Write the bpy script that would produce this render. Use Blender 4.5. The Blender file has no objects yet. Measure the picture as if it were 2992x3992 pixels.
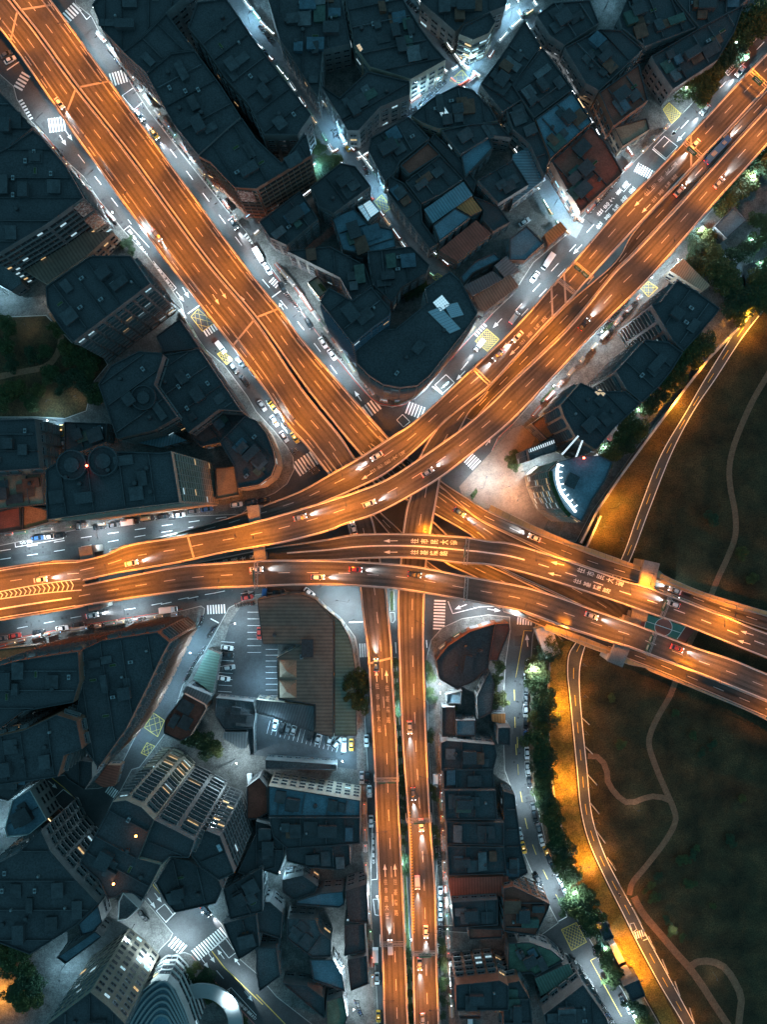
import bpy, bmesh, math, random
from mathutils import Vector
from mathutils.geometry import tessellate_polygon
R = math.radians
rnd = random.Random(7)
C = bpy.context.scene.collection
sc = bpy.context.scene

# ------------------------------------------------------------------ camera
H = 312.0            # height of the drone above the streets
S = 0.094            # metres per map unit at street level
CX, CY = 1496.0, 1996.0
cd = bpy.data.cameras.new('camera'); cam = bpy.data.objects.new('camera', cd); C.objects.link(cam)
cam.location = (0, 0, H); cam.rotation_euler = (0, 0, 0)
cd.sensor_fit = 'HORIZONTAL'; cd.angle_x = 2*math.atan(1496*S/H)
cd.clip_start = 1; cd.clip_end = 5000
sc.camera = cam
# ------------------------------------------------------------------ world: night sky over a lit city
w = bpy.data.worlds.new('World'); sc.world = w; w.use_nodes = True
nt = w.node_tree; bg = nt.nodes['Background']
sky = nt.nodes.new('ShaderNodeTexSky'); sky.sky_type = 'NISHITA'; sky.sun_disc = False
sky.sun_elevation = R(-4); sky.sun_rotation = R(120)
mx = nt.nodes.new('ShaderNodeMixRGB'); mx.blend_type = 'ADD'; mx.inputs[0].default_value = 1.0
mx.inputs[2].default_value = (0.72, 2.35, 3.25, 1)
nt.links.new(sky.outputs[0], mx.inputs[1]); nt.links.new(mx.outputs[0], bg.inputs[0])
bg.inputs[1].default_value = 0.14
sd = bpy.data.lights.new('roof_fill_sun', 'SUN'); sd.energy = 0.05; sd.angle = R(0.5); sd.color = (0.6, 0.85, 1.0)  # weak sun lamp added to set roofs apart from walls
sun = bpy.data.objects.new('roof_fill_sun', sd); C.objects.link(sun); sun.rotation_euler = (R(35), 0, R(120))
# ------------------------------------------------------------------ exposure
sc.view_settings.view_transform = 'Standard'; sc.view_settings.look = 'None'
sc.view_settings.exposure = 0; sc.view_settings.gamma = 1
sc.cycles.use_denoising = True
sc.cycles.max_bounces = 3; sc.cycles.diffuse_bounces = 2; sc.cycles.glossy_bounces = 1; sc.cycles.transmission_bounces = 2
sc.cycles.sample_clamp_indirect = 4

# ------------------------------------------------------------------ map tiles -> map -> world
TL = {1:(0,0,1.658),2:(1000,0,1.658),3:(2000,0,1.6714),4:(0,1000,1.658),5:(1000,1000,1.658),6:(2000,1000,1.6714),
      7:(0,2000,1.658),8:(1000,2000,1.658),9:(2000,2000,1.6714),10:(0,2992,1.658),11:(1000,2992,1.658),12:(2000,2992,1.6714),
      'a':(2200,300,2.0934),'b':(1600,1000,2.0725),'c':(1200,1500,2.0725),'d':(700,1850,2.0725),'e':(1900,1900,2.0725),0:(0,0,1.0)}
def T(t, p):
    o = TL[t]; return (o[0]+p[0]/o[2], o[1]+p[1]/o[2])
def TT(t, ps): return [T(t, p) for p in ps]
def W(p, z=0.0):
    k = S*(H-z)/H
    return Vector(((p[0]-CX)*k, -(p[1]-CY)*k, z))

# ------------------------------------------------------------------ materials
MATS = {}
def mat(name, col, rough=0.8, metal=0.0, var=0.25, scale=0.35, fine=0.0, emit=None, estr=0.0, kind=None, ang=0.0, pitch=1.0, spec=0.3, col2=None):
    if name in MATS: return MATS[name]
    m = bpy.data.materials.new(name); m.use_nodes = True; n = m.node_tree; L = n.links
    b = n.nodes['Principled BSDF']; b.inputs['Roughness'].default_value = rough; b.inputs['Metallic'].default_value = metal
    b.inputs['Specular IOR Level'].default_value = spec
    c4 = (*col, 1)
    if emit:
        b.inputs['Base Color'].default_value = c4
        b.inputs['Emission Color'].default_value = (*emit, 1); b.inputs['Emission Strength'].default_value = estr
    elif var == 0:
        b.inputs['Base Color'].default_value = c4
    else:
        g = n.nodes.new('ShaderNodeNewGeometry')
        t1 = n.nodes.new('ShaderNodeTexNoise'); t1.inputs['Scale'].default_value = scale; t1.inputs['Detail'].default_value = 5; t1.inputs['Roughness'].default_value = 0.65
        t2 = n.nodes.new('ShaderNodeTexNoise'); t2.inputs['Scale'].default_value = 2.2; t2.inputs['Detail'].default_value = 3
        L.new(g.outputs['Position'], t1.inputs['Vector']); L.new(g.outputs['Position'], t2.inputs['Vector'])
        r = n.nodes.new('ShaderNodeMapRange'); r.inputs[1].default_value = 0.3; r.inputs[2].default_value = 0.7
        r.inputs[3].default_value = 1-var; r.inputs[4].default_value = 1+var
        L.new(t1.outputs['Fac'], r.inputs[0])
        r2 = n.nodes.new('ShaderNodeMapRange'); r2.inputs[1].default_value = 0.3; r2.inputs[2].default_value = 0.7
        r2.inputs[3].default_value = 1-fine; r2.inputs[4].default_value = 1+fine
        L.new(t2.outputs['Fac'], r2.inputs[0])
        mu = n.nodes.new('ShaderNodeMath'); mu.operation = 'MULTIPLY'
        L.new(r.outputs[0], mu.inputs[0]); L.new(r2.outputs[0], mu.inputs[1])
        last = mu.outputs[0]
        if kind in ('ribs', 'tiles', 'rows'):
            mp = n.nodes.new('ShaderNodeMapping'); mp.inputs['Rotation'].default_value = (0, 0, -ang)
            L.new(g.outputs['Position'], mp.inputs['Vector'])
            wv = n.nodes.new('ShaderNodeTexWave'); wv.wave_type = 'BANDS'; wv.bands_direction = 'X'; wv.inputs['Scale'].default_value = 0.314/pitch*1.0
            L.new(mp.outputs[0], wv.inputs['Vector'])
            rr = n.nodes.new('ShaderNodeMapRange'); rr.inputs[3].default_value = 0.72; rr.inputs[4].default_value = 1.15
            L.new(wv.outputs['Fac'], rr.inputs[0])
            m2 = n.nodes.new('ShaderNodeMath'); m2.operation = 'MULTIPLY'; L.new(last, m2.inputs[0]); L.new(rr.outputs[0], m2.inputs[1]); last = m2.outputs[0]
        v = n.nodes.new('ShaderNodeVectorMath'); v.operation = 'SCALE'; v.inputs[0].default_value = col
        if col2:
            t3 = n.nodes.new('ShaderNodeTexNoise'); t3.inputs['Scale'].default_value = scale*1.7; t3.inputs['Detail'].default_value = 2
            L.new(g.outputs['Position'], t3.inputs['Vector'])
            cm = n.nodes.new('ShaderNodeMixRGB'); cm.inputs[1].default_value = c4; cm.inputs[2].default_value = (*col2, 1)
            r3 = n.nodes.new('ShaderNodeMapRange'); r3.inputs[1].default_value = 0.42; r3.inputs[2].default_value = 0.58; L.new(t3.outputs['Fac'], r3.inputs[0])
            L.new(r3.outputs[0], cm.inputs[0]); L.new(cm.outputs[0], v.inputs[0])
        L.new(last, v.inputs['Scale']); L.new(v.outputs[0], b.inputs['Base Color'])
        if fine > 0:
            bp = n.nodes.new('ShaderNodeBump'); bp.inputs['Strength'].default_value = 0.3; bp.inputs['Distance'].default_value = 0.05
            L.new(t2.outputs['Fac'], bp.inputs['Height']); L.new(bp.outputs[0], b.inputs['Normal'])
    MATS[name] = m; return m
def glass(name, col):
    if name in MATS: return MATS[name]
    return mat(name, col, rough=0.12, var=0, spec=0.8)

M_ASPH = mat('asphalt', (0.062, 0.064, 0.066), 0.85, var=0.28, scale=0.11, fine=0.16)
M_DECK = mat('deck_asphalt', (0.088, 0.082, 0.074), 0.8, var=0.34, scale=0.07, fine=0.14)
M_WEAR = mat('tyre_worn_asphalt', (0.062, 0.059, 0.054), 0.75, var=0.35, scale=0.12, fine=0.12)
M_PAVE = mat('paving', (0.105, 0.103, 0.098), 0.85, var=0.4, scale=0.35, fine=0.4)
M_KERB = mat('kerbstone', (0.33, 0.32, 0.30), 0.8, var=0.15)
M_CONC = mat('concrete', (0.36, 0.34, 0.315), 0.75, var=0.2, scale=0.25, fine=0.12)
M_CONCD = mat('stained_concrete', (0.20, 0.19, 0.18), 0.85, var=0.3, scale=0.2, fine=0.2)
M_WHITE = mat('road_paint_white', (0.72, 0.72, 0.70), 0.6, var=0.18, scale=1.5)
M_DASH = mat('lane_paint', (0.50, 0.49, 0.47), 0.65, var=0.3, scale=1.2)
M_WORN = mat('worn_road_paint', (0.30, 0.29, 0.28), 0.7, var=0.35, scale=1.5)
M_YEL = mat('road_paint_yellow', (0.62, 0.42, 0.08), 0.6, var=0.18, scale=1.5)
M_RED = mat('road_paint_red', (0.5, 0.06, 0.04), 0.6, var=0.18, scale=1.5)
M_METAL = mat('galvanised_steel', (0.25, 0.26, 0.27), 0.45, 0.6, var=0.1)
M_DMETAL = mat('dark_steel', (0.06, 0.062, 0.065), 0.5, 0.4, var=0.1)
M_GRASS = mat('park_grass', (0.034, 0.030, 0.014), 0.95, var=0.55, scale=0.09, fine=0.6, col2=(0.052, 0.036, 0.016))
M_PATH = mat('path_paving', (0.19, 0.105, 0.062), 0.9, var=0.2, scale=0.6, fine=0.25)  # warm sodium light is put into this paving colour
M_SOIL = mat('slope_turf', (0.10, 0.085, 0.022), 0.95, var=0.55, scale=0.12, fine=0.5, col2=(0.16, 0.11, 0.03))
M_GLASSD = glass('dark_glass', (0.02, 0.028, 0.034))
M_WWARM = mat('warm_lit_window', (0.5, 0.4, 0.2), var=0, emit=(1.0, 0.62, 0.28), estr=0.8)
M_WCOOL = mat('cool_lit_window', (0.4, 0.5, 0.5), var=0, emit=(0.60, 0.88, 1.0), estr=0.7)
M_LEAF = mat('leaves', (0.036, 0.058, 0.018), 0.75, var=0.45, scale=0.8, fine=0.4)
M_BARK = mat('bark', (0.10, 0.075, 0.05), 0.9, var=0.3)
M_TIRE = mat('rubber', (0.02, 0.02, 0.02), 0.85, var=0)
M_HEAD = mat('headlight_glow', (0.8, 0.8, 0.8), var=0, emit=(0.85, 0.94, 1.0), estr=9)
M_TAIL = mat('tail_light_glow', (0.6, 0.02, 0.02), var=0, emit=(1.0, 0.03, 0.01), estr=7)
M_HOFF = mat('lens_clear', (0.6, 0.62, 0.62), 0.2, var=0)
M_TOFF = mat('lens_red', (0.35, 0.02, 0.02), 0.3, var=0)
M_LEDW = mat('white_lamp_glow', (0.9, 0.9, 0.9), var=0, emit=(0.86, 0.95, 1.0), estr=22)
M_LEDS = mat('white_sign_glow', (0.9, 0.9, 0.9), var=0, emit=(0.84, 0.94, 1.0), estr=4.0)
M_SODG = mat('sodium_lamp_glow', (0.9, 0.7, 0.4), var=0, emit=(1.0, 0.50, 0.14), estr=20)
M_REDG = mat('beacon_glow', (0.9, 0.1, 0.1), var=0, emit=(1.0, 0.08, 0.04), estr=30)
M_ORG = mat('rooftop_lamp_glow', (0.9, 0.4, 0.1), var=0, emit=(1.0, 0.30, 0.06), estr=25)

# ------------------------------------------------------------------ mesh builder
class MB:
    def __init__(s): s.v = []; s.f = []; s.m = []; s.mats = []
    def _mi(s, m):
        if m is None: return 0
        if m not in s.mats: s.mats.append(m)
        return s.mats.index(m)
    def face(s, vs, m=None):
        i = len(s.v); s.v += [tuple(v) for v in vs]; s.f.append(tuple(range(i, i+len(vs)))); s.m.append(s._mi(m))
    def box(s, c, d, rz=0.0, m=None, taper=1.0):
        x, y, z = c; dx, dy, dz = d[0]/2, d[1]/2, d[2]/2; ca, sa = math.cos(rz), math.sin(rz); i = len(s.v)
        for zz, k in ((-dz, 1.0), (dz, taper)):
            for ax, ay in ((-1,-1),(1,-1),(1,1),(-1,1)):
                px, py = ax*dx*k, ay*dy*k
                s.v.append((x+px*ca-py*sa, y+px*sa+py*ca, z+zz))
        mi = s._mi(m)
        for f in ((0,3,2,1),(4,5,6,7),(0,1,5,4),(1,2,6,5),(2,3,7,6),(3,0,4,7)):
            s.f.append(tuple(i+k for k in f)); s.m.append(mi)
    def cyl(s, a, b, r0, r1=None, n=8, m=None, caps=True):
        a = Vector(a); b = Vector(b); r1 = r0 if r1 is None else r1
        d = (b-a).normalized(); u = d.cross(Vector((0,0,1))) if abs(d.z) < 0.99 else Vector((1,0,0)); u.normalize(); v = d.cross(u)
        i = len(s.v)
        for p, r in ((a, r0), (b, r1)):
            for k in range(n):
                t = 2*math.pi*k/n; q = p+u*(r*math.cos(t))+v*(r*math.sin(t)); s.v.append(tuple(q))
        mi = s._mi(m)
        for k in range(n):
            k2 = (k+1) % n; s.f.append((i+k, i+k2, i+n+k2, i+n+k)); s.m.append(mi)
        if caps:
            s.f.append(tuple(i+k for k in reversed(range(n)))); s.m.append(mi)
            s.f.append(tuple(i+n+k for k in range(n))); s.m.append(mi)
    def lathe(s, c, prof, n=12, m=None, sx=1.0, sy=1.0):
        i = len(s.v); mi = s._mi(m)
        for r, z in prof:
            for k in range(n):
                t = 2*math.pi*k/n; s.v.append((c[0]+r*sx*math.cos(t), c[1]+r*sy*math.sin(t), c[2]+z))
        for j in range(len(prof)-1):
            for k in range(n):
                k2 = (k+1) % n; s.f.append((i+j*n+k, i+j*n+k2, i+(j+1)*n+k2, i+(j+1)*n+k)); s.m.append(mi)
        s.f.append(tuple(i+(len(prof)-1)*n+k for k in range(n))); s.m.append(mi)
    def build(s, name, m=None, parent=None, off=None, smooth=False):
        me = bpy.data.meshes.new(name)
        vs = s.v
        if off is not None: vs = [(x-off[0], y-off[1], z-off[2]) for x, y, z in vs]
        me.from_pydata(vs, [], s.f)
        if s.mats and not (len(s.mats) == 0):
            if m and not s.mats: me.materials.append(m)
            for q in s.mats: me.materials.append(q)
            me.polygons.foreach_set('material_index', s.m)
        elif m: me.materials.append(m)
        if smooth: me.polygons.foreach_set('use_smooth', [True]*len(me.polygons))
        me.update()
        o = bpy.data.objects.new(name, me); C.objects.link(o)
        if parent: o.parent = parent
        return o
def tag(o, label=None, cat=None, group=None, kind=None):
    if label and len(label.split()) > 16:
        w_ = label.split()
        while len(w_) > 16 and ('the' in w_ or 'a' in w_): w_.remove('the' if 'the' in w_ else 'a')
        label = ' '.join(w_)
    if label: o['label'] = label
    if cat: o['category'] = cat
    if group: o['group'] = group
    if kind: o['kind'] = kind
    return o
def empty(name, loc, rz=0.0):
    o = bpy.data.objects.new(name, None); C.objects.link(o); o.location = loc; o.rotation_euler = (0, 0, rz); o.empty_display_size = 0.5
    return o
def kids(o): return KID.get(o.name, [])
KID = {}
def copy_tree(o, parent=None):
    c = o.copy(); C.objects.link(c)
    if parent: c.parent = parent
    ch = []
    for k in o.children: ch.append(copy_tree(k, c))
    return c
def area2(p): return sum(p[i][0]*p[(i+1)%len(p)][1]-p[(i+1)%len(p)][0]*p[i][1] for i in range(len(p)))/2
def inset(poly, d):
    n = len(poly); out = []
    for i in range(n):
        a, b, c = Vector(poly[i-1][:2]), Vector(poly[i][:2]), Vector(poly[(i+1)%n][:2])
        e1 = (b-a).normalized(); e2 = (c-b).normalized()
        n1 = Vector((-e1.y, e1.x)); n2 = Vector((-e2.y, e2.x)); q = n1+n2
        if q.length < 0.3: q = n1
        q.normalize(); k = d/max(0.45, q.dot(n1)); out.append((b.x+q.x*k, b.y+q.y*k))
    return out
def catmull(ps, n):
    """n points at even arc length along a smooth curve through ps"""
    P = [Vector(p) for p in ps]
    if len(P) == 2: raw = [P[0].lerp(P[1], i/40) for i in range(41)]
    else:
        raw = []; Q = [P[0]*2-P[1]]+P+[P[-1]*2-P[-2]]
        for i in range(1, len(Q)-2):
            p0, p1, p2, p3 = Q[i-1:i+3]
            for k in range(16):
                t = k/16
                raw.append(0.5*((2*p1)+(p2-p0)*t+(2*p0-5*p1+4*p2-p3)*t*t+(3*p1-p0-3*p2+p3)*t**3))
        raw.append(P[-1])
    L = [0]
    for a, b in zip(raw, raw[1:]): L.append(L[-1]+(b-a).length)
    out = []; j = 0
    for i in range(n):
        d = L[-1]*i/(n-1)
        while j < len(L)-2 and L[j+1] < d: j += 1
        s = (L[j+1]-L[j]) or 1; out.append(raw[j].lerp(raw[j+1], min(1, (d-L[j])/s)))
    return out
def lin(tab, t):
    if t <= tab[0][0]: return tab[0][1]
    for (a, x), (b, y) in zip(tab, tab[1:]):
        if t <= b:
            k = (t-a)/(b-a); k = k*k*(3-2*k); return x+(y-x)*k
    return tab[-1][1]
ORD = ['first','second','third','fourth','fifth','sixth','seventh','eighth','ninth','tenth','eleventh','twelfth','thirteenth','fourteenth','fifteenth','sixteenth','seventeenth','eighteenth','nineteenth','twentieth','twenty-first','twenty-second','twenty-third','twenty-fourth','twenty-fifth','twenty-sixth','twenty-seventh','twenty-eighth','twenty-ninth','thirtieth']

# ------------------------------------------------------------------ ground, streets, pavements
def tess(b, P, z, m=None):
    P = [(q[0], q[1]) for q in P]
    if area2(P) < 0: P = P[::-1]
    for tr in tessellate_polygon([[Vector((x,y,0)) for x,y in P]]):
        t = [(*P[i], z) for i in tr]
        b.face(t if area2(t) > 0 else t[::-1], m)
def sheet(name, pts, z, m, kind='structure', label=None):
    b = MB(); tess(b, [W(p,0).xy for p in pts], z)
    o = b.build(name, m); tag(o, label, kind=kind); return o
sheet('ground', [(-9000,-9000),(12000,-9000),(12000,13000),(-9000,13000)], -0.30, M_CONCD)
sheet('road', [(-700,-700),(3700,-700),(3700,4700),(-700,4700)], 0.0, M_ASPH)
def block(pts, h=0.13, m=None, name='pavement', kerb=True):
    P = [W(p, 0) for p in pts]
    if area2(P) < 0: P.reverse()
    b = MB(); n = len(P)
    I = inset(P, 0.25)
    for i in range(n):
        j = (i+1) % n
        b.face([(P[i].x,P[i].y,-0.02),(P[j].x,P[j].y,-0.02),(P[j].x,P[j].y,h),(P[i].x,P[i].y,h)], M_KERB)
        if kerb: b.face([(P[i].x,P[i].y,h),(P[j].x,P[j].y,h),(I[j][0],I[j][1],h),(I[i][0],I[i][1],h)], M_KERB)
    tess(b, I if kerb else [(q.x,q.y) for q in P], h, m or M_PAVE)
    o = b.build(name); tag(o, kind='structure'); return o
def strip(name, ps, wpx, z, m, n=None, kind='structure'):
    """a lane of constant width (metres) along map points"""
    L = sum((W(a,0)-W(b,0)).length for a, b in zip(ps, ps[1:])); n = n or max(4, int(L/3))
    c = catmull([W(p, 0).xy for p in ps], n); b = MB(); prev = None
    for i, q in enumerate(c):
        t = (c[min(i+1,n-1)]-c[max(i-1,0)]).normalized(); nn = Vector((-t.y, t.x))*wpx/2
        cur = ((q.x+nn.x,q.y+nn.y,z),(q.x-nn.x,q.y-nn.y,z))
        if prev: b.face([prev[1],cur[1],cur[0],prev[0]])
        prev = cur
    o = b.build(name, m); tag(o, kind=kind); return o

# west block, between the west avenue and the north-west frontage street
block([(-400,150),(-60,220)]+TT(1,[(0,480),(90,560),(110,640),(190,770),(300,880),(410,1020),(540,1140),(640,1290),(800,1490),(960,1658)])
      +TT(4,[(1180,310),(1200,410),(1330,600),(1450,700),(1600,900)])+TT(5,[(0,1000),(120,1130),(200,1230),(240,1300),(245,1380),(200,1470),(120,1530),(0,1580)])
      +TT(7,[(1560,10),(1100,27),(780,62),(480,112),(200,172),(0,212)])+[(-400,2190)])
# north block
block(TT(1,[(430,-300),(490,30),(590,110),(660,250),(760,400),(860,570),(960,720),(1240,1080),(1480,1380),(1590,1500)])
      +TT(5,[(0,-40),(60,30),(150,150),(250,310),(400,510),(560,700),(640,800),(700,870),(740,920),(790,960),(880,975),(970,955),(1040,890),(1200,720),(1400,510),(1540,360),(1658,250)])
      +TT('b',[(1000,50)])+TT(3,[(380,1510),(450,1430),(720,1130),(800,1050),(920,930),(1060,790),(1150,700),(1330,500),(1560,290),(1658,190)])+[(3300,-150),(3300,-500)])
# east block beside the flood wall
block([(3300,560)]+TT('a',[(1658,590),(1520,740),(1120,1180),(690,1600)])+TT(6,[(760,260),(480,560),(240,820),(0,1090)])+TT(5,[(1560,1170),(1480,1350),(1410,1530),(1400,1600)])
      +TT('e',[(0,180),(480,360),(640,430),(720,440)])+TT(6,[(520,1658),(820,1235),(1100,870),(1450,470),(1658,260)])+[(3300,800)])
# south-west blocks
block([(-400,2520)]+TT(7,[(0,830),(300,775),(580,725),(900,672),(1180,628),(1300,598),(1325,615),(1320,650),(1200,860),(1090,1080),(985,1270),(880,1440),(790,1620)])+TT(10,[(740,60),(690,120),(640,135),(540,140),(420,50),(200,80)])+[(-400,3150)])
block([(-400,3120)]+TT(10,[(205,95),(400,285),(590,475),(960,880),(1120,1070),(1100,1110),(1040,1170),(880,1420),(700,1700)])+[(300,4300),(-400,4300)])
block(TT(10,[(1075,1250),(1130,1205),(1195,1190),(1235,1205),(1310,1290),(1500,1500),(1700,1710)])+[(1200,4300),(480,4300)]+TT(10,[(900,1500)]))
# south middle block
block(TT(7,[(1540,580),(1480,610),(1420,720),(1330,880),(1250,1000),(1180,1110),(1110,1330),(1060,1430),(1000,1510),(900,1640)])+TT(10,[(850,10),(775,150),(740,190),(620,440),(980,720),(1070,850),(1130,930),(1310,880),(1430,1010),(1470,1090),(1540,1230),(1658,1330)])
      +TT(11,[(130,1480),(400,1690)])+[(1400,4300),(1482,4300)]+TT(11,[(792,1658),(772,1300),(745,1000),(745,700),(715,300),(722,0)])+TT(8,[(700,1250),(662,900),(640,800),(560,690),(350,540),(200,505),(0,525)]))
# south right block
block(TT(8,[(1100,930),(1130,820),(1200,740),(1330,680),(1500,655),(1640,670),(1645,760),(1615,960),(1600,1200),(1600,1400),(1608,1658)])+TT(12,[(0,150),(25,350),(65,530),(125,670),(215,850),(300,1010)])+TT(12,[(180,1095)])
      +TT(11,[(1658,1010),(1640,1000),(1350,1020),(1150,1020),(1165,600),(1120,0)])+TT(8,[(1110,1500)]))
block(TT(11,[(1165,1050),(1640,1080)])+TT(12,[(130,1110),(270,1170),(360,1215),(440,1340),(500,1440),(600,1590),(700,1740)])+[(2500,4300),(1780,4300)]+TT(11,[(1190,1658)]))
# kerb strip on the park side of the hillside street
block(TT(9,[(150,720),(128,800),(118,950),(75,1150),(80,1400),(112,1671)])+TT(12,[(125,130),(165,280),(215,490),(265,620),(335,800),(395,950),(495,1110),(575,1250),(715,1450),(830,1671)])
      +TT(12,[(960,1671),(850,1480),(700,1240),(600,1080),(480,900),(400,700),(300,450),(260,200),(240,0)])+TT(9,[(235,1400),(230,1150),(250,900),(330,830),(260,760)]), m=mat('soil_bed', (0.08,0.075,0.055), 0.95, var=0.4, fine=0.4))
# median strips between the south ramps
block(TT(8,[(862,500),(890,500),(893,630),(862,632)])  , m=mat('median_grass', (0.07,0.09,0.03), 0.95, var=0.4, fine=0.4), h=0.15)
block(TT(8,[(862,640),(895,640),(900,690),(885,712),(868,705)]), h=0.14)
block(TT(8,[(885,930),(905,930),(945,1658)])+TT(11,[(960,500),(985,900),(1005,1300),(1015,1658),(985,1658),(970,1300),(955,900),(940,400),(925,0)])+TT(8,[(900,1300)]), m=MATS['median_grass'], h=0.15)
# alleys in the north block (shared surface, level with the pavement)
M_ALLEY = mat('alley_asphalt', (0.13, 0.135, 0.14), 0.85, var=0.22, scale=0.2, fine=0.15)
AL1 = [(893,-10),(1000,125),(1080,210),(1150,300),(1223,412),(1271,484),(1338,600),(1386,640),(1470,748),(1543,856),(1650,1000),(1738,1075)]
AL2 = [(965,903),(1010,865),(1180,730),(1325,627),(1422,572),(1543,482),(1640,422),(1742,338),(1838,271),(1920,150),(2000,66),(2090,0)]
AL3 = [(1570,-20),(1651,110),(1742,240),(1796,305),(1856,345),(1941,446),(2000,530),(2054,605),(2114,706),(2150,780),(2209,870),(2262,905)]
AL4 = [(2050,40),(2120,161),(2185,257),(2257,350),(2335,473),(2383,562),(2438,650)]
strip('alley', AL1, 5.8, 0.136, M_ALLEY); strip('alley', AL2, 4.2, 0.140, M_ALLEY); strip('alley', AL3, 5.4, 0.144, M_ALLEY); strip('alley', AL4, 3.6, 0.148, M_ALLEY)
strip('alley', [T(4,(400,1040)),T(4,(405,1200)),T(4,(410,1350)),T(4,(0,1390))], 3.2, 0.14, M_ALLEY)
strip('alley', TT(3,[(1190,1480),(1290,1570),(1400,1671)])+TT(6,[(1440,60),(1490,200),(1560,120),(1700,90)]), 5.5, 0.15, M_ALLEY)
# park
P_L = TT(6,[(1450,500),(1250,800),(1130,1010),(960,1300),(820,1658)])+TT(9,[(710,290)])+TT(9,[(560,560),(440,760),(410,840),(360,920),(352,1050),(370,1200),(415,1658)])+TT(12,[(440,260),(490,470),(590,700),(720,960),(830,1180),(960,1420),(1110,1671),(1200,1800)])
b = MB()
PK = TT(6,[(3000,-900),(1658,262),(1500,430),(1100,880),(835,1235),(535,1660)])+TT(9,[(440,200),(300,500),(200,700),(262,760),(335,830),(252,900),(232,1150),(237,1400)])+TT(12,[(240,0),(262,200),(302,450),(402,700),(482,900),(602,1080),(702,1240),(852,1480),(962,1671)])+[(2800,4700),(3700,4700),(3700,500)]
o = sheet('park_grass', PK, 0.05, M_GRASS); o.name = 'grass'
def ribbon_sheet(name, L, Rr, z, m, n=80):
    a = catmull([W(p,0).xy for p in L], n); c = catmull([W(p,0).xy for p in Rr], n); b = MB()
    for i in range(n-1): b.face([(*a[i],z),(*c[i],z),(*c[i+1],z),(*a[i+1],z)][::-1])
    o = b.build(name, m); tag(o, kind='structure'); return a, c
PR_L = TT(6,[(1560,310),(1450,480),(1250,800),(1130,1010),(960,1300),(820,1658)])+TT(9,[(710,290),(560,560),(430,780),(410,840),(362,920),(354,1050),(370,1200),(415,1658)])+TT(12,[(440,260),(490,470),(590,700),(720,960),(830,1180),(960,1420),(1110,1671),(1200,1850)])
PR_R = TT(6,[(1658,330),(1500,530),(1330,790),(1180,1010),(1040,1280),(890,1658)])+TT(9,[(770,300),(620,600),(500,820),(475,870),(443,1000),(440,1150),(455,1350),(487,1658)])+TT(12,[(520,310),(600,560),(700,760),(800,940),(880,1100),(1000,1320),(1190,1671),(1290,1850)])
pa, pc = ribbon_sheet('road', PR_L, PR_R, 0.08, M_ASPH, 160)
def paint_curve(b, pts, wd, z, dash=None):
    """paint line of width wd (m) along 2D world points; dash=(on,off)"""
    acc = 0
    for i in range(len(pts)-1):
        a, c = Vector(pts[i]), Vector(pts[i+1]); d = (c-a).length
        if d < 1e-6: continue
        t = (c-a)/d; nn = Vector((-t.y, t.x))*wd/2
        if not dash: segs = [(0, d)]
        else:
            segs = []; per = dash[0]+dash[1]; s = 0
            while s < d:
                ph = (acc+s) % per
                if ph < dash[0]:
                    e = min(d, s+dash[0]-ph); segs.append((s, e)); s = e+1e-4
                else: s += per-ph+1e-4
        acc += d
        for s, e in segs:
            p, q = a+t*s, a+t*e; b.face([(p.x-nn.x,p.y-nn.y,z),(q.x-nn.x,q.y-nn.y,z),(q.x+nn.x,q.y+nn.y,z),(p.x+nn.x,p.y+nn.y,z)])
b = MB()
paint_curve(b, [p.lerp(q,0.06) for p,q in zip(pa,pc)], 0.30, 0.10); paint_curve(b, [p.lerp(q,0.94) for p,q in zip(pa,pc)], 0.30, 0.10)
o = b.build('road_markings', M_WHITE); tag(o, kind='structure')
b = MB(); paint_curve(b, [p.lerp(q,0.5) for p,q in zip(pa,pc)], 0.2, 0.10, (4,6)); o = b.build('road_markings', M_YEL); tag(o, kind='structure')
# lit turf slope between trees and park road
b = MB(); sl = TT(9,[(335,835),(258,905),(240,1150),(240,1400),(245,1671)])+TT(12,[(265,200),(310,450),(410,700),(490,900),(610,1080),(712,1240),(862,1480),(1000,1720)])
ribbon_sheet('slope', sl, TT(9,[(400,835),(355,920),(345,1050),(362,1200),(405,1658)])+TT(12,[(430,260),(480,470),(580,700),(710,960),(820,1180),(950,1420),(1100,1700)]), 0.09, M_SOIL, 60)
strip('path', TT(6,[(1760,600),(1658,780),(1560,950),(1460,1180),(1415,1350),(1418,1500),(1450,1671)])+TT(9,[(1450,150),(1400,290),(1340,420),(1250,640),(1130,900),(1060,1100),(1020,1200),(950,1320),(900,1430),(890,1520),(940,1671)])+TT(12,[(990,130),(1050,270),(1060,350),(1000,470),(870,640),(780,750),(760,830)]), 2.1, 0.085, M_PATH, 120)
strip('path', TT(9,[(490,1582),(560,1590),(610,1660)])+TT(12,[(620,90),(680,180),(760,230),(850,200),(940,185),(1030,215)]), 2.1, 0.088, M_PATH)
strip('path', TT(12,[(790,840),(850,950),(960,1080),(1060,1200),(1150,1300),(1230,1410),(1320,1550),(1420,1700)]), 2.6, 0.09, M_PATH)
strip('path', TT(12,[(1150,1300),(1200,1265),(1290,1260),(1380,1300),(1450,1400),(1490,1500),(1480,1600),(1470,1700)]), 2.6, 0.092, M_PATH)
# park and circular path in the west
block(TT(4,[(-200,400),(300,380),(470,560),(640,600),(700,700),(600,820),(560,1000),(420,1050),(240,1040),(-200,1040)]), h=0.15, m=M_GRASS, name='grass')
strip('path', TT(4,[(-60,790),(120,750),(290,715),(360,650),(395,560),(380,450),(330,360)]), 2.2, 0.165, M_PATH)
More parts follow.
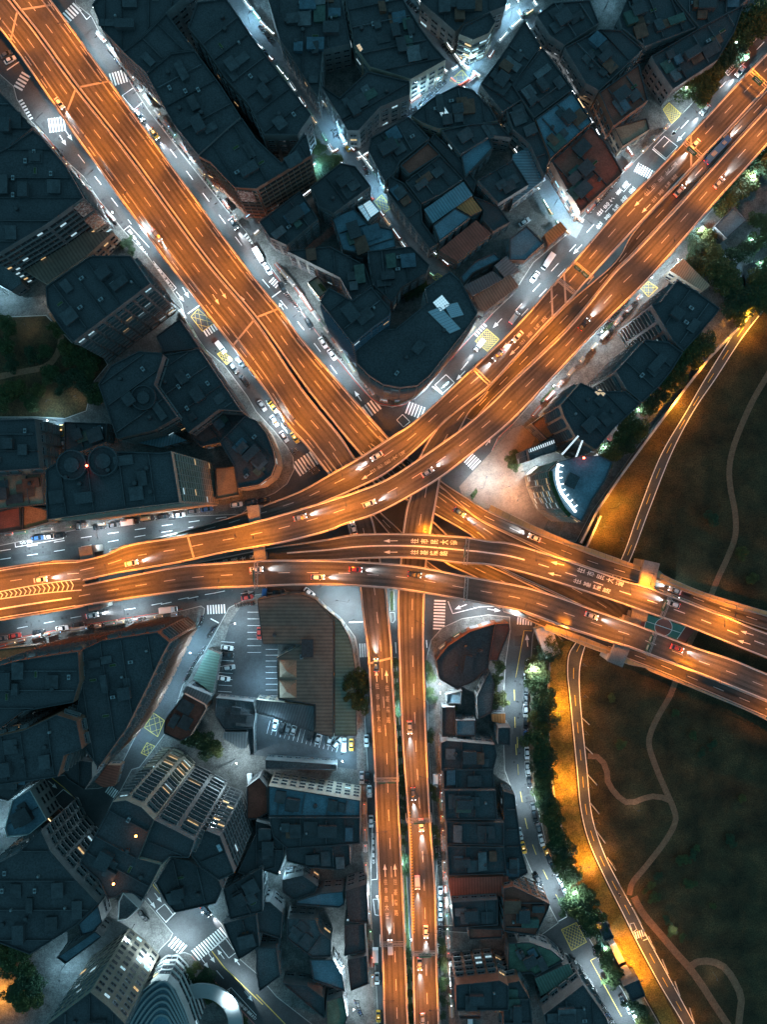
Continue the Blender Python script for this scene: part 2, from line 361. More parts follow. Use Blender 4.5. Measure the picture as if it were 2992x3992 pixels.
# plaza by the south-west crossing, basketball of the middle lot
b = MB()
M_LOT = mat('lot_asphalt', (0.055,0.06,0.065), 0.85, var=0.2, scale=0.3, fine=0.15)
sheet('parking_lot', TT(7,[(1560,600),(1658,590),(1800,600),(1790,1210),(1400,1160),(1430,900),(1490,700)]), 0.145, M_LOT)
sheet('parking_lot', TT(8,[(0,1300),(500,1450),(650,1460),(650,1658),(-30,1560)]), 0.145, M_LOT)
sheet('plaza', TT(6,[(0,1120),(60,1100),(150,1180),(60,1350),(130,1600),(250,1680),(200,1780),(-300,1640),(-350,1500)]), 0.145, mat('plaza_paving', (0.17,0.135,0.112), 0.8, var=0.2, scale=0.4, fine=0.2))
# ------------------------------------------------------------------ viaducts
DK = {}
class Deck:
    def __init__(s, key, L, Rr, z, n=90):
        s.key = key; s.n = n; s.z = z
        lp = catmull(L, n); rp = catmull(Rr, n)
        s.L = []; s.R = []
        for i in range(n):
            zz = lin(z, i/(n-1)); s.L.append(W(lp[i], zz)); s.R.append(W(rp[i], zz))
    def pt(s, t, u, dz=0.0):
        f = max(0.0, min(1.0, t))*(s.n-1); i = min(s.n-2, int(f)); k = f-i
        a = s.L[i].lerp(s.L[i+1], k); b = s.R[i].lerp(s.R[i+1], k); q = a.lerp(b, u); return Vector((q.x, q.y, q.z+dz))
    def dir(s, t):
        d = s.pt(min(1,t+0.01), 0.5)-s.pt(max(0,t-0.01), 0.5); return d.normalized()
    def wid(s, t): return (s.pt(t,0)-s.pt(t,1)).length
    def length(s): return sum((s.pt(i/60,.5)-s.pt((i+1)/60,.5)).length for i in range(60))
    def nearest(s, p):
        best = None
        for i in range(201):
            t = i/200
            q0 = s.pt(t, 0.5); ww = W(p, q0.z); d = (ww-q0).length
            if best is None or d < best[0]: best = (d, t, ww)
        d, t, ww = best; a, b = s.pt(t,0), s.pt(t,1); e = b-a; u = (ww-a).dot(e)/e.length_squared
        return t, u
def V(name, label, key, L, Rr, z, lanes, thick=1.4, par=(1,1), barriers=(), extra=(), n=90, deckmat=None, edge=(0.05,0.95), yellow=False, joints=(), pw=0.3, wear=True):
    d = Deck(key, L, Rr, z, n); DK[key] = d
    root = empty(name, (d.pt(.5,.5).x, d.pt(.5,.5).y, 0)); tag(root, label, 'viaduct', 'elevated roads of the interchange'); off = root.location.copy()
    d.root = root
    b = MB()
    for i in range(n-1):
        b.face([d.L[i], d.R[i], d.R[i+1], d.L[i+1]])
    b.build('roadway', deckmat or M_DECK, root, off)
    b = MB()
    for i in range(n-1):
        q = []
        for j in (i, i+1):
            l, r = d.L[j], d.R[j]; e = (r-l).normalized()
            q.append((l-e*0.02+Vector((0,0,0.0)), r+e*0.02, r-e*1.2-Vector((0,0,thick)), l+e*1.2-Vector((0,0,thick)), l-e*0.02-Vector((0,0,0.35)), r+e*0.02-Vector((0,0,0.35))))
        a, c = q
        b.face([a[0],c[0],c[4],a[4]]); b.face([a[4],c[4],c[3],a[3]]); b.face([a[3],c[3],c[2],a[2]]); b.face([a[2],c[2],c[5],a[5]]); b.face([a[5],c[5],c[1],a[1]])
    b.build('girder', M_CONC, root, off)
    for side, on in ((0, par[0]), (1, par[1])):
        if not on: continue
        b = MB(); prev = None
        for i in range(n):
            l, r = (d.L[i], d.R[i]) if side == 0 else (d.R[i], d.L[i]); e = (r-l).normalized()
            cur = (l-e*0.04+Vector((0,0,-0.4)), l-e*0.04+Vector((0,0,1.0)), l+e*(pw-.04)+Vector((0,0,1.0)), l+e*(pw+0.06)+Vector((0,0,0.03)))
            if prev:
                for k in range(3): b.face([prev[k],cur[k],cur[k+1],prev[k+1]])
            prev = cur
        b.build('parapet', M_CONC, root, off)
    for u in barriers:
        b = MB(); prev = None
        for i in range(n):
            l, r = d.L[i], d.R[i]; e = (r-l).normalized(); c = l.lerp(r, u)
            cur = (c-e*0.3+Vector((0,0,0.02)), c-e*0.12+Vector((0,0,0.8)), c+e*0.12+Vector((0,0,0.8)), c+e*0.3+Vector((0,0,0.02)))
            if prev:
                for k in range(3): b.face([prev[k],cur[k],cur[k+1],prev[k+1]])
            prev = cur
        b.build('median_barrier', M_CONC, root, off)
    def line(us, wd, dash=None, m=M_WHITE, nm='lane_marking', t0=0, t1=1, dz=0.02):
        b = MB(); Ls = d.length(); 
        for u in us:
            k = max(20, int(Ls/1.0)); acc = 0
            for i in range(k):
                ta, tb = t0+(t1-t0)*i/k, t0+(t1-t0)*(i+1)/k; a, c = d.pt(ta,u,dz), d.pt(tb,u,dz); dd = (c-a).length
                if dash and (acc % (dash[0]+dash[1])) >= dash[0]: acc += dd; continue
                acc += dd; e = (c-a).normalized(); nn = Vector((-e.y, e.x, 0))*wd/2
                b.face([a-nn, c-nn, c+nn, a+nn])
        if b.f: b.build(nm, m, root, off)
    for u in edge: line([u], 0.28, m=M_WHITE, nm='edge_line')
    for u in lanes: line([u], 0.20, (4, 6), m=M_DASH)
    wsp = sorted([par[0]*0.03]+list(lanes)+[q[0] for q in extra]+list(barriers)+[1-par[1]*0.03]) if wear else []
    for a_, c_ in zip(wsp, wsp[1:]):
        if c_-a_ > 0.15:
            wm_ = d.wid(.5)*(c_-a_)
            for k_ in (-.85, .85): line([(a_+c_)/2+k_/d.wid(.5)], 0.75, m=M_WEAR, nm='tyre_wear', dz=0.008)
    for u, wd, kind, t0, t1 in extra: line([u], wd, (4,6) if kind == 'dash' else None, t0=t0, t1=t1)
    for t in joints:
        b = MB(); a, c = d.pt(t,0.03,0.035), d.pt(t,0.97,0.035); e = (c-a).normalized(); nn = Vector((-e.y,e.x,0))*0.35
        b.face([a-nn,a+nn,c+nn,c-nn][::-1]); b.build('expansion_joint', M_CONC, root, off)
    return d

VN = 'viaduct'
W_ = (-500, 2500)
V(VN,'broad three lane viaduct carriageway going south-east along the west side of the split north-west highway','D1',
  [(-330,-260),(0,115),(302,543),(633,1000),(1000,1476),(1120,1657),(1187,1730),(1283,1850),(1400,1965)],
  [(-290,-420),(36,0),(133,121),(296,344),(495,597),(790,1000),(1000,1253),(1181,1518),(1326,1697),(1388,1790),(1480,1900)],
  [(0,7),(1,7)], (0.62,0.15), barriers=(0.27,), joints=(0.2,0.33,0.72))
V(VN,'broad viaduct carriageway with thin shrub shadows on its inner edge, east half of the north-west highway','D2',
  [(-280,-420),(46,0),(143,121),(306,344),(505,597),(800,1000),(1010,1253),(1191,1508),(1345,1702),(1412,1780),(1500,1880)],
  [(-120,-440),(199,0),(560,497),(929,1000),(1115,1235),(1181,1326),(1377,1552),(1513,1703),(1610,1800)],
  [(0,7),(1,7)], (0.38,0.88), barriers=(0.76,), joints=(0.2,0.33,0.72))
V(VN,'curving ramp deck passing low beneath the crossing between highway and park bridge','E',
  [(1480,1700),(1600,1790),(1721,1895),(1827,1990),(1900,2040),(2016,2093),(2141,2151),(2280,2205),(2420,2300),(2500,2420)],
  [(1380,1790),(1490,1890),(1600,1960),(1697,2007),(1842,2093),(1900,2180),(1972,2228),(2150,2310),(2330,2395),(2440,2445)],
  [(0,7),(1,7)], (0.33,0.66))
V(VN,'single lane slip deck on the outer north side of the park bridge beside the tiled walkway','F',
  [(1640,1808),(1721,1876),(1832,1949),(1900,1992),(1996,2035),(2093,2079),(2209,2122),(2334,2170),(2513,2228),(2640,2280),(2790,2335),(2992,2400),(3300,2490)],
  [(1600,1840),(1711,1920),(1827,1997),(1900,2040),(2016,2093),(2141,2151),(2286,2209),(2503,2276),(2640,2325),(2790,2385),(2992,2455),(3300,2548)],
  [(0,7),(.35,7.5),(.6,8),(1,8)], (0.52,))
V(VN,'single lane slip deck on the outer south side of the park bridge beside the yellow tiled walkway','G',
  [(1960,2340),(2045,2387),(2190,2440),(2383,2503),(2449,2521),(2575,2568),(2748,2634),(2992,2733),(3300,2860)],
  [(1965,2385),(2045,2412),(2190,2472),(2383,2541),(2430,2560),(2575,2616),(2748,2690),(2992,2795),(3300,2925)],
  [(0,7),(.4,7.5),(.6,8),(1,8)], (0.5,))
V(VN,'southbound and northbound west ramp with painted lane writing running to the bottom of the picture, left of the planted strip','P',
  [(1520,4300),(1498,3992),(1492,3776),(1483,3595),(1473,3354),(1464,3143),(1460,2992),(1452,2844),(1443,2694),(1434,2543),(1416,2410),(1403,2290),(1385,2180),(1365,2084),(1350,2030),(1320,1960),(1270,1880)],
  [(1615,4300),(1594,3992),(1586,3806),(1579,3625),(1570,3414),(1558,3173),(1552,2992),(1546,2844),(1534,2663),(1528,2513),(1516,2392),(1507,2296),(1485,2180),(1467,2078),(1452,2018),(1420,1940),(1360,1850)],
  [(0,10),(.65,10),(.85,9),(1,7.6)], (0.55,), n=110, joints=(0.70,))
V(VN,'straight west deck going south beside the planted strip, right of the two south ramps, with few vehicles','Q',
  [(1892,1520),(1800,1590),(1730,1640),(1690,1690),(1668,1722),(1634,1785),(1612,1860),(1600,1934),(1586,1978),(1571,2074),(1561,2187),(1552,2302),(1552,2422),(1558,2603),(1567,2844),(1576,2992),(1594,3233),(1603,3535),(1609,3746),(1615,3992),(1625,4300)],
  [(1905,1528),(1880,1560),(1832,1605),(1798,1669),(1765,1745),(1735,1810),(1719,1862),(1707,1934),(1682,2074),(1666,2187),(1657,2314),(1654,2483),(1657,2663),(1663,2844),(1669,2992),(1682,3233),(1700,3475),(1706,3776),(1715,3992),(1728,4300)],
  [(0,13.8),(.12,13),(.2,11.5),(.6,10),(1,10)], (0.55,), n=120)
DK['Q'].root['label'] = 'right hand south ramp with street lamps on its east side, beside the planted strip'
DK['P'].root['label'] = 'left hand south ramp with arrows and lane writing painted northbound, left of the planted strip'
V(VN,'middle ramp deck descending between the two wide decks of the north-east highway','M',
  [(3200,130),(2992,352),(2821,533),(2697,662),(2482,892),(2400,1023),(2227,1173),(2126,1274),(2015,1395),(1904,1515),(1862,1560),(1800,1620)],
  [(3200,200),(2992,420),(2764,669),(2630,817),(2467,989),(2400,1054),(2275,1208),(2198,1295),(2082,1406),(2005,1478),(1909,1570),(1850,1640)],
  [(0,13),(.55,12),(.8,10.5),(1,8)], (0.5,))
V(VN,'outer north-west deck of the north-east highway that sweeps over the highway split and dips under the wide curve','A',
  [(3250,-60),(2992,209),(2897,305),(2725,491),(2573,653),(2425,802),(2256,1000),(2160,1106),(2015,1270),(1803,1473),(1696,1574),(1600,1656),(1533,1698),(1407,1780),(1282,1852),(1200,1900),(1125,1934),(1009,1978),(965,1995),(840,2035),(700,2074),(507,2122),(430,2140)],
  [(3250,90),(2992,345),(2821,529),(2697,658),(2482,888),(2286,1100),(2227,1169),(2126,1270),(2015,1391),(1904,1511),(1764,1622),(1600,1775),(1490,1857),(1369,1915),(1347,1925),(1182,1990),(1110,2010),(1038,2030),(990,2038),(850,2075),(700,2106),(507,2136),(430,2150)],
  [(0,14),(.55,14),(.72,12),(.8,9),(1,4.5)], (0.44,), n=130, joints=(0.22,0.42,0.44))
V(VN,'dark westbound bridge deck with two rows of painted writing and arrows crossing above the south ramps','B',
  [(3300,2572),(2992,2467),(2778,2383),(2539,2293),(2419,2257),(2287,2209),(2141,2160),(1996,2117),(1900,2107),(1803,2091),(1634,2081),(1490,2079),(1375,2084),(1279,2101),(1134,2123),(1033,2139),(994,2147),(835,2180),(700,2207),(560,2230)],
  [(3300,2680),(2992,2566),(2700,2450),(2576,2407),(2493,2378),(2383,2339),(2262,2300),(2141,2262),(2021,2228),(1900,2202),(1798,2197),(1634,2178),(1490,2176),(1359,2182),(1279,2186),(1134,2186),(1033,2188),(835,2194),(700,2213),(560,2236)],
  [(0,15),(.5,16),(.62,15),(.78,9),(1,4.5)], (), n=120, extra=((0.5,0.26,'dash',0.0,0.47),(0.5,0.5,'solid',0.47,0.8)))
V(VN,'long curving bridge deck with light traffic, southernmost of the wide crossing decks, joining the west viaduct','S',
  [(326,2280),(458,2253),(694,2208),(845,2195),(1038,2183),(1231,2183),(1365,2187),(1499,2195),(1634,2209),(1818,2245),(1900,2259),(2045,2286),(2190,2329),(2334,2382),(2479,2433),(2700,2518),(2856,2569),(2992,2625),(3300,2745)],
  [(290,2368),(400,2350),(603,2320),(802,2296),(999,2288),(1134,2282),(1327,2282),(1538,2296),(1663,2314),(1802,2338),(1900,2357),(2045,2387),(2190,2440),(2383,2503),(2449,2521),(2575,2568),(2748,2634),(2992,2733),(3300,2858)],
  [(0,16),(.2,17),(.5,18),(.75,16.5),(1,15)], (0.5,), n=120)
V(VN,'wide bright viaduct deck curving from the west up to the north-east above every other road','T',
  [(300,2188),(410,2162),(507,2122),(700,2091),(893,2057),(1009,2029),(1105,2003),(1279,1951),(1378,1920),(1509,1867),(1610,1804),(1702,1741),(1803,1669),(1914,1574),(2005,1482),(2082,1410),(2198,1299),(2275,1212),(2400,1058),(2467,993),(2630,821),(2764,673),(2992,424),(3250,150)],
  [(326,2264),(458,2235),(694,2195),(859,2158),(990,2135),(1110,2115),(1279,2072),(1345,2045),(1461,2007),(1576,1949),(1721,1862),(1827,1780),(1947,1685),(2025,1613),(2121,1511),(2227,1396),(2353,1265),(2520,1100),(2678,921),(2797,782),(2893,677),(2992,567),(3250,285)],
  [(0,16),(.15,17),(.45,18),(.65,17),(.85,14.5),(1,14)], (0.47,), n=140, joints=(0.12,))
V(VN,'full width west viaduct where both crossing decks merge at the chevron marking','U',
  [(-400,2300),(-160,2245),(0,2214),(160,2190),(250,2184),(330,2182)],
  [(-400,2490),(-160,2450),(0,2419),(160,2393),(292,2371),(330,2364)],
  [(0,15.96),(1,15.96)], (0.28,), n=30, extra=((0.78,0.5,'solid',0.3,0.93),))
V(VN,'low two lane ramp squeezed between the painted westbound bridge and the southernmost bridge','O',
  [(1640,1985),(1720,2060),(1800,2140),(1890,2195),(1972,2232),(2151,2317),(2290,2370),(2407,2411),(2470,2444)],
  [(1590,2010),(1655,2100),(1731,2190),(1842,2245),(1990,2320),(2120,2372),(2260,2430),(2400,2482),(2450,2500)],
  [(0,6.8),(1,6.8)], (0.5,))
V(VN,'narrow low ramp passing between the two south ramps under the crossing','N',
  [(1300,1765),(1400,1905),(1490,2002),(1567,2074),(1668,2187),(1760,2245),(1850,2290),(1960,2345)],
  [(1262,1795),(1365,1935),(1455,2010),(1512,2074),(1620,2195),(1720,2262),(1830,2318),(1950,2370)],
  [(0,6.5),(1,6.5)], (0.5,))
# chevron gore on the west viaduct
d = DK['U']; b = MB()
for i in range(26):
    t = 0.30+0.65*i/26; k = 0.5+0.0*i
    p = d.pt(t, 0.52, 0.03); e = d.dir(t); nn = Vector((-e.y, e.x, 0)); hw = 0.55+1.1*i/26
    for sg in (-1, 1):
        a = p+nn*sg*hw; q = p+e*0.8; wv = e*0.35
        b.face([a, a+wv, q+wv, q] if sg < 0 else [q, q+wv, a+wv, a])
for sg in (-1,1):
    prev = None
    for i in range(27):
        t = 0.28+0.7*i/26; p = d.pt(t,0.52,0.03); e = d.dir(t); nn = Vector((-e.y,e.x,0))*sg; hw = 0.65+1.15*i/26
        cur = (p+nn*hw, p+nn*(hw+0.3))
        if prev: b.face([prev[0],prev[1],cur[1],cur[0]])
        prev = cur
b.build('chevron_marking', M_WHITE, d.root, d.root.location)
# hatched shoulder on the right hand south ramp
d = DK['Q']; b = MB(); r0, _ = d.nearest((1580,3180)); r1, _ = d.nearest((1610,3660))
k = 42
for i in range(k):
    t = r0+(r1-r0)*i/k; a = d.pt(t,0.02,0.03); e = d.dir(t); c = d.pt(t,0.12,0.03)-e*0.9; wv = e*0.5
    b.face([a, a+wv, c+wv, c])
b.build('hatched_marking', M_YEL, d.root, d.root.location)

# tiled walkways at the outer edges of the park bridge
M_TILE = mat('yellow_walkway_tiles', (0.42,0.32,0.17), 0.8, var=0.15, scale=0.6, fine=0.1)
def walkway(label, L, Rr, z, n=60):
    d = Deck('', L, Rr, z, n); root = empty('footbridge', (d.pt(.5,.5).x, d.pt(.5,.5).y, 0)); tag(root, label, 'footbridge', 'walkways of the park bridge'); off = root.location.copy()
    b = MB()
    for i in range(n-1): b.face([d.L[i],d.R[i],d.R[i+1],d.L[i+1]])
    b.build('walk_surface', M_TILE, root, off)
    b = MB()
    for i in range(n-1):
        dz = Vector((0,0,0.7)); b.face([d.L[i],d.L[i+1],d.L[i+1]-dz,d.L[i]-dz]); b.face([d.R[i]-dz,d.R[i+1]-dz,d.R[i+1],d.R[i]]); b.face([d.L[i]-dz,d.L[i+1]-dz,d.R[i+1]-dz,d.R[i]-dz])
    b.build('girder', M_CONC, root, off)
    b = MB(); k = int(d.length()/2.6)
    for i in range(k):
        t = i/k; a, c = d.pt(t,0.0,0.02), d.pt(t,1.0,0.02); e = d.dir(t)*0.07; b.face([a-e,a+e,c+e,c-e][::-1])
    b.build('paving_joint', M_CONCD, root, off)
    for u in (0.0, 1.0):
        b = MB()
        for i in range(n-1):
            a, c = d.pt(i/(n-1),u,1.05), d.pt((i+1)/(n-1),u,1.05); b.cyl(a, c, 0.09, n=4, caps=False)
            if i % 2 == 0: b.cyl(a-Vector((0,0,1.05)), a, 0.05, n=4, caps=False)
        b.build('railing', M_CONC, root, off)
    return d
walkway('yellow tiled walkway with cross joints along the south side of the park bridge', TT('e',[(480,1105),(620,1150),(800,1215),(1000,1300)])+[(2440,2562),(2470,2578),(2575,2620),(2748,2694),(2992,2799),(3300,2930)],
        TT('e',[(460,1145),(600,1200),(780,1275),(980,1350)])+TT(9,[(660,945),(760,985),(850,1000),(900,1030),(1200,1150),(1658,1350)])+[(3300,3000)], [(0,7.6),(1,8.2)])
walkway('orange lit walkway widening past the concrete portal on the north side of the park bridge', TT(9,[(950,375),(1000,412),(1200,500),(1400,565),(1658,640)])+[(3300,2460)],
        TT(9,[(905,440),(1000,470),(1200,540),(1400,610),(1658,672)])+[(3300,2487)], [(0,8.2),(1,8.2)])
walkway('narrow kerb side walkway on the north edge of the slip deck above the plaza', TT('e',[(30,140),(200,225),(420,330),(640,425),(900,520),(1240,640)]),
        TT('e',[(10,185),(190,275),(400,365),(640,458),(900,556),(1240,672)]), [(0,7.4),(1,8.0)])

# ------------------------------------------------------------------ piers
def pier(x, y, top, wdt, ang, label):
    r = empty('bridge_pier', (x, y, 0), ang); tag(r, label, 'bridge pier', 'concrete piers under the viaducts')
    b = MB(); b.box((0,0,(top-1.6)/2), (1.8,2.2,top-1.6)); b.build('column', M_CONC, r)
    b = MB(); b.box((0,0,top-0.8), (1.9,wdt,1.5)); b.build('pier_cap', M_CONC, r)
NAMES = {'D1':'highway\'s west half','D2':'highway\'s east half','E':'low crossing ramp','F':'north slip deck','G':'south slip deck','P':'left south ramp','Q':'right south ramp',
         'M':'north-east middle ramp','A':'outer north-east deck','B':'painted westbound bridge','S':'southernmost bridge','T':'wide top curve','U':'full width viaduct','O':'low two lane ramp','N':'narrow low ramp'}
def inside_lower(x, y, zt, key):
    for k, d in DK.items():
        if k == key: continue
        for i in range(0, d.n-1):
            a = d.L[i]; c = d.R[i]
            if a.z >= zt-0.5: continue
            m = (a+c)/2
            if (Vector((x,y,0))-Vector((m.x,m.y,0))).length < (a-c).length/2+1.5: return True
    return False
for key, d in DK.items():
    if key in ('M','B','F','G','U'): pass
    k = max(2, int(d.length()/34)); c = 0
    for i in range(k):
        t = (i+0.5)/k; p = d.pt(t,.5)
        if p.z < 6 or inside_lower(p.x, p.y, p.z, key): continue
        if abs(p.x) > 165 or abs(p.y) > 215: continue
        e = d.dir(t); pier(p.x, p.y, p.z-0.9, max(2.5,d.wid(t)*0.55), math.atan2(e.y, e.x), '%s concrete pier from its north-west end under the %s' % (ORD[c], NAMES[key])); c += 1
# portal beams that carry the upper decks and stick out at the sides
def portal(label, p0, p1, z, wd=3.0, hgt=1.8):
    a, c = W(p0, z), W(p1, z); m = (a+c)/2; ang = math.atan2((c-a).y, (c-a).x); L = (c-a).length
    r = empty('portal_frame', (m.x, m.y, 0), ang); tag(r, label, 'portal frame', 'concrete portal frames under the bridges')
    b = MB(); b.box((0,0,z-hgt/2), (L,wd,hgt)); b.build('crossbeam', M_CONCD, r)
    for s in (-1, 1):
        b = MB(); b.box((s*(L/2-1.3),0,(z-hgt)/2), (2.4,wd*0.85,z-hgt)); b.build('column', M_CONC, r)
portal('concrete crossbeam sticking out between the wide top curve and the southernmost crossing bridge', T('d',(590,250)), T('d',(655,690)), 14.6, 4.2)
portal('concrete crossbeam sticking out on both sides of the full width west viaduct', T(7,(548,215)), T(7,(615,628)), 13.2, 4.6)
portal('massive concrete crossbeam spanning all park bridge decks from the walkway widening to the basketball court', T('e',(1335,600)), T('e',(1225,1075)), 13.6, 5.6)
portal('massive concrete crossbeam reaching past the yellow walkway at the south side of the park bridge', T('e',(1190,1060)), T('e',(1035,1430)), 13.2, 5.6)

# ------------------------------------------------------------------ lamps
SOD = (1.0, 0.26, 0.012); LED = (0.66, 0.89, 1.0); CYAN = (0.34, 0.72, 1.0)
def mkspot(nm, col, en, ang=150, blend=0.75, r=0.25):
    if ang == 0: l = bpy.data.lights.new(nm, 'POINT'); l.color = col; l.energy = en; l.shadow_soft_size = r; return l
    l = bpy.data.lights.new(nm, 'SPOT'); l.color = col; l.energy = en; l.spot_size = R(ang); l.spot_blend = blend; l.shadow_soft_size = r; return l
L_DECK = mkspot('deck_lamp_light', SOD, 21000, 124, 0.7, 0.5); L_SPILL = mkspot('deck_lamp_spill', SOD, 1100, 0, 0, 0.4)
L_LED = mkspot('street_lamp_light', LED, 21000, 152, 0.9)
L_LEDB = mkspot('bright_street_lamp_light', LED, 9500, 0)
L_CY = mkspot('alley_lamp_light', CYAN, 7000, 0)
L_CYB = mkspot('bright_alley_lamp_light', (0.42,0.78,1.0), 3800, 0)
L_TEAL = mkspot('teal_street_lamp_light', (0.40,0.76,1.0), 9000, 0)
L_PARK = mkspot('park_lamp_light', (1.0,0.36,0.035), 22000, 160, 0.9)
L_PK2 = mkspot('garden_lamp_light', (1.0,0.86,0.72), 450, 170, 0.8)
def lampthing(hgt, arm, light, glow=None, name='street_lamp', cat='street lamp'):
    r = empty(name, (0,0,0)); tag(r, 'x', cat)
    b = MB(); b.cyl((0,0,0), (0,0,hgt), 0.11, 0.07, n=6); b.build('pole', M_DMETAL, r)
    b = MB(); b.cyl((0,0,hgt), (arm,0,hgt+0.5), 0.06, n=5); b.build('arm', M_DMETAL, r)
    b = MB(); b.box((arm+0.35,0,hgt+0.48), (0.95,0.36,0.16), taper=0.7); h = b.build('lamp_head', M_DMETAL, r)
    b = MB(); b.box((arm+0.35,0,hgt+0.38), (0.7,0.26,0.04)); b.build('lens', glow or M_SODG, h)
    if glow is M_LEDW:
        b = MB(); b.lathe((arm+0.35,0,hgt+0.15), [(0.05,0),(0.30,0.1),(0.30,0.22)], 8); b.build('globe', glow, h)
    lo = bpy.data.objects.new('lamp_light', light); C.objects.link(lo); lo.parent = r; lo.location = (arm+0.35, 0, hgt+(0.28 if glow is not M_LEDW else -0.2))
    if light is L_DECK: lo.rotation_euler = (0, -0.42, 0)
    if light is L_DECK: lo = bpy.data.objects.new('lamp_spill', L_SPILL); C.objects.link(lo); lo.parent = r; lo.location = (arm+0.35, 0, hgt+0.2)
    return r
PL = {'deck': lampthing(10.5, 3.2, L_DECK, M_SODG), 'led': lampthing(9.0, 3.6, L_LED, M_LEDS), 'tl': lampthing(8.5, 3.0, L_TEAL, M_LEDS), 'ledb': lampthing(8.0, 1.8, L_LEDB, M_LEDW),
      'cy': lampthing(5.5, 1.0, L_CY, M_LEDS), 'cyl': lampthing(5.0, 1.0, mkspot('dim_yard_lamp_light', CYAN, 1500, 0), M_LEDS), 'low': lampthing(5.2, 1.8, mkspot('low_ramp_fill_light', SOD, 5200, 0), M_SODG), 'cyb': lampthing(5.5, 1.0, L_CYB, M_LEDW), 'rd': lampthing(6, 1.2, mkspot('park_road_fill_light', (1.0,0.34,0.03), 2600, 0), M_DMETAL), 'plz': lampthing(7, 1.5, mkspot('plaza_lamp_light', (1.0,0.52,0.30), 7000, 0), M_SODG), 'park': lampthing(6.5, 1.5, L_PARK, M_SODG), 'garden': lampthing(3.5, 0.3, L_PK2, M_ORG)}
used = set()
def lamp(kind, loc, ang, label, group):
    if kind not in used: used.add(kind); o = PL[kind]
    else: o = copy_tree(PL[kind])
    o.location = loc; o.rotation_euler = (0,0,ang); tag(o, label, 'street lamp', group); return o
def covered(p, key=None, top=99):
    for k2, e in DK.items():
        if k2 == key: continue
        for i in range(e.n-1):
            m = (e.L[i]+e.R[i])/2
            if top > m.z > p.z+1.0 and (m.x-p.x)**2+(m.y-p.y)**2 < ((e.L[i]-e.R[i]).length/2+1.0)**2: return True
    return False
def decklamps(key, side, step, t0=0.0, t1=1.0, phase=0.5, desc='', kind='deck'):
    d = DK[key]; Ls = d.length()*(t1-t0); k = max(1, int(Ls/step)); c = 0
    for i in range(k):
        t = t0+(t1-t0)*(i+phase)/k; p = d.pt(t, side); hq = d.pt(t, side+(0.35 if side == 0 else -0.35))
        if kind == 'deck' and (covered(hq, key) or covered(p, key)): continue
        if abs(p.x) > 160 or abs(p.y) > 205: continue
        q = d.pt(t, 1-side); e = q-p
        lamp(kind, (p.x, p.y, p.z+0.9), math.atan2(e.y, e.x), '%s ' % ORD[c]+('added short ' if kind == 'low' else '')+'lamp post from the %s, %s parapet of the %s' % (desc[0], desc[1], NAMES[key]), 'sodium lamps on the viaducts'); c += 1
decklamps('D1', 0, 24, phase=0.25, desc=('north','outer west'), t1=0.93)
decklamps('D2', 1, 24, phase=0.75, desc=('north','outer east'), t1=0.95)
decklamps('T', 1, 25, t0=0.0, desc=('west','south-east'))
decklamps('T', 0, 36, t0=0.0, t1=0.35, desc=('west','north-west'))
decklamps('A', 0, 26, t1=0.78, desc=('north-east','north-west'))
decklamps('S', 1, 31, desc=('west','south'))
decklamps('B', 0, 30, t1=0.66, desc=('east','north'))
decklamps('P', 0, 27, t1=0.9, desc=('bottom','west'))
decklamps('Q', 1, 25, t0=0.08, desc=('top','east'))
decklamps('M', 0, 26, t1=0.9, desc=('north-east','north-west'))
decklamps('F', 0, 30, t0=0.08, desc=('west','north'))
decklamps('G', 1, 40, desc=('west','south'))
decklamps('E', 1, 20, t0=0.2, t1=0.95, desc=('west','south')); decklamps('E', 0, 22, t0=0.1, t1=0.9, desc=('west','north'))
decklamps('O', 1, 14, desc=('west','south'), kind='low'); decklamps('N', 0, 16, t0=.42, desc=('west','north'), kind='low'); decklamps('M', 1, 16, t0=.72, desc=('north-east','south-east'), kind='low')  # short lamps added to bring orange light onto the covered low ramps
decklamps('U', 1, 22, desc=('west','south')); decklamps('U', 0, 22, desc=('west','north'))
def streetlamps(kind, ps, step, desc, group, face=0, off=0.0, z=0.13):
    c = catmull([W(p,0).xy for p in ps], 200); L = [0]
    for a, b2 in zip(c, c[1:]): L.append(L[-1]+(b2-a).length)
    k = max(1, int(L[-1]/step)); n = 0
    for i in range(k):
        s = (i+0.5)/k*L[-1]; j = min(198, next((q for q in range(199) if L[q+1] >= s), 198)); p = c[j]; e = (c[j+1]-c[j]).normalized(); ang = math.atan2(e.y, e.x)+face
        if covered(Vector((p.x+2.2*math.cos(ang), p.y+2.2*math.sin(ang), 0)), None, 10.6): continue
        lamp(kind, (p.x, p.y, z), ang, '%s lamp from the %s %s' % (ORD[n], desc[0], desc[1]), group); n += 1
h = math.pi/2
streetlamps('led', TT(1,[(620,120),(800,400),(1000,690),(1270,1060),(1500,1360)])+TT(5,[(70,20),(280,330),(420,510),(580,700),(720,890)]), 24, ('north','on the pavement east of the north-west highway'), 'white street lamps', -h)
streetlamps('led', TT(1,[(130,690),(420,1010),(640,1270),(940,1640)])+TT(4,[(1200,390),(1440,680),(1650,960)])+TT(5,[(110,1110),(230,1290)]), 24, ('north','on the pavement west of the north-west highway'), 'white street lamps', h)
streetlamps('led', TT(5,[(880,965),(1050,870),(1250,660),(1500,400)])+TT(3,[(390,1500),(700,1140),(900,940),(1120,730),(1330,490),(1600,230)]), 26, ('rounded corner','along the street north-west of the north-east highway'), 'white street lamps', -h)
streetlamps('ledb', TT(6,[(60,1000),(300,740),(520,490),(760,240),(950,20)])+TT('a',[(1130,1160),(1400,880),(1650,640)]), 22, ('plaza','on the narrow pavement south-east of the north-east highway'), 'white street lamps', -h)
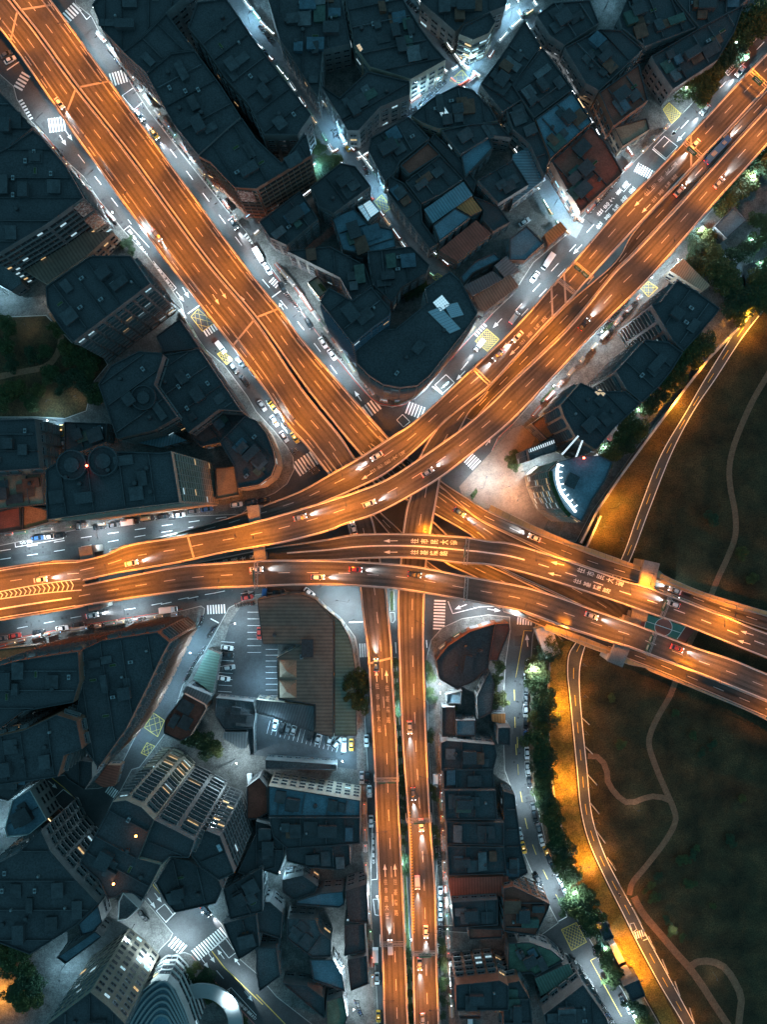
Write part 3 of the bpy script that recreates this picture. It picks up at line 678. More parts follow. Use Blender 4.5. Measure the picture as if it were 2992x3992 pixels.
streetlamps('led', TT(5,[(120,1545),(0,1590)])+TT(7,[(1450,20),(1050,45),(700,85),(350,150),(0,205)]), 25, ('east','along the north pavement of the west avenue'), 'white street lamps', h)
streetlamps('led', TT(7,[(0,820),(400,745),(800,680),(1150,620)]), 25, ('west','along the south pavement of the west avenue'), 'white street lamps', h)
streetlamps('ledb', TT(8,[(1135,920),(1150,1300),(1165,1640)])+TT(11,[(1185,300),(1205,700),(1215,1100),(1232,1500)]), 22, ('top','on the lit pavement right of the south ramps'), 'white street lamps', h)
streetlamps('led', TT(8,[(380,530),(560,690),(650,860),(700,1250),(712,1600)])+TT(11,[(725,300),(745,700),(750,1100),(780,1600)]), 30, ('top','on the pavement left of the south ramps'), 'white street lamps', h)
streetlamps('cy', AL1, 24, ('north','along the long alley with the parked truck'), 'alley lamps', h, z=0.14)
streetlamps('cy', AL2, 22, ('west','along the cross alley lined with scooters'), 'alley lamps', h, z=0.14)
streetlamps('cy', AL3, 26, ('north','along the alley that passes the yellow hatched junction'), 'alley lamps', h, z=0.15)
streetlamps('cy', AL4, 24, ('north','along the narrow alley in the upper right block'), 'alley lamps', h, z=0.15)
streetlamps('tl', TT(7,[(1400,760),(1260,1000),(1130,1250),(900,1600)]), 17, ('north','along the diagonal side street with the hatched boxes'), 'alley lamps', -h)
streetlamps('led', TT(9,[(118,900),(72,1200),(90,1600)])+TT(12,[(130,150),(215,500),(330,800),(440,1000),(600,1300),(760,1560)]), 30, ('top','on the tree side of the sloping street right of the south ramps'), 'white street lamps', -h)
streetlamps('tl', TT(10,[(260,140),(420,300),(560,440)]), 22, ('top left','by the wide dark junction in the lower left'), 'white street lamps', h)
streetlamps('led', TT(10,[(1010,950),(1110,1100),(1310,1300),(1500,1510),(1640,1640)]), 24, ('top left','along the street in the bottom left with bus stop writing'), 'white street lamps', h)
streetlamps('park', TT(9,[(262,1000),(262,1240),(268,1660)])+TT(12,[(285,40),(330,330),(385,470),(455,650),(540,860)]), 26, ('top','at the foot of the lit slope by the park road'), 'park lamps', h)
streetlamps('park', TT(12,[(640,1100),(760,1300),(840,1470),(900,1580)]), 26, ('middle','at the lower end of the lit slope by the park road'), 'park lamps', h)
streetlamps('park', TT(6,[(1575,330),(1450,500)]), 14, ('top','at the chevron end of the upper park road'), 'park lamps', -h)
streetlamps('park', TT(6,[(1230,740),(1100,860),(900,1080),(820,1180)]), 20, ('top','between the trees and the flood wall of the upper park'), 'park lamps', h)
for i, (t, p, k, z, lb) in enumerate([
    (4,(195,465),'garden',0.2,'lone orange park lamp in the dark west park'),
    (4,(300,322),'garden',0.2,'park lamp at the top edge of the dark west park'),
    (4,(335,935),'garden',0.2,'left one of two park lamps above the taxi alley'),
    (4,(500,915),'garden',0.2,'right one of two park lamps above the taxi alley'),
    (4,(370,1065),'cyb',0.15,'lamp at the mouth of the taxi alley'),
    (4,(400,1330),'cy',0.15,'lamp at the bottom bend of the taxi alley'),
    (4,(310,168),'cyb',0.15,'lamp between the striped roof and the tall dark roof in the west'),
    (4,(60,250),'cyb',0.15,'bright lamp over the small blue yard at the left edge'),
    (7,(1508,705),'ledb',0.15,'very bright lamp throwing a round pool on the corner car park'),
    (7,(1320,905),'tl',0.15,'bright lamp by the long scooter row at the diagonal street'),
    (7,(1520,1590),'ledb',0.15,'bright lamp over the small yard below the car park tree'),
    (8,(515,1545),'tl',0.15,'bright lamp at the right end of the lower walled car park'),
    (8,(170,1345),'tl',0.15,'lamp over the parked cars of the lower walled car park'),
    (8,(1160,1040),'ledb',0.15,'very bright lamp at the corner of the small houses right of the south ramps'),
    (8,(545,1590),'cyb',0.15,'lamp just below the walled car park'),
    (8,(30,1150),'tl',0.15,'lamp in the courtyard beside the two pyramid skylights'),
    (11,(505,760),'ledb',0.15,'bright lamp at the end of the crooked lane left of the south ramps'),
    (11,(535,1195),'ledb',0.15,'bright lamp in the narrow yard among the low roofs at the bottom'),
    (11,(185,620),'cyb',0.15,'lamp at the kink of the crooked lane'),
    (11,(665,1500),'ledb',0.15,'bright lamp over the market yard at the bottom'),
    (11,(745,760),'ledb',0.15,'bright round lamp at the kerb half way down the left pavement'),
    (11,(1212,1340),'ledb',0.15,'bright round lamp on the right pavement near the bottom'),
    (5,(275,265),'ledb',0.15,'glaring lamp in front of the scooter row under the tall glass front'),
    (5,(610,690),'ledb',0.15,'glaring lamp near the tip of the wedge shaped block'),
    (1,(750,1455),'ledb',0.15,'glaring lamp beside the bus stop writing in the west'),
    (1,(625,160),'ledb',0.15,'glaring lamp near the top by the north-east kerb'),
    (2,(780,830),'ledb',0.15,'bright lamp over the scooter parking of the cross alley'),
    (2,(1160,540),'cyb',0.15,'bright lamp in front of the arcaded facade on the cross alley'),
    (3,(600,60),'cyl',0.15,'lamp over the large blue yard in the upper right'),
    (3,(40,60),'cyb',0.15,'bright lamp at the top alley crossing with the dark sedan'),
    (3,(1420,330),'ledb',0.15,'bright lamp at the kerb below the roadside trees'),
    (3,(1110,670),'ledb',0.15,'bright lamp by the yellow grid box'),
    (3,(400,1440),'ledb',0.15,'bright lamp at the alley mouth on the north-east street'),
    (6,(990,80),'ledb',0.15,'bright lamp by the striped temple roof'),
    (6,(60,1400),'led',0.15,'bright lamp at the foot of the curved office tower'),
    (5,(1450,1500),'led',0.15,'bright lamp glaring on the plaza corner'),
    (6,(800,990),'cyb',0.15,'lamp on the lane behind the three towers, upper'),
    (6,(600,1260),'cyb',0.15,'lamp on the lane behind the three towers, lower'),
    (9,(1060,560),'cyb',0.15,'lamp hanging low beside the north slip deck in the park'),
    (10,(130,130),'cyb',0.15,'glaring lamp along the white wall in the lower left'),
    (10,(30,380),'cyb',0.15,'second glaring lamp lower down the white wall in the lower left'),
    (10,(680,900),'cyb',0.15,'glaring lamp in the yard at the foot of the twin beacon tower'),
    (10,(1000,1120),'ledb',0.15,'glaring lamp at the corner plaza of the lower junction'),
    (10,(870,1010),'ledb',0.15,'glaring lamp beside the parked black car at the lower junction'),
    (10,(1330,910),'cyb',0.15,'lamp beside the car at the right arm of the lower junction'),
    (10,(1240,30),'tl',0.15,'added lamp at the foot of the tallest balcony facade, right one'),  # this lamp and the next are added to brighten the facade
    (7,(1180,1560),'tl',0.15,'added lamp at the foot of the tallest balcony facade, left one'),
    (10,(1500,320),'cyb',0.15,'lamp below the striped facades of the narrow tower'),
    (10,(450,1230),'tl',0.15,'lamp on the blue lit terrace left of the slab tower'),
    (10,(1240,1560),'cyl',0.15,'lamp inside the round ring canopy at the bottom'),
    (10,(900,1500),'cyb',0.15,'lamp on the banded terrace building at the bottom'),
    (10,(70,1150),'garden',0.15,'greenish glowing lamp among the trees at the left edge'),
    (10,(20,1480),'park',0.15,'orange lamp on the road in the bottom left corner'),
    (6,(1500,430),'park',0.1,'bright orange lamp on the bend below the chevrons of the upper park road'),
    (6,(640,1640),'park',0.1,'orange lamp lighting the lawn beside the curved office tower'),
    (9,(600,90),'park',0.1,'orange lamp on the lawn above the slip deck'),
    (12,(790,258),'garden',0.1,'small orange park lamp at the bulge of the footpath'),
    (12,(1050,1028),'garden',0.1,'small orange park lamp on the dark lawn right of the crosswalk'),
    (12,(1305,1330),'garden',0.1,'small orange park lamp inside the footpath loop'),
    (12,(560,960),'park',0.15,'lamp over the first flood gate of the park wall'),
    (12,(700,1150),'park',0.15,'lamp over the bright landing beside the flood gate'),
    (12,(590,1150),'cyb',0.15,'white lamp in the planting below the yellow grid box'),
    (12,(380,720),'ledb',0.15,'white lamp beside the white parked cars of the sloping street'),
    (12,(780,1560),'led',0.15,'white lamp by the cars in the bottom right street'),
    (9,(150,980),'ledb',0.15,'white lamp at the shrubs where the sloping street starts'),
    (9,(80,620),'led',0.15,'white lamp at the small crossing under the southernmost bridge'),
    (8,(1400,600),'led',0.15,'white lamp by the curved arrows under the crossing bridges'),
    (8,(860,560),'led',0.15,'white lamp on the small island between the south ramps'),
    (8,(600,560),'led',0.15,'white lamp at the corner left of the south ramps'),
    (6,(30,1560),'plz',0.15,'orange lamp on the salmon coloured plaza'),
    (5,(1590,1500),'plz',0.15,'orange lamp on the plaza next to the bare patch'),
    (8,(930,1230),'cy',0.15,'lamp in the planted strip between the south ramps, upper'),
    (11,(955,560),'cyb',0.15,'lamp in the planted strip between the south ramps, middle'),
    (11,(975,1060),'cyb',0.15,'lamp in the planted strip between the south ramps, lower'),
    (6,(1560,50),'cyb',0.15,'white lamp on the lane among the trees in the right upper park edge'),
    (3,(1520,1620),'cyb',0.15,'white lamp on the lane next to the trees right of the small blue roof')]):
    q = W(T(t,p), 0); lamp(k, (q.x, q.y, z), rnd.uniform(0,6.28), lb, 'single yard and corner lamps')

for k, (t,p) in enumerate([(6,(1380,560)),(6,(1230,760)),(6,(1090,990)),(6,(960,1240)),(6,(850,1520)),(9,(700,180))]):
    q = W(T(t,p),0); lamp('rd', (q.x,q.y,.05), 2.4, '%s added lamp from the top on the west edge of the upper park road' % ORD[k], 'added park road lamps')  # lamps with dark lenses, added to warm the park road to amber
for k, (t,p) in enumerate([(9,(460,980)),(9,(470,1180)),(9,(475,1420)),(12,(500,100)),(12,(540,330)),(12,(640,600)),(12,(770,860)),(12,(900,1130)),(12,(1030,1370)),(12,(1180,1640))]):
    q = W(T(t,p),0); lamp('rd', (q.x,q.y,.05), 2.8, '%s added lamp from the top on the east edge of the lower park road' % ORD[k], 'added park road lamps')
# ------------------------------------------------------------------ sign gantries
M_SIGN = mat('road_sign_green', (0.02,0.10,0.06), 0.5, var=0.1)
def gantry(label, p0, p1, z, hgt=6.2, signs=1, dbl=True):
    a, c = W(p0, z), W(p1, z); m = (a+c)/2; ang = math.atan2((c-a).y, (c-a).x); L = (c-a).length
    r = empty('sign_gantry', (m.x, m.y, z), ang); tag(r, label, 'sign gantry', 'gantries over the viaducts')
    for s in (-1,1):
        b = MB(); b.cyl((s*(L/2),-0.4,0), (s*L/2,-0.4,hgt+0.6), 0.16, n=6); b.cyl((s*(L/2),0.4,0), (s*L/2,0.4,hgt+0.6), 0.16, n=6); b.build('post', M_CONC, r)
    b = MB()
    for y in (-0.5, 0.5):
        for zz in (hgt-0.6, hgt+0.6): b.cyl((-L/2,y,zz), (L/2,y,zz), 0.11, n=5)
    k = int(L/1.2)
    for i in range(k):
        x0 = -L/2+L*i/k; x1 = x0+L/k; s = -0.5 if i % 2 else 0.5
        b.cyl((x0,s,hgt+0.6), (x1,-s,hgt+0.6), 0.05, n=4, caps=False); b.cyl((x0,-0.5,hgt-0.6 if i%2 else hgt+0.6), (x1,-0.5,hgt+0.6 if i%2 else hgt-0.6), 0.05, n=4, caps=False)
    b.build('truss', M_CONC, r)
    for i in range(signs):
        x = (i-(signs-1)/2)*L/(signs+0.6); b = MB(); b.box((x,-0.75,hgt), (L/(signs+1.2),0.25,2.6)); f = b.build('sign_panel', M_SIGN, r)
        b = MB(); b.box((x,-0.89,hgt+0.5), (L/(signs+1.2)*0.7,0.03,0.3)); b.box((x,-0.89,hgt-0.3), (L/(signs+1.2)*0.5,0.03,0.3)); b.build('border_strip', M_WHITE, f)
G = gantry
G('lattice gantry with two sign boards over the dark westbound bridge, near the painted writing', T('c',(1282,1235)), T('c',(1262,1445)), 16.1, signs=1)
G('pair-beam gantry over the southernmost crossing bridge beside the concrete crossbeam', T('d',(640,705)), T('d',(640,905)), 17.2, signs=1)
G('gantry with wide dark sign boards over the outer deck in the middle of the north-east highway', T('b',(1285,85)), T('b',(1440,215)), 14, signs=2)
G('gantry over the outer deck in the top right corner', T('a',(1460,25)), T('a',(1600,155)), 14, signs=1)
G('gantry over the outer deck beside the white headlights, upper north-east highway', T('a',(930,590)), T('a',(1075,720)), 14, signs=1)
G('plain gantry just past the portal on the dark westbound bridge', T('e',(1440,855)), T('e',(1365,1035)), 15.6, signs=1)
G('gantry with grey square signs over the southernmost bridge near the park', T('e',(1315,1150)), T('e',(1252,1330)), 15.8, signs=2)
G('slim gantry over the southernmost bridge above the crossing', T(8,(1350,405)), T(8,(1340,560)), 17.0, signs=0)
G('gantry with sign boards over the left hand south ramp', T(11,(765,45)), T(11,(918,42)), 10, signs=2)
G('slim gantry over the left hand south ramp, lower part', T(11,(800,1085)), T(11,(965,1080)), 10, signs=0)
G('gantry over the right hand south ramp, upper part', T(11,(968,302)), T(11,(1130,298)), 10, signs=1)
G('gantry over the right hand south ramp, lower part', T(11,(1002,1143)), T(11,(1168,1140)), 10, signs=1)
G('slim gantry casting a thin shadow across the outer deck before the wide curve', T('b',(505,935)), T('b',(628,1055)), 14, signs=0)
G('double beam gantry across the outer deck below the dark sign boards', T('b',(1175,230)), T('b',(1305,340)), 14, signs=0)

# ------------------------------------------------------------------ painted markings on the streets
ZM = 0.012
def seg(b, p, q, wd, z=ZM):
    a, c = W(p,0), W(q,0); e = (c-a).normalized(); nn = Vector((-e.y,e.x,0))*wd/2
    b.face([(a.x-nn.x,a.y-nn.y,z),(c.x-nn.x,c.y-nn.y,z),(c.x+nn.x,c.y+nn.y,z),(a.x+nn.x,a.y+nn.y,z)])
def crosswalk(t, p0, p1, blen, n, z=ZM):
    a, c = W(T(t,p0),0), W(T(t,p1),0); e = (c-a).normalized(); nn = Vector((-e.y,e.x,0))*blen/2; b = MB(); L = (c-a).length; wd = L/(2*n-1)
    for i in range(n):
        s = a+e*(2*i*wd); q = s+e*wd*1.05; b.face([(s.x-nn.x,s.y-nn.y,z),(q.x-nn.x,q.y-nn.y,z),(q.x+nn.x,q.y+nn.y,z),(s.x+nn.x,s.y+nn.y,z)])
    o = b.build('crosswalk', M_WHITE); tag(o, kind='structure')
for a in [(1,(415,130),(500,45),4.2,6),(1,(115,575),(170,480),3.6,5),(1,(120,655),(190,780),3.2,7),(1,(715,520),(815,490),4.8,6),(1,(315,815),(420,800),5.2,6),(1,(1600,1500),(1670,1570),4.0,5),
          (4,(1325,500),(1395,455),2.6,5),(5,(255,1380),(375,1300),5.6,7),(5,(705,1010),(785,950),4.8,5),(5,(975,975),(1080,1015),4.6,6),(5,(1405,500),(1470,430),3.4,5),(5,(1370,1300),(1450,1375),4.6,7),
          (7,(1340,625),(1455,618),3.3,7),(8,(1188,562),(1180,752),4.2,10),(8,(668,888),(720,885),5.0,4),(9,(30,702),(125,708),2.6,6),(3,(805,1090),(915,1148),3.6,8),(3,(1165,1530),(1275,1465),3.6,7),
          (10,(695,135),(760,180),3.2,6),(10,(1110,1120),(1185,1180),4.4,5),(10,(1262,1215),(1450,1062),4.6,13),(5,(95,150),(140,190),2.4,4)]: crosswalk(*a)
crosswalk(12,(800,1092),(862,1072),2.6,5, z=0.1)
def netbox(t, pts, n, m=None, z=ZM, wd=0.22):
    P = TT(t, pts); b = MB()
    for i in range(4): seg(b, P[i], P[(i+1)%4], wd, z)
    L = lambda a,c,k: (a[0]+(c[0]-a[0])*k, a[1]+(c[1]-a[1])*k)
    for i in range(1, 2*n):
        k = i/n
        if k <= 1:
            seg(b, L(P[0],P[1],k), L(P[0],P[3],k), wd*.5, z); seg(b, L(P[1],P[0],k), L(P[1],P[2],k), wd*.5, z+.003)
        if k < 1:
            seg(b, L(P[2],P[1],k), L(P[2],P[3],k), wd*.5, z+.001); seg(b, L(P[3],P[0],k), L(P[3],P[2],k), wd*.5, z+.004)
    o = b.build('road_markings', m or M_YEL); tag(o, kind='structure')
netbox(2,[(1252,525),(1330,455),(1382,520),(1345,548)],2,z=0.16); netbox(2,[(765,1305),(810,1262),(875,1345),(825,1378)],3,z=0.16)
netbox(3,[(980,715),(1020,672),(1100,748),(1035,808)],6,z=0.145); netbox(4,[(1235,390),(1280,340),(1385,430),(1310,485)],2); netbox(4,[(1405,630),(1440,610),(1502,665),(1465,700)],3)
netbox('b',[(525,685),(620,585),(720,670),(625,768)],6); netbox(5,[(1140,140),(1170,110),(1205,130),(1175,165)],2,z=0.15); netbox(6,[(830,205),(885,165),(945,205),(885,265)],2,z=0.145)
netbox(7,[(932,1385),(990,1290),(1063,1340),(1020,1445)],2); netbox(7,[(912,1550),(950,1483),(1000,1505),(962,1572)],2); netbox(12,[(318,1055),(415,1008),(482,1135),(385,1190)],5,z=ZM)
netbox(3,[(1560,60),(1640,-30),(1720,20),(1640,110)],5,z=0.16)
def outline(t, pts, m=None, z=ZM, wd=0.22, close=True):
    P = TT(t, pts); b = MB()
    for i in range(len(P)-(0 if close else 1)): seg(b, P[i], P[(i+1)%len(P)], wd, z)
    o = b.build('road_markings', m or M_WHITE); tag(o, kind='structure')
for a in [(1,[(790,620),(862,570),(932,650),(865,712)]),(1,[(505,55),(540,40),(592,100),(560,128)]),('b',[(200,1040),(290,955),(358,1020),(265,1105)]),('a',[(730,580),(820,485),(928,570),(835,668)]),
          ('c',[(720,285),(768,240),(828,300),(775,342)]),(10,[(345,200),(410,140),(488,200),(415,272)]),(10,[(1010,925),(1065,880),(1120,950),(1075,1000)]),(10,[(1405,1135),(1460,1105),(1525,1195),(1480,1230)]),
          (8,[(1240,570),(1270,650),(1450,605),(1600,600)],None,ZM,0.22,False),(9,[(20,1070),(75,765),(125,768)],M_YEL,ZM,0.22,False),(9,[(75,1060),(92,950),(112,955),(100,1060)]),
          (12,[(320,870),(355,970),(300,1000)],None,ZM,0.25,False),(12,[(710,1620),(508,1255),(555,1230)],M_YEL,ZM,0.22,False),(11,[(752,348),(770,348),(782,720),(740,725)]),
          (11,[(790,848),(755,850),(768,950),(795,955)]),(7,[(95,170),(100,220),(412,165),(408,125)]),('d',[(700,905),(715,958),(860,935)],None,ZM,0.22,False),
          (3,[(1375,455),(1405,495),(1550,345),(1520,310)]),(1,[(800,1490),(838,1460),(965,1600)],None,ZM,0.2,False),(4,[(990,30),(1140,205),(1110,230)],None,ZM,0.2,False),(10,[(1465,1440),(1495,1420),(1658,1600)],None,ZM,0.2,False),
          (7,[(1362,682),(1415,710)],None,ZM,0.4,False),(8,[(600,706),(690,703)],None,ZM,0.35,False),(1,[(45,455),(125,400)],None,ZM,0.4,False),('b',[(180,1050),(262,1115)],None,ZM,0.4,False),('a',[(722,590),(830,680)],None,ZM,0.4,False),
          (4,[(1215,370),(1300,310)],None,ZM,0.4,False),(5,[(100,265),(160,222)],None,ZM,0.4,False),(10,[(415,272),(492,205)],None,ZM,0.4,False),(10,[(1365,1180),(1460,1095)],None,ZM,0.4,False),(10,[(1070,1000),(1135,935)],None,ZM,0.4,False),
          (10,[(335,65),(415,130),(490,205)],M_YEL,ZM,0.25,False),(10,[(985,750),(1035,815)],M_YEL,ZM,0.25,False),(10,[(1370,1185),(1450,1290),(1700,1530)],M_YEL,ZM,0.3,False),(11,[(0,1465),(200,1670)],M_YEL,ZM,0.3,False)]: outline(*a)
outline(12,[(765,1015),(790,1010),(808,1052),(780,1075)],z=0.11,wd=0.18); outline(12,[(850,1125),(880,1112)],z=0.11,wd=0.3,close=False)
def dashes(t, ps, m=None, dash=(4,6), wd=0.22, z=ZM):
    c = catmull([W(p,0).xy for p in TT(t,ps)], 60); b = MB(); paint_curve(b, c, wd, z, dash); o = b.build('road_markings', m or M_WHITE); tag(o, kind='structure')
for a in [(1,[(505,1000),(850,1450)]),(1,[(1100,965),(1580,1610)]),(5,[(40,150),(250,400),(560,810)]),(5,[(1370,680),(1320,740)]),('b',[(1200,55),(850,440)]),('b',[(1255,100),(900,480)]),
          (3,[(1640,275),(980,960)]),(3,[(770,1200),(370,1640)]),(7,[(0,245),(560,155),(1100,75),(1658,0)]),(7,[(0,300),(430,235),(900,150),(1250,90)]),(7,[(110,745),(560,660),(900,610),(1250,540),(1500,500)]),
          (8,[(900,835),(905,920)]),(8,[(1100,820),(1104,870)]),(4,[(1560,770),(1658,860)]),(5,[(60,930),(210,1150)]),(5,[(160,1090),(215,1160)]),(10,[(1400,1310),(1460,1380)]),(10,[(960,850),(1060,990)]),(7,[(1040,590),(1658,460)])]: dashes(*a)
dashes(12,[(30,-200),(38,60),(65,240),(100,410),(160,580),(230,730),(310,880),(350,965)],M_YEL); dashes(9,[(10,1150),(20,1500),(38,1700)],M_YEL)
# red and yellow kerb lines
for a in [(5,[(60,40),(420,530),(650,820),(770,935),(880,962),(980,945),(1200,725),(1530,370)]),(5,[(1658,1085),(1565,1180),(1485,1350),(1415,1530)]),(10,[(215,110),(590,480)]),(10,[(1240,1215),(1500,1500),(1658,1670)]),(7,[(0,825),(580,718),(1180,620)])]: dashes(*a, M_RED, (400,1), 0.15, 0.137)
def arrow(t, tip, tail, wd=0.75, z=ZM, wz=None, deck=None):
    if deck: zz = deck; a, c = W(T(t,tail), zz), W(T(t,tip), zz); z = zz+0.03
    else: a, c = W(T(t,tail),0), W(T(t,tip),0)
    e = (c-a).normalized(); L = (c-a).length; nn = Vector((-e.y,e.x,0)); hd = min(2.6, L*0.45); b = MB()
    q = c-e*hd
    b.face([(v.x,v.y,z) for v in (a-nn*.12, q-nn*.12, q+nn*.12, a+nn*.12)]); b.face([(v.x,v.y,z) for v in (q-nn*wd, c, q+nn*wd)])
    return b
AR = []
for a in [(1,(428,942),(385,875)),(1,(468,910),(420,840)),(4,(1190,292),(1140,228)),(4,(1222,268),(1180,200)),(5,(145,300),(175,345)),(5,(635,870),(680,935)),('a',(875,485),(945,408)),('a',(920,532),(990,455)),('a',(75,1448),(148,1370)),
          ('b',(670,578),(742,502)),('b',(372,1000),(445,925)),(3,(1030,888),(1088,828)),(10,(345,175),(280,115)),(10,(370,135),(312,85)),(10,(1005,905),(955,842)),(10,(1045,870),(1000,810)),(10,(1405,1175),(1450,1235)),(10,(1515,1230),(1550,1275)),
          (10,(1390,1260),(1345,1195)),(10,(1350,1295),(1300,1230)),(9,(92,790),(98,870)),('d',(600,945),(495,962)),(8,(1580,632),(1495,620)),(8,(1282,622),(1360,590)),('c',(1480,440),(1440,490)),(10,(1635,1510),(1580,1445))]:
    b = arrow(*a); o = b.build('road_markings', M_WHITE); tag(o, kind='structure')
def dz(key, p): t, u = DK[key].nearest(p); return DK[key].pt(t,.5).z
def darrow(key, t, tip, tail):
    z = max(dz(key, T(t,tip)), dz(key, T(t,tail))); b = arrow(t, tip, tail, deck=z+.05, wd=0.62); b.build('arrow_marking', M_WHITE, DK[key].root, DK[key].root.location)
for a in [('B','c',(612,1262),(728,1260)),('B','c',(615,1352),(726,1352)),('B','e',(515,602),(625,628)),('B','e',(490,690),(600,716)),('B',9,(1485,768),(1570,795)),('B',9,(1465,828),(1550,855)),('A','c',(435,768),(522,712)),('A','c',(385,692),(470,640)),
          ('A','b',(802,802),(880,728)),('A','b',(748,742),(830,665)),('A','a',(575,1058),(645,990)),('A','a',(635,1112),(705,1040)),('P',8,(775,1015),(780,1090)),('P',8,(840,1015),(845,1095)),('P',11,(830,622),(835,705)),('P',11,(895,620),(900,703)),
          ('D1',4,(1418,312),(1375,245)),('D1',4,(1465,275),(1422,210)),('D2',4,(1555,255),(1600,320))]: darrow(*a)
# painted writing: characters stand with their tops in the direction of travel
def glyph(ch, size, stretch=1.25):
    key = 'g'+ch
    if key in GL: return GL[key]
    cu = bpy.data.curves.new('glyph','FONT'); cu.body = ch; cu.size = 1.0; cu.align_x = 'CENTER'; cu.align_y = 'CENTER'; cu.offset = 0.012
    o = bpy.data.objects.new('glyph', cu); C.objects.link(o); dg = bpy.context.evaluated_depsgraph_get(); me = o.evaluated_get(dg).to_mesh()
    vs = [tuple(v.co) for v in me.vertices]; fs = [tuple(p.vertices) for p in me.polygons]; 
    o.evaluated_get(dg).to_mesh_clear(); bpy.data.objects.remove(o); bpy.data.curves.remove(cu); GL[key] = (vs, fs); return GL[key]
GL = {}
def writing(s, t, pfirst, plast, size, deck=None, up=None, m=None, zoff=ZM, nm='lane_writing'):
    """first character is nearest the direction of travel"""
    z = dz(deck, T(t, pfirst)) if deck else 0
    a, c = W(T(t,pfirst), z), W(T(t,plast), z); e = (a-c).normalized() if up is None else (W(T(t,up[0]),z)-W(T(t,up[1]),z)).normalized(); x = Vector((e.y,-e.x,0)); b = MB()
    zz = (z+0.03) if deck else zoff
    for i, ch in enumerate(s):
        p = a.lerp(c, i/max(1,len(s)-1)); vs, fs = glyph(ch, size); k = len(b.v); mi = 0
        if deck: tt_, uu_ = DK[deck].nearest((p.x*H/(S*(H-z))+CX, -p.y*H/(S*(H-z))+CY)); zz = DK[deck].pt(tt_,uu_).z+0.07
        for v in vs: q = p+x*v[0]*size*0.66+e*v[1]*size*1.12; b.v.append((q.x,q.y,zz))
        for f in fs: b.f.append(tuple(k+j for j in f)); b.m.append(0)
    if deck: b.build(nm, m or M_WHITE, DK[deck].root, DK[deck].root.location)
    else: o = b.build('road_markings', m or M_WHITE); tag(o, kind='structure')
writing('往市民大道','c',(870,1262),(1190,1275),2.6,'B'); writing('往基隆路','c',(868,1353),(1105,1362),2.6,'B')
writing('往市民大道','e',(765,672),(1078,778),2.6,'B'); writing('往基隆路','e',(735,760),(972,835),2.6,'B')
writing('往市民大道','d',(300,712),(602,662),2.2,'B'); writing('往市民大道','c',(530,695),(768,552),2.2,'A', m=M_WORN); writing('往市民大道','a',(680,945),(905,720),2.2,'A', m=M_WORN); writing('往基隆路','a',(740,1000),(905,820),2.2,'A', m=M_WORN)
writing('往基隆路','b',(910,690),(1085,505),2.2,'A', m=M_WORN); writing('往市民大道',8,(782,1120),(795,1400),2.0,'P', m=M_WORN); writing('往基隆路',8,(846,1135),(855,1340),2.0,'P', m=M_WORN)
writing('往市民大道',11,(836,740),(846,960),2.0,'P', m=M_WORN); writing('往基隆路',11,(898,740),(905,940),2.0,'P', m=M_WORN)
writing('公車停靠區',4,(1105,195),(1005,60),2.0); writing('公車停靠區',1,(940,1640),(840,1500),2.0); writing('公車',7,(150,190),(195,183),2.2); writing('公車停靠區',3,(1412,458),(1522,328),2.2)
writing('公車停靠區',11,(758,605),(752,435),1.6); writing('公車停靠區',10,(1640,1610),(1525,1500),2.1)
writing('往忠孝東路','a',(298,1105),(505,878),2.6); writing('往基隆路段','a',(292,1210),(560,922),2.6); writing('40','b',(272,1050),(300,1025),2.6, up=((260,1065),(310,1010)))
# ------------------------------------------------------------------ basketball court and river side bits
M_COURT = mat('court_green', (0.06,0.17,0.14), 0.8, var=0.12); M_COURTR = mat('court_red', (0.25,0.08,0.06), 0.8, var=0.12)
def q4(t, pts): return [W(p,0) for p in TT(t,pts)]
cq = q4('e',[(1240,1010),(1680,1150),(1600,1250),(1225,1115)])
root = empty('sports_court', ((cq[0]+cq[2])/2).to_tuple()); tag(root, 'teal sports court with a red centre circle between the two park bridges', 'sports court'); off = root.location
def poly(pts, z, m, name, parent, off):
    b = MB(); P = [Vector(p) for p in pts]
    if area2(P) < 0: P.reverse()
    b.face([(p.x,p.y,z) for p in P]); return b.build(name, m, parent, off)
lerpq = lambda k: (cq[0].lerp(cq[1],k), cq[3].lerp(cq[2],k))
a0,a3 = lerpq(0.12); a1,a2 = lerpq(0.82)
poly(cq, 0.30, M_COURTR, 'court_apron', root, off); poly([a0,a1,a2,a3], 0.32, M_COURT, 'court_surface', root, off)
cc = (a0+a1+a2+a3)/4; b = MB(); b.face([(cc.x+3.2*math.cos(t),cc.y+3.2*math.sin(t),0.34) for t in [i*math.pi/12 for i in range(24)]]); b.build('centre_circle', M_COURTR, root, off)
b = MB(); cyc = [Vector((cc.x+3.2*math.cos(t),cc.y+3.2*math.sin(t))) for t in [i*math.pi/12 for i in range(25)]]; paint_curve(b, cyc, 0.2, 0.36); paint_curve(b,[((a0+a3)/2).xy,((a1+a2)/2).xy],0.2,0.36); paint_curve(b,[a0.xy,a3.xy],0.2,0.36); paint_curve(b,[a1.xy,a2.xy],0.2,0.36)
b.build('court_lines', M_WHITE, root, off)
sheet('plaza', TT('e',[(560,780),(900,880),(1240,1010),(1180,1090),(800,950),(520,830)]), 0.22, MATS['plaza_paving'])
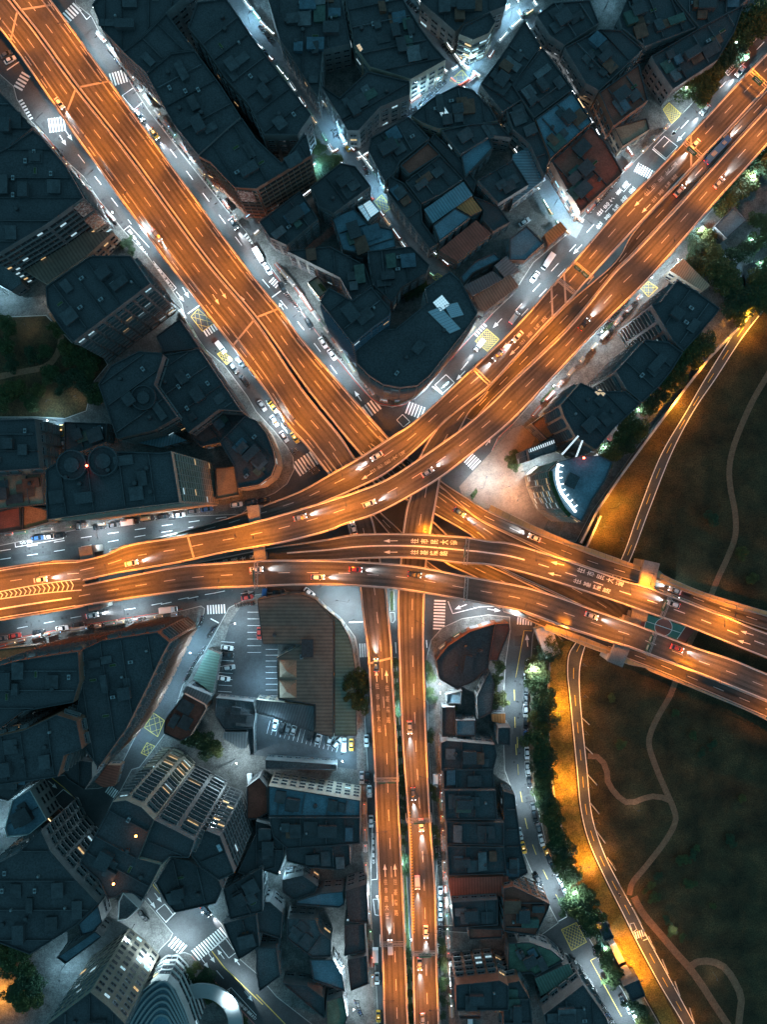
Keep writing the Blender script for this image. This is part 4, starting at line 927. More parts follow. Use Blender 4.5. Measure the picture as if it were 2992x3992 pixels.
def wall_thing(name, label, cat, pts, h, th, m, cap=None, z0=0.0):
    P = [W(p,0) for p in pts]; r = empty(name, (P[0].x,P[0].y,0)); tag(r, label, cat); b = MB(); c2 = MB()
    for a, c in zip(P, P[1:]):
        mm = (a+c)/2; ang = math.atan2((c-a).y,(c-a).x); L = (c-a).length+th*0.5
        b.box((mm.x,mm.y,z0+h/2),(L,th,h),ang); c2.box((mm.x,mm.y,z0+h+0.08),(L+0.1,th+0.25,0.16),ang)
    b.build('wall', m, r, r.location); c2.build('coping', cap or M_CONC, r, r.location); return r
wall_thing('flood_wall','long flood wall with a pale lit top between the tower block and the park road','wall', TT(6,[(1640,275),(1450,475),(1250,680),(1100,872),(960,1060),(832,1232),(680,1440),(535,1655)])+TT(9,[(430,190)]), 4.0, 0.6, M_CONCD)
wall_thing('retaining_wall','second low parallel wall reaching the north slip deck from the park','wall', TT(9,[(560,20),(480,200)])+TT(9,[(470,215)]), 3.0, 0.5, M_CONCD)
wall_thing('retaining_wall','low kerb wall of the lit slope along the hillside trees','wall', TT(9,[(238,1000),(225,1200),(232,1500)])+TT(12,[(250,60),(280,260),(330,440),(400,640)]), 1.2, 0.4, M_CONCD)
wall_thing('flood_gate','orange lit stair block and landing beside the first dark gatehouse','stairs', TT(12,[(545,935),(590,1010),(600,1045)]), 3.0, 3.2, M_CONC)
wall_thing('flood_gate','long orange lit stair wall beside the lower dark gatehouse','stairs', TT(12,[(640,1130),(700,1250),(760,1350)]), 3.0, 2.2, M_CONC)
wall_thing('ramp_stair','orange concrete spiral stair tower under the yellow walkway','stairs', TT('e',[(440,1140),(500,1310)]), 5.5, 5.6, M_CONC)
# white guard boards along the park road
for i, p in enumerate([(9,(472,1352)),(9,(495,1542)),(12,(512,70)),(12,(528,256)),(12,(570,445)),(12,(640,620)),(12,(714,795)),(12,(808,962)),(12,(902,1135)),(12,(988,1285)),(12,(1068,1430)),(12,(1162,1602))]):
    q = W(T(*p),0); r = empty('guard_board', (q.x,q.y,0.05), -(0.75+0.012*i*4)); tag(r, '%s pale slanting board from the top beside the east edge of the park road' % ORD[i], 'guard board', 'slanting boards along the park road')
    b = MB(); b.box((0,0,0.9),(5.6 if i>1 else 3.6,0.35,0.5)); b.build('board', M_CONC, r); b = MB(); b.cyl((-1.5,0,0),(-1.5,0,0.8),0.07,n=5); b.cyl((1.5,0,0),(1.5,0,0.8),0.07,n=5); b.build('post', M_METAL, r)

# ------------------------------------------------------------------ buildings
ROOFS = {'dark': mat('roof_membrane_dark', (0.054,0.058,0.062), 0.9, var=0.18, scale=0.12, fine=0.30), 'mid': mat('roof_membrane_grey', (0.095,0.10,0.105), 0.9, var=0.3, scale=0.15, fine=0.35),
         'blue': mat('roof_painted_blue', (0.10,0.17,0.21), 0.7, var=0.25, scale=0.2, fine=0.25), 'red': mat('roof_painted_red', (0.20,0.065,0.045), 0.8, var=0.3, scale=0.2, fine=0.25),
         'tan': mat('roof_tan', (0.26,0.20,0.14), 0.8, var=0.25, scale=0.2, fine=0.2), 'orange': mat('roof_orange_lit', (0.32,0.14,0.06), 0.8, var=0.3, scale=0.3, fine=0.25), 'green': mat('roof_green_paint', (0.09,0.14,0.10), 0.8, var=0.3, scale=0.3, fine=0.25)}  # the orange entry puts sodium lamp light into the roof colour
WALLS = {'grey': mat('wall_grey_tile', (0.17,0.168,0.165), 0.8, var=0.2, scale=0.3, fine=0.15), 'beige': mat('wall_beige_tile', (0.33,0.28,0.22), 0.8, var=0.2, scale=0.3, fine=0.15), 'brick': mat('wall_red_tile', (0.24,0.12,0.08), 0.8, var=0.2, scale=0.3, fine=0.15),
         'white': mat('wall_white', (0.5,0.5,0.48), 0.7, var=0.15, scale=0.3, fine=0.1), 'dark': mat('wall_dark_stone', (0.07,0.07,0.073), 0.6, var=0.2, scale=0.3, fine=0.1), 'blue': mat('wall_blue_glass', (0.08,0.13,0.17), 0.3, var=0.15, scale=0.5)}
def ribmat(base, ang, pitch):
    col = {'blue':(0.13,0.21,0.25),'red':(0.24,0.075,0.05),'tan':(0.30,0.235,0.16),'orange':(0.42,0.17,0.06),'mid':(0.15,0.155,0.16),'green':(0.10,0.16,0.13),'dark':(0.09,0.095,0.10),'brown':(0.17,0.13,0.10),'white':(0.4,0.41,0.4)}[base]
    return mat('sheet_roof_%s_%d_%d' % (base, int(ang*57), int(pitch*10)), col, 0.6, 0.1, var=0.2, scale=0.25, fine=0.1, kind='ribs', ang=ang, pitch=pitch)
def proto(name, m, bars=True):
    b = MB(); b.box((0,0,0),(1,0.16,1)); o = b.build(name, m); return o
PW = {}
for k, mm in (('d', M_GLASSD), ('w', M_WWARM), ('c', M_WCOOL)):
    b = MB(); b.face([(-.5,-.06,-.5),(.5,-.06,-.5),(.5,-.06,.5),(-.5,-.06,.5)], mm)
    fm = M_METAL
    for c, d in (((0,-.1,-.5),(1.08,.2,.07)), ((0,-.1,.5),(1.08,.2,.07)), ((-.5,-.1,0),(.06,.2,1)), ((.5,-.1,0),(.06,.2,1)), ((0,-.08,0),(.04,.1,1))): b.box(c, d, m=fm)
    o = b.build('window'); PW[k] = o.data; bpy.data.objects.remove(o)
b = MB(); b.box((0,-0.55,-0.6),(1,1.1,0.1)); b.box((0,-1.07,-0.3),(1,0.08,0.6)); b.box((-.48,-.55,-.3),(.04,1.1,.6)); b.box((.48,-.55,-.3),(.04,1.1,.6)); o = b.build('balcony', WALLS['grey']); PBAL = o.data; bpy.data.objects.remove(o)
def pip(x, y, P):
    c = False; n = len(P)
    for i in range(n):
        x1,y1 = P[i][0],P[i][1]; x2,y2 = P[(i+1)%n][0],P[(i+1)%n][1]
        if (y1 > y) != (y2 > y) and x < (x2-x1)*(y-y1)/(y2-y1)+x1: c = not c
    return c
def inst(name, me, parent, loc, rz, sc3):
    o = bpy.data.objects.new(name, me); C.objects.link(o); o.parent = parent; o.location = loc; o.rotation_euler = (0,0,rz); o.scale = sc3; return o
NB = 0
def B(name, label, cat, t, pts, h, roof='dark', wall='grey', style='grid', lit=0.03, group='buildings of the city blocks', clutter=None, par=0.9, warm=0.5, z0=0.1, fh=3.3, pitch=1.0, shops=False):
    global NB; NB += 1; g = random.Random(NB*13+5); h = h+(NB%23)*0.017
    P = [W(p, h) for p in TT(t, pts)]
    if area2(P) < 0: P.reverse()
    n = len(P); cx = sum(p.x for p in P)/n; cy = sum(p.y for p in P)/n; r = empty(name, (cx,cy,z0)); tag(r, label, cat, group); off = Vector((cx,cy,z0))
    L = [(P[(i+1)%n]-P[i]).length for i in range(n)]; li = max(range(n), key=lambda i: L[i]); e0 = (P[(li+1)%n]-P[li]).normalized(); ang = math.atan2(e0.y,e0.x)
    I = inset([(p.x,p.y) for p in P], 0.28); b = MB(); pb = MB(); wm = WALLS[wall]
    for i in range(n):
        j = (i+1)%n
        b.face([(P[i].x,P[i].y,z0),(P[j].x,P[j].y,z0),(P[j].x,P[j].y,h+par),(P[i].x,P[i].y,h+par)])
        if par > 0.05:
            pb.face([(P[i].x,P[i].y,h+par),(P[j].x,P[j].y,h+par),(I[j][0],I[j][1],h+par),(I[i][0],I[i][1],h+par)])
            pb.face([(I[i][0],I[i][1],h+par),(I[j][0],I[j][1],h+par),(I[j][0],I[j][1],h),(I[i][0],I[i][1],h)])
    b.build('wall', wm, r, off)
    if pb.f: pb.build('parapet', ROOFS['dark'] if wall != 'white' else wm, r, off)
    rm = ribmat(roof[2:], ang, pitch) if roof.startswith('r:') else ROOFS[roof]
    b = MB(); tess(b, I if par > 0.05 else [(p.x,p.y) for p in P], h+0.002); ro = b.build('roof', rm, r, off)
    # facades towards the middle of the district carry windows
    wins = []; bands = []
    for i in range(n):
        j = (i+1)%n; a, c = P[i], P[j]; e = (c-a); Ln = e.length
        if Ln < 3: continue
        e = e/Ln; nn = Vector((e.y,-e.x,0)); m = (a+c)/2; to = Vector((-m.x,-m.y,0))
        if to.length > 0 and nn.dot(to)/to.length < 0.12: continue
        ra = math.atan2(e.y,e.x); nf = max(1, int((h-0.8)/fh))
        if style == 'none': continue
        if style == 'bands':
            for f in range(nf): bands.append((m, ra, Ln, z0+0.9+f*fh+1.1, nn))
        else:
            sp = 3.1 if style == 'grid' else 3.6; k = max(1, int(Ln/sp))
            for f in range(nf):
                for q in range(k): wins.append((a+e*(Ln*(q+0.5)/k), ra, Ln/k*0.62, z0+f*fh+1.9, f, nn, Ln/k))
    g2 = wins[:]; g2.sort(key=lambda w_: -w_[3])
    cap = 60
    for w_ in g2[:cap]:
        k = 'd' if g.random() > lit*.7 else ('w' if g.random() < warm else 'c')
        p = w_[0]+w_[5]*0.02; inst('window', PW[k], r, (p.x-cx,p.y-cy,w_[3]-z0), w_[1], (w_[2],1,1.5))
        if style == 'balcony' and w_[4] % 1 == 0: inst('balcony', PBAL, r, (p.x-cx,p.y-cy,w_[3]-z0-0.2), w_[1], (w_[6]*0.8,1,1))
    if len(g2) > cap:
        b = MB()
        for w_ in g2[cap:]:
            k = M_GLASSD if g.random() > lit*.7 else (M_WWARM if g.random() < warm else M_WCOOL)
            p = w_[0]+w_[5]*0.02; b.box((p.x,p.y,w_[3]),(w_[2],0.12,1.5),w_[1],m=k)
        o = b.build('windows', None, r, off); o['kind'] = 'stuff'
        if style == 'balcony':
            b = MB()
            for w_ in g2[cap:]:
                p = w_[0]+w_[5]*0.5; b.box((p.x,p.y,w_[3]-0.85),(w_[6]*.8,1.0,0.1),w_[1]); p = w_[0]+w_[5]*1.0; b.box((p.x,p.y,w_[3]-0.5),(w_[6]*.8,0.08,0.6),w_[1])
            o = b.build('balconies', wm, r, off); o['kind'] = 'stuff'
    for m, ra, Ln, z, nn in bands[:90]:
        b = MB(); p = m+nn*0.03; b.box((p.x,p.y,z),(Ln*0.94,0.16,1.5),ra,m=M_GLASSD)
        k = max(2, int(Ln/2.2))
        for q in range(k+1):
            s = p+Vector((math.cos(ra),math.sin(ra),0))*(Ln*0.94*(q/k-0.5)); b.box((s.x+nn.x*.1,s.y+nn.y*.1,z),(0.14,0.22,1.5),ra,m=M_METAL)
        if g.random() < lit*5:
            q0 = g.randrange(k); s = p+Vector((math.cos(ra),math.sin(ra),0))*(Ln*0.94*((q0+.5)/k-0.5)); b.box((s.x+nn.x*.03,s.y+nn.y*.03,z),(Ln*.9/k,0.17,1.1),ra,m=M_WCOOL if g.random() > warm else M_WWARM)
        b.build('window_band', None, r, off)
        b = MB(); p = m+nn*0.25; b.box((p.x,p.y,z-1.05),(Ln*0.98,0.5,0.28),ra); b.build('floor_ledge', wm, r, off)
    if not roof.startswith('r:') and clutter is None and abs(area2(P)) > 120:
        e = Vector((math.cos(ang),math.sin(ang),0)); nn = Vector((-e.y,e.x,0)); c0 = Vector((cx,cy,0)); I2 = inset([(p.x,p.y) for p in P], 0.4)
        rng = [ (p-c0).dot(e) for p in P]; s0 = min(rng)+g.uniform(4,8)
        while s0 < max(rng)-3:
            run = []; k = -60
            while k <= 60:
                q = c0+e*s0+nn*k*0.75
                if pip(q.x,q.y,I2): run.append(k*0.75)
                elif run: break
                k += 1
            if len(run) > 4:
                q = c0+e*s0+nn*((run[0]+run[-1])/2); pw_ = MB(); pw_.box((q.x,q.y,h+.35+.3*g.random()),(0.22,run[-1]-run[0],0.9),ang); pw_.build('party_wall', g.choice([ROOFS['dark'],ROOFS['mid'],WALLS['dark']]), r, off)
            s0 += g.uniform(5.5,10)
        I3 = inset([(p.x,p.y) for p in P], 2.6); np_ = min(12, int(abs(area2(P))/45)) if h < 20 else min(5, int(abs(area2(P))/150)); xs = [p.x for p in P]; ys = [p.y for p in P]; tr_ = 0
        while np_ > 0 and tr_ < 120:
            tr_ += 1; x, y = g.uniform(min(xs),max(xs)), g.uniform(min(ys),max(ys))
            if not pip(x,y,I3): continue
            np_ -= 1; inst('roof_shed', SHEDS[g.choice((0,5,6,0,5,1,2,3,4)) if h < 20 else g.choice((0,5,6))], r, (x-cx,y-cy,h-z0), ang+g.choice([0,math.pi/2,math.pi]), (g.uniform(2.2,6),g.uniform(2,4.5),g.uniform(.5,2.4)))
    # roof-top things
    A = abs(area2(P)); nc = clutter if clutter is not None else (max(1, min(9, int(A/75))) if not roof.startswith('r:') else (1 if A > 250 else 0))
    xs = [p.x for p in P]; ys = [p.y for p in P]; placed = []; In = inset([(p.x,p.y) for p in P], 1.6)
    tries = 0
    while len(placed) < nc and tries < 80:
        tries += 1; x, y = g.uniform(min(xs),max(xs)), g.uniform(min(ys),max(ys)); s = 2.2 if not placed else 1.2
        cs = [(x+dx*s*1.2,y+dy*s*1.2) for dx in (-1,1) for dy in (-1,1)]
        if not all(pip(a,c,In) for a,c in cs) or any((x-a)**2+(y-c)**2 < 16 for a,c in placed): continue
        kind = 'shed' if not placed and A > 90 else g.choice(['tank','tank','ac','ac','vent','box']); placed.append((x,y)); lx, ly, lz = x-cx, y-cy, h-z0
        if kind == 'shed':
            o = inst('stair_house', STAIR, r, (lx,ly,lz), ang, (g.uniform(.8,1.5),g.uniform(.8,1.3),1))
        else: inst({'tank':'water_tank','ac':'cooling_unit','vent':'roof_vent','box':'plant_box'}[kind], CL[kind], r, (lx,ly,lz), ang, (1,1,1))
    return r, P, ang
# shared roof-top meshes
b = MB(); b.box((0,0,1.3),(4.2,3.2,2.6),m=WALLS['dark']); b.box((0,0,2.68),(4.5,3.5,0.16),m=ROOFS['dark']); b.box((0,-1.62,1.0),(0.9,0.06,2.0),m=M_DMETAL); o = b.build('stair_house'); STAIR = o.data; bpy.data.objects.remove(o)
SHEDS = []
for nm_, c_ in (('shed_sheet_slate',(.058,.062,.066)),('shed_sheet_blue',(.06,.10,.125)),('shed_sheet_rust',(.12,.06,.04)),('shed_sheet_green',(.055,.085,.07)),('shed_sheet_pale',(.10,.105,.11)),('shed_sheet_dark',(.045,.047,.05)),('shed_sheet_slate',(.058,.062,.066))):
    sm_ = mat(nm_, c_, .7, var=.35, scale=.5, fine=.2); b = MB(); i = 0
    b.v = [(-.5,-.5,0),(.5,-.5,0),(.5,.5,0),(-.5,.5,0),(-.5,-.5,.8),(.5,-.5,.8),(.5,.5,1.1),(-.5,.5,1.1),(-.54,-.56,.80),(.54,-.56,.80),(.54,.56,1.14),(-.54,.56,1.14)]
    b.f = [(0,1,5,4),(1,2,6,5),(2,3,7,6),(3,0,4,7),(8,9,10,11)]; b.m = [0]*5; b.mats = [sm_]; o = b.build('roof_shed'); SHEDS.append(o.data); bpy.data.objects.remove(o)
CL = {}
b = MB(); 
for a in range(4): b.cyl((0.55*math.cos(a*1.571),0.55*math.sin(a*1.571),0),(0.55*math.cos(a*1.571),0.55*math.sin(a*1.571),0.6),0.05,n=4)
b.lathe((0,0,0.6),[(0.6,0),(0.72,0.15),(0.72,1.3),(0.5,1.5),(0.1,1.6)],10); o = b.build('water_tank', M_DMETAL); CL['tank'] = o.data; bpy.data.objects.remove(o)
b = MB(); b.box((0,0,0.55),(1.6,1.0,1.0),m=M_METAL); b.lathe((0,0,1.05),[(0.4,0),(0.4,0.1),(0.3,0.12)],8,m=M_DMETAL); b.box((0.9,0,0.15),(0.9,0.2,0.3),m=M_DMETAL); o = b.build('cooling_unit'); CL['ac'] = o.data; bpy.data.objects.remove(o)
b = MB(); b.box((0,0,0.3),(0.8,0.8,0.6),m=M_CONCD); b.lathe((0,0,0.6),[(0.25,0),(0.3,0.3),(0.5,0.4),(0.3,0.7),(0.05,0.8)],8,m=M_METAL); o = b.build('roof_vent'); CL['vent'] = o.data; bpy.data.objects.remove(o)
b = MB(); b.box((0,0,0.25),(2.2,0.9,0.5),m=M_CONCD); b.box((0,0,0.52),(2.0,0.7,0.1),m=M_LEAF); o = b.build('plant_box'); CL['box'] = o.data; bpy.data.objects.remove(o)
# chevron gore at the upper end of the park road
b = MB()
for i in range(16):
    k = i/15; p = W(T(6,(1590-135*k,300+150*k)),0); e = (W(T(6,(1455,450)),0)-W(T(6,(1590,300)),0)).normalized(); nn = Vector((-e.y,e.x,0)); hw = 1.5-.9*k
    for sg in (-1,1):
        a = p+nn*sg*hw; q = p+e*.7; wv = e*.35; f = [a,a+wv,q+wv,q]; f = [(v.x,v.y,.12) for v in f]; b.face(f if sg<0 else f[::-1])
o = b.build('road_markings', M_WHITE); tag(o, kind='structure')

# painted bays, patches and drains in the car parks and streets
def bays(t, a, c, n, ln, side, z):
    A_, C_ = W(T(t,a),0), W(T(t,c),0); e = (C_-A_).normalized(); nn = Vector((-e.y,e.x,0))*side; b = MB(); L = (C_-A_).length
    for i in range(n+1):
        p = A_+e*(L*i/n); q = p+nn*ln; w_ = e*.06; b.face([(v.x,v.y,z) for v in ((p-w_,p+w_,q+w_,q-w_) if side < 0 else (q-w_,q+w_,p+w_,p-w_))])
    o = b.build('road_markings', M_WHITE); tag(o, kind='structure')
bays(7,(1430,830),(1410,1150),8,5.0,1,.152); bays(7,(1600,640),(1600,900),6,5.0,1,.152); bays(8,(90,1340),(540,1460),16,5.0,-1,.152); bays(8,(60,880),(60,1180),8,4.6,1,.152)
M_PATCH = mat('asphalt_patch', (0.047,0.048,0.05), .8, var=.2, fine=.1); M_DRAIN = mat('cast_iron', (0.03,0.03,0.032), .5, .5, var=.1)
g_ = random.Random(99); b = MB(); b2 = MB()
for t,x0,y0,x1,y1 in ((1,640,200,1500,1450),(1,250,740,900,1640),(3,1600,240,420,1560),(7,0,280,1560,60),(7,100,740,1500,520),(9,40,800,30,1650),(12,60,100,330,900),(5,60,100,760,960),(4,1200,330,1640,900),(5,1000,960,1560,280)):
    for i in range(16):
        k = g_.random(); p = W(T(t,(x0+(x1-x0)*k+g_.uniform(-25,25),y0+(y1-y0)*k+g_.uniform(-25,25))),0); an = math.atan2(-(y1-y0),(x1-x0)); s = (g_.uniform(1,4),g_.uniform(.5,1.4)); u = Vector((math.cos(an),math.sin(an),0)); v = Vector((-u.y,u.x,0))
        if i % 2: b.face([(q.x,q.y,.003+len(b.f)%12*.0006) for q in (p-u*s[0]-v*s[1],p+u*s[0]-v*s[1],p+u*s[0]+v*s[1],p-u*s[0]+v*s[1])])
        else: b2.face([(p.x+.4*math.cos(a*.785),p.y+.4*math.sin(a*.785),.009) for a in range(8)])
o = b.build('road_patches', M_PATCH); tag(o, kind='structure'); o = b2.build('road_drains', M_DRAIN); tag(o, kind='structure')
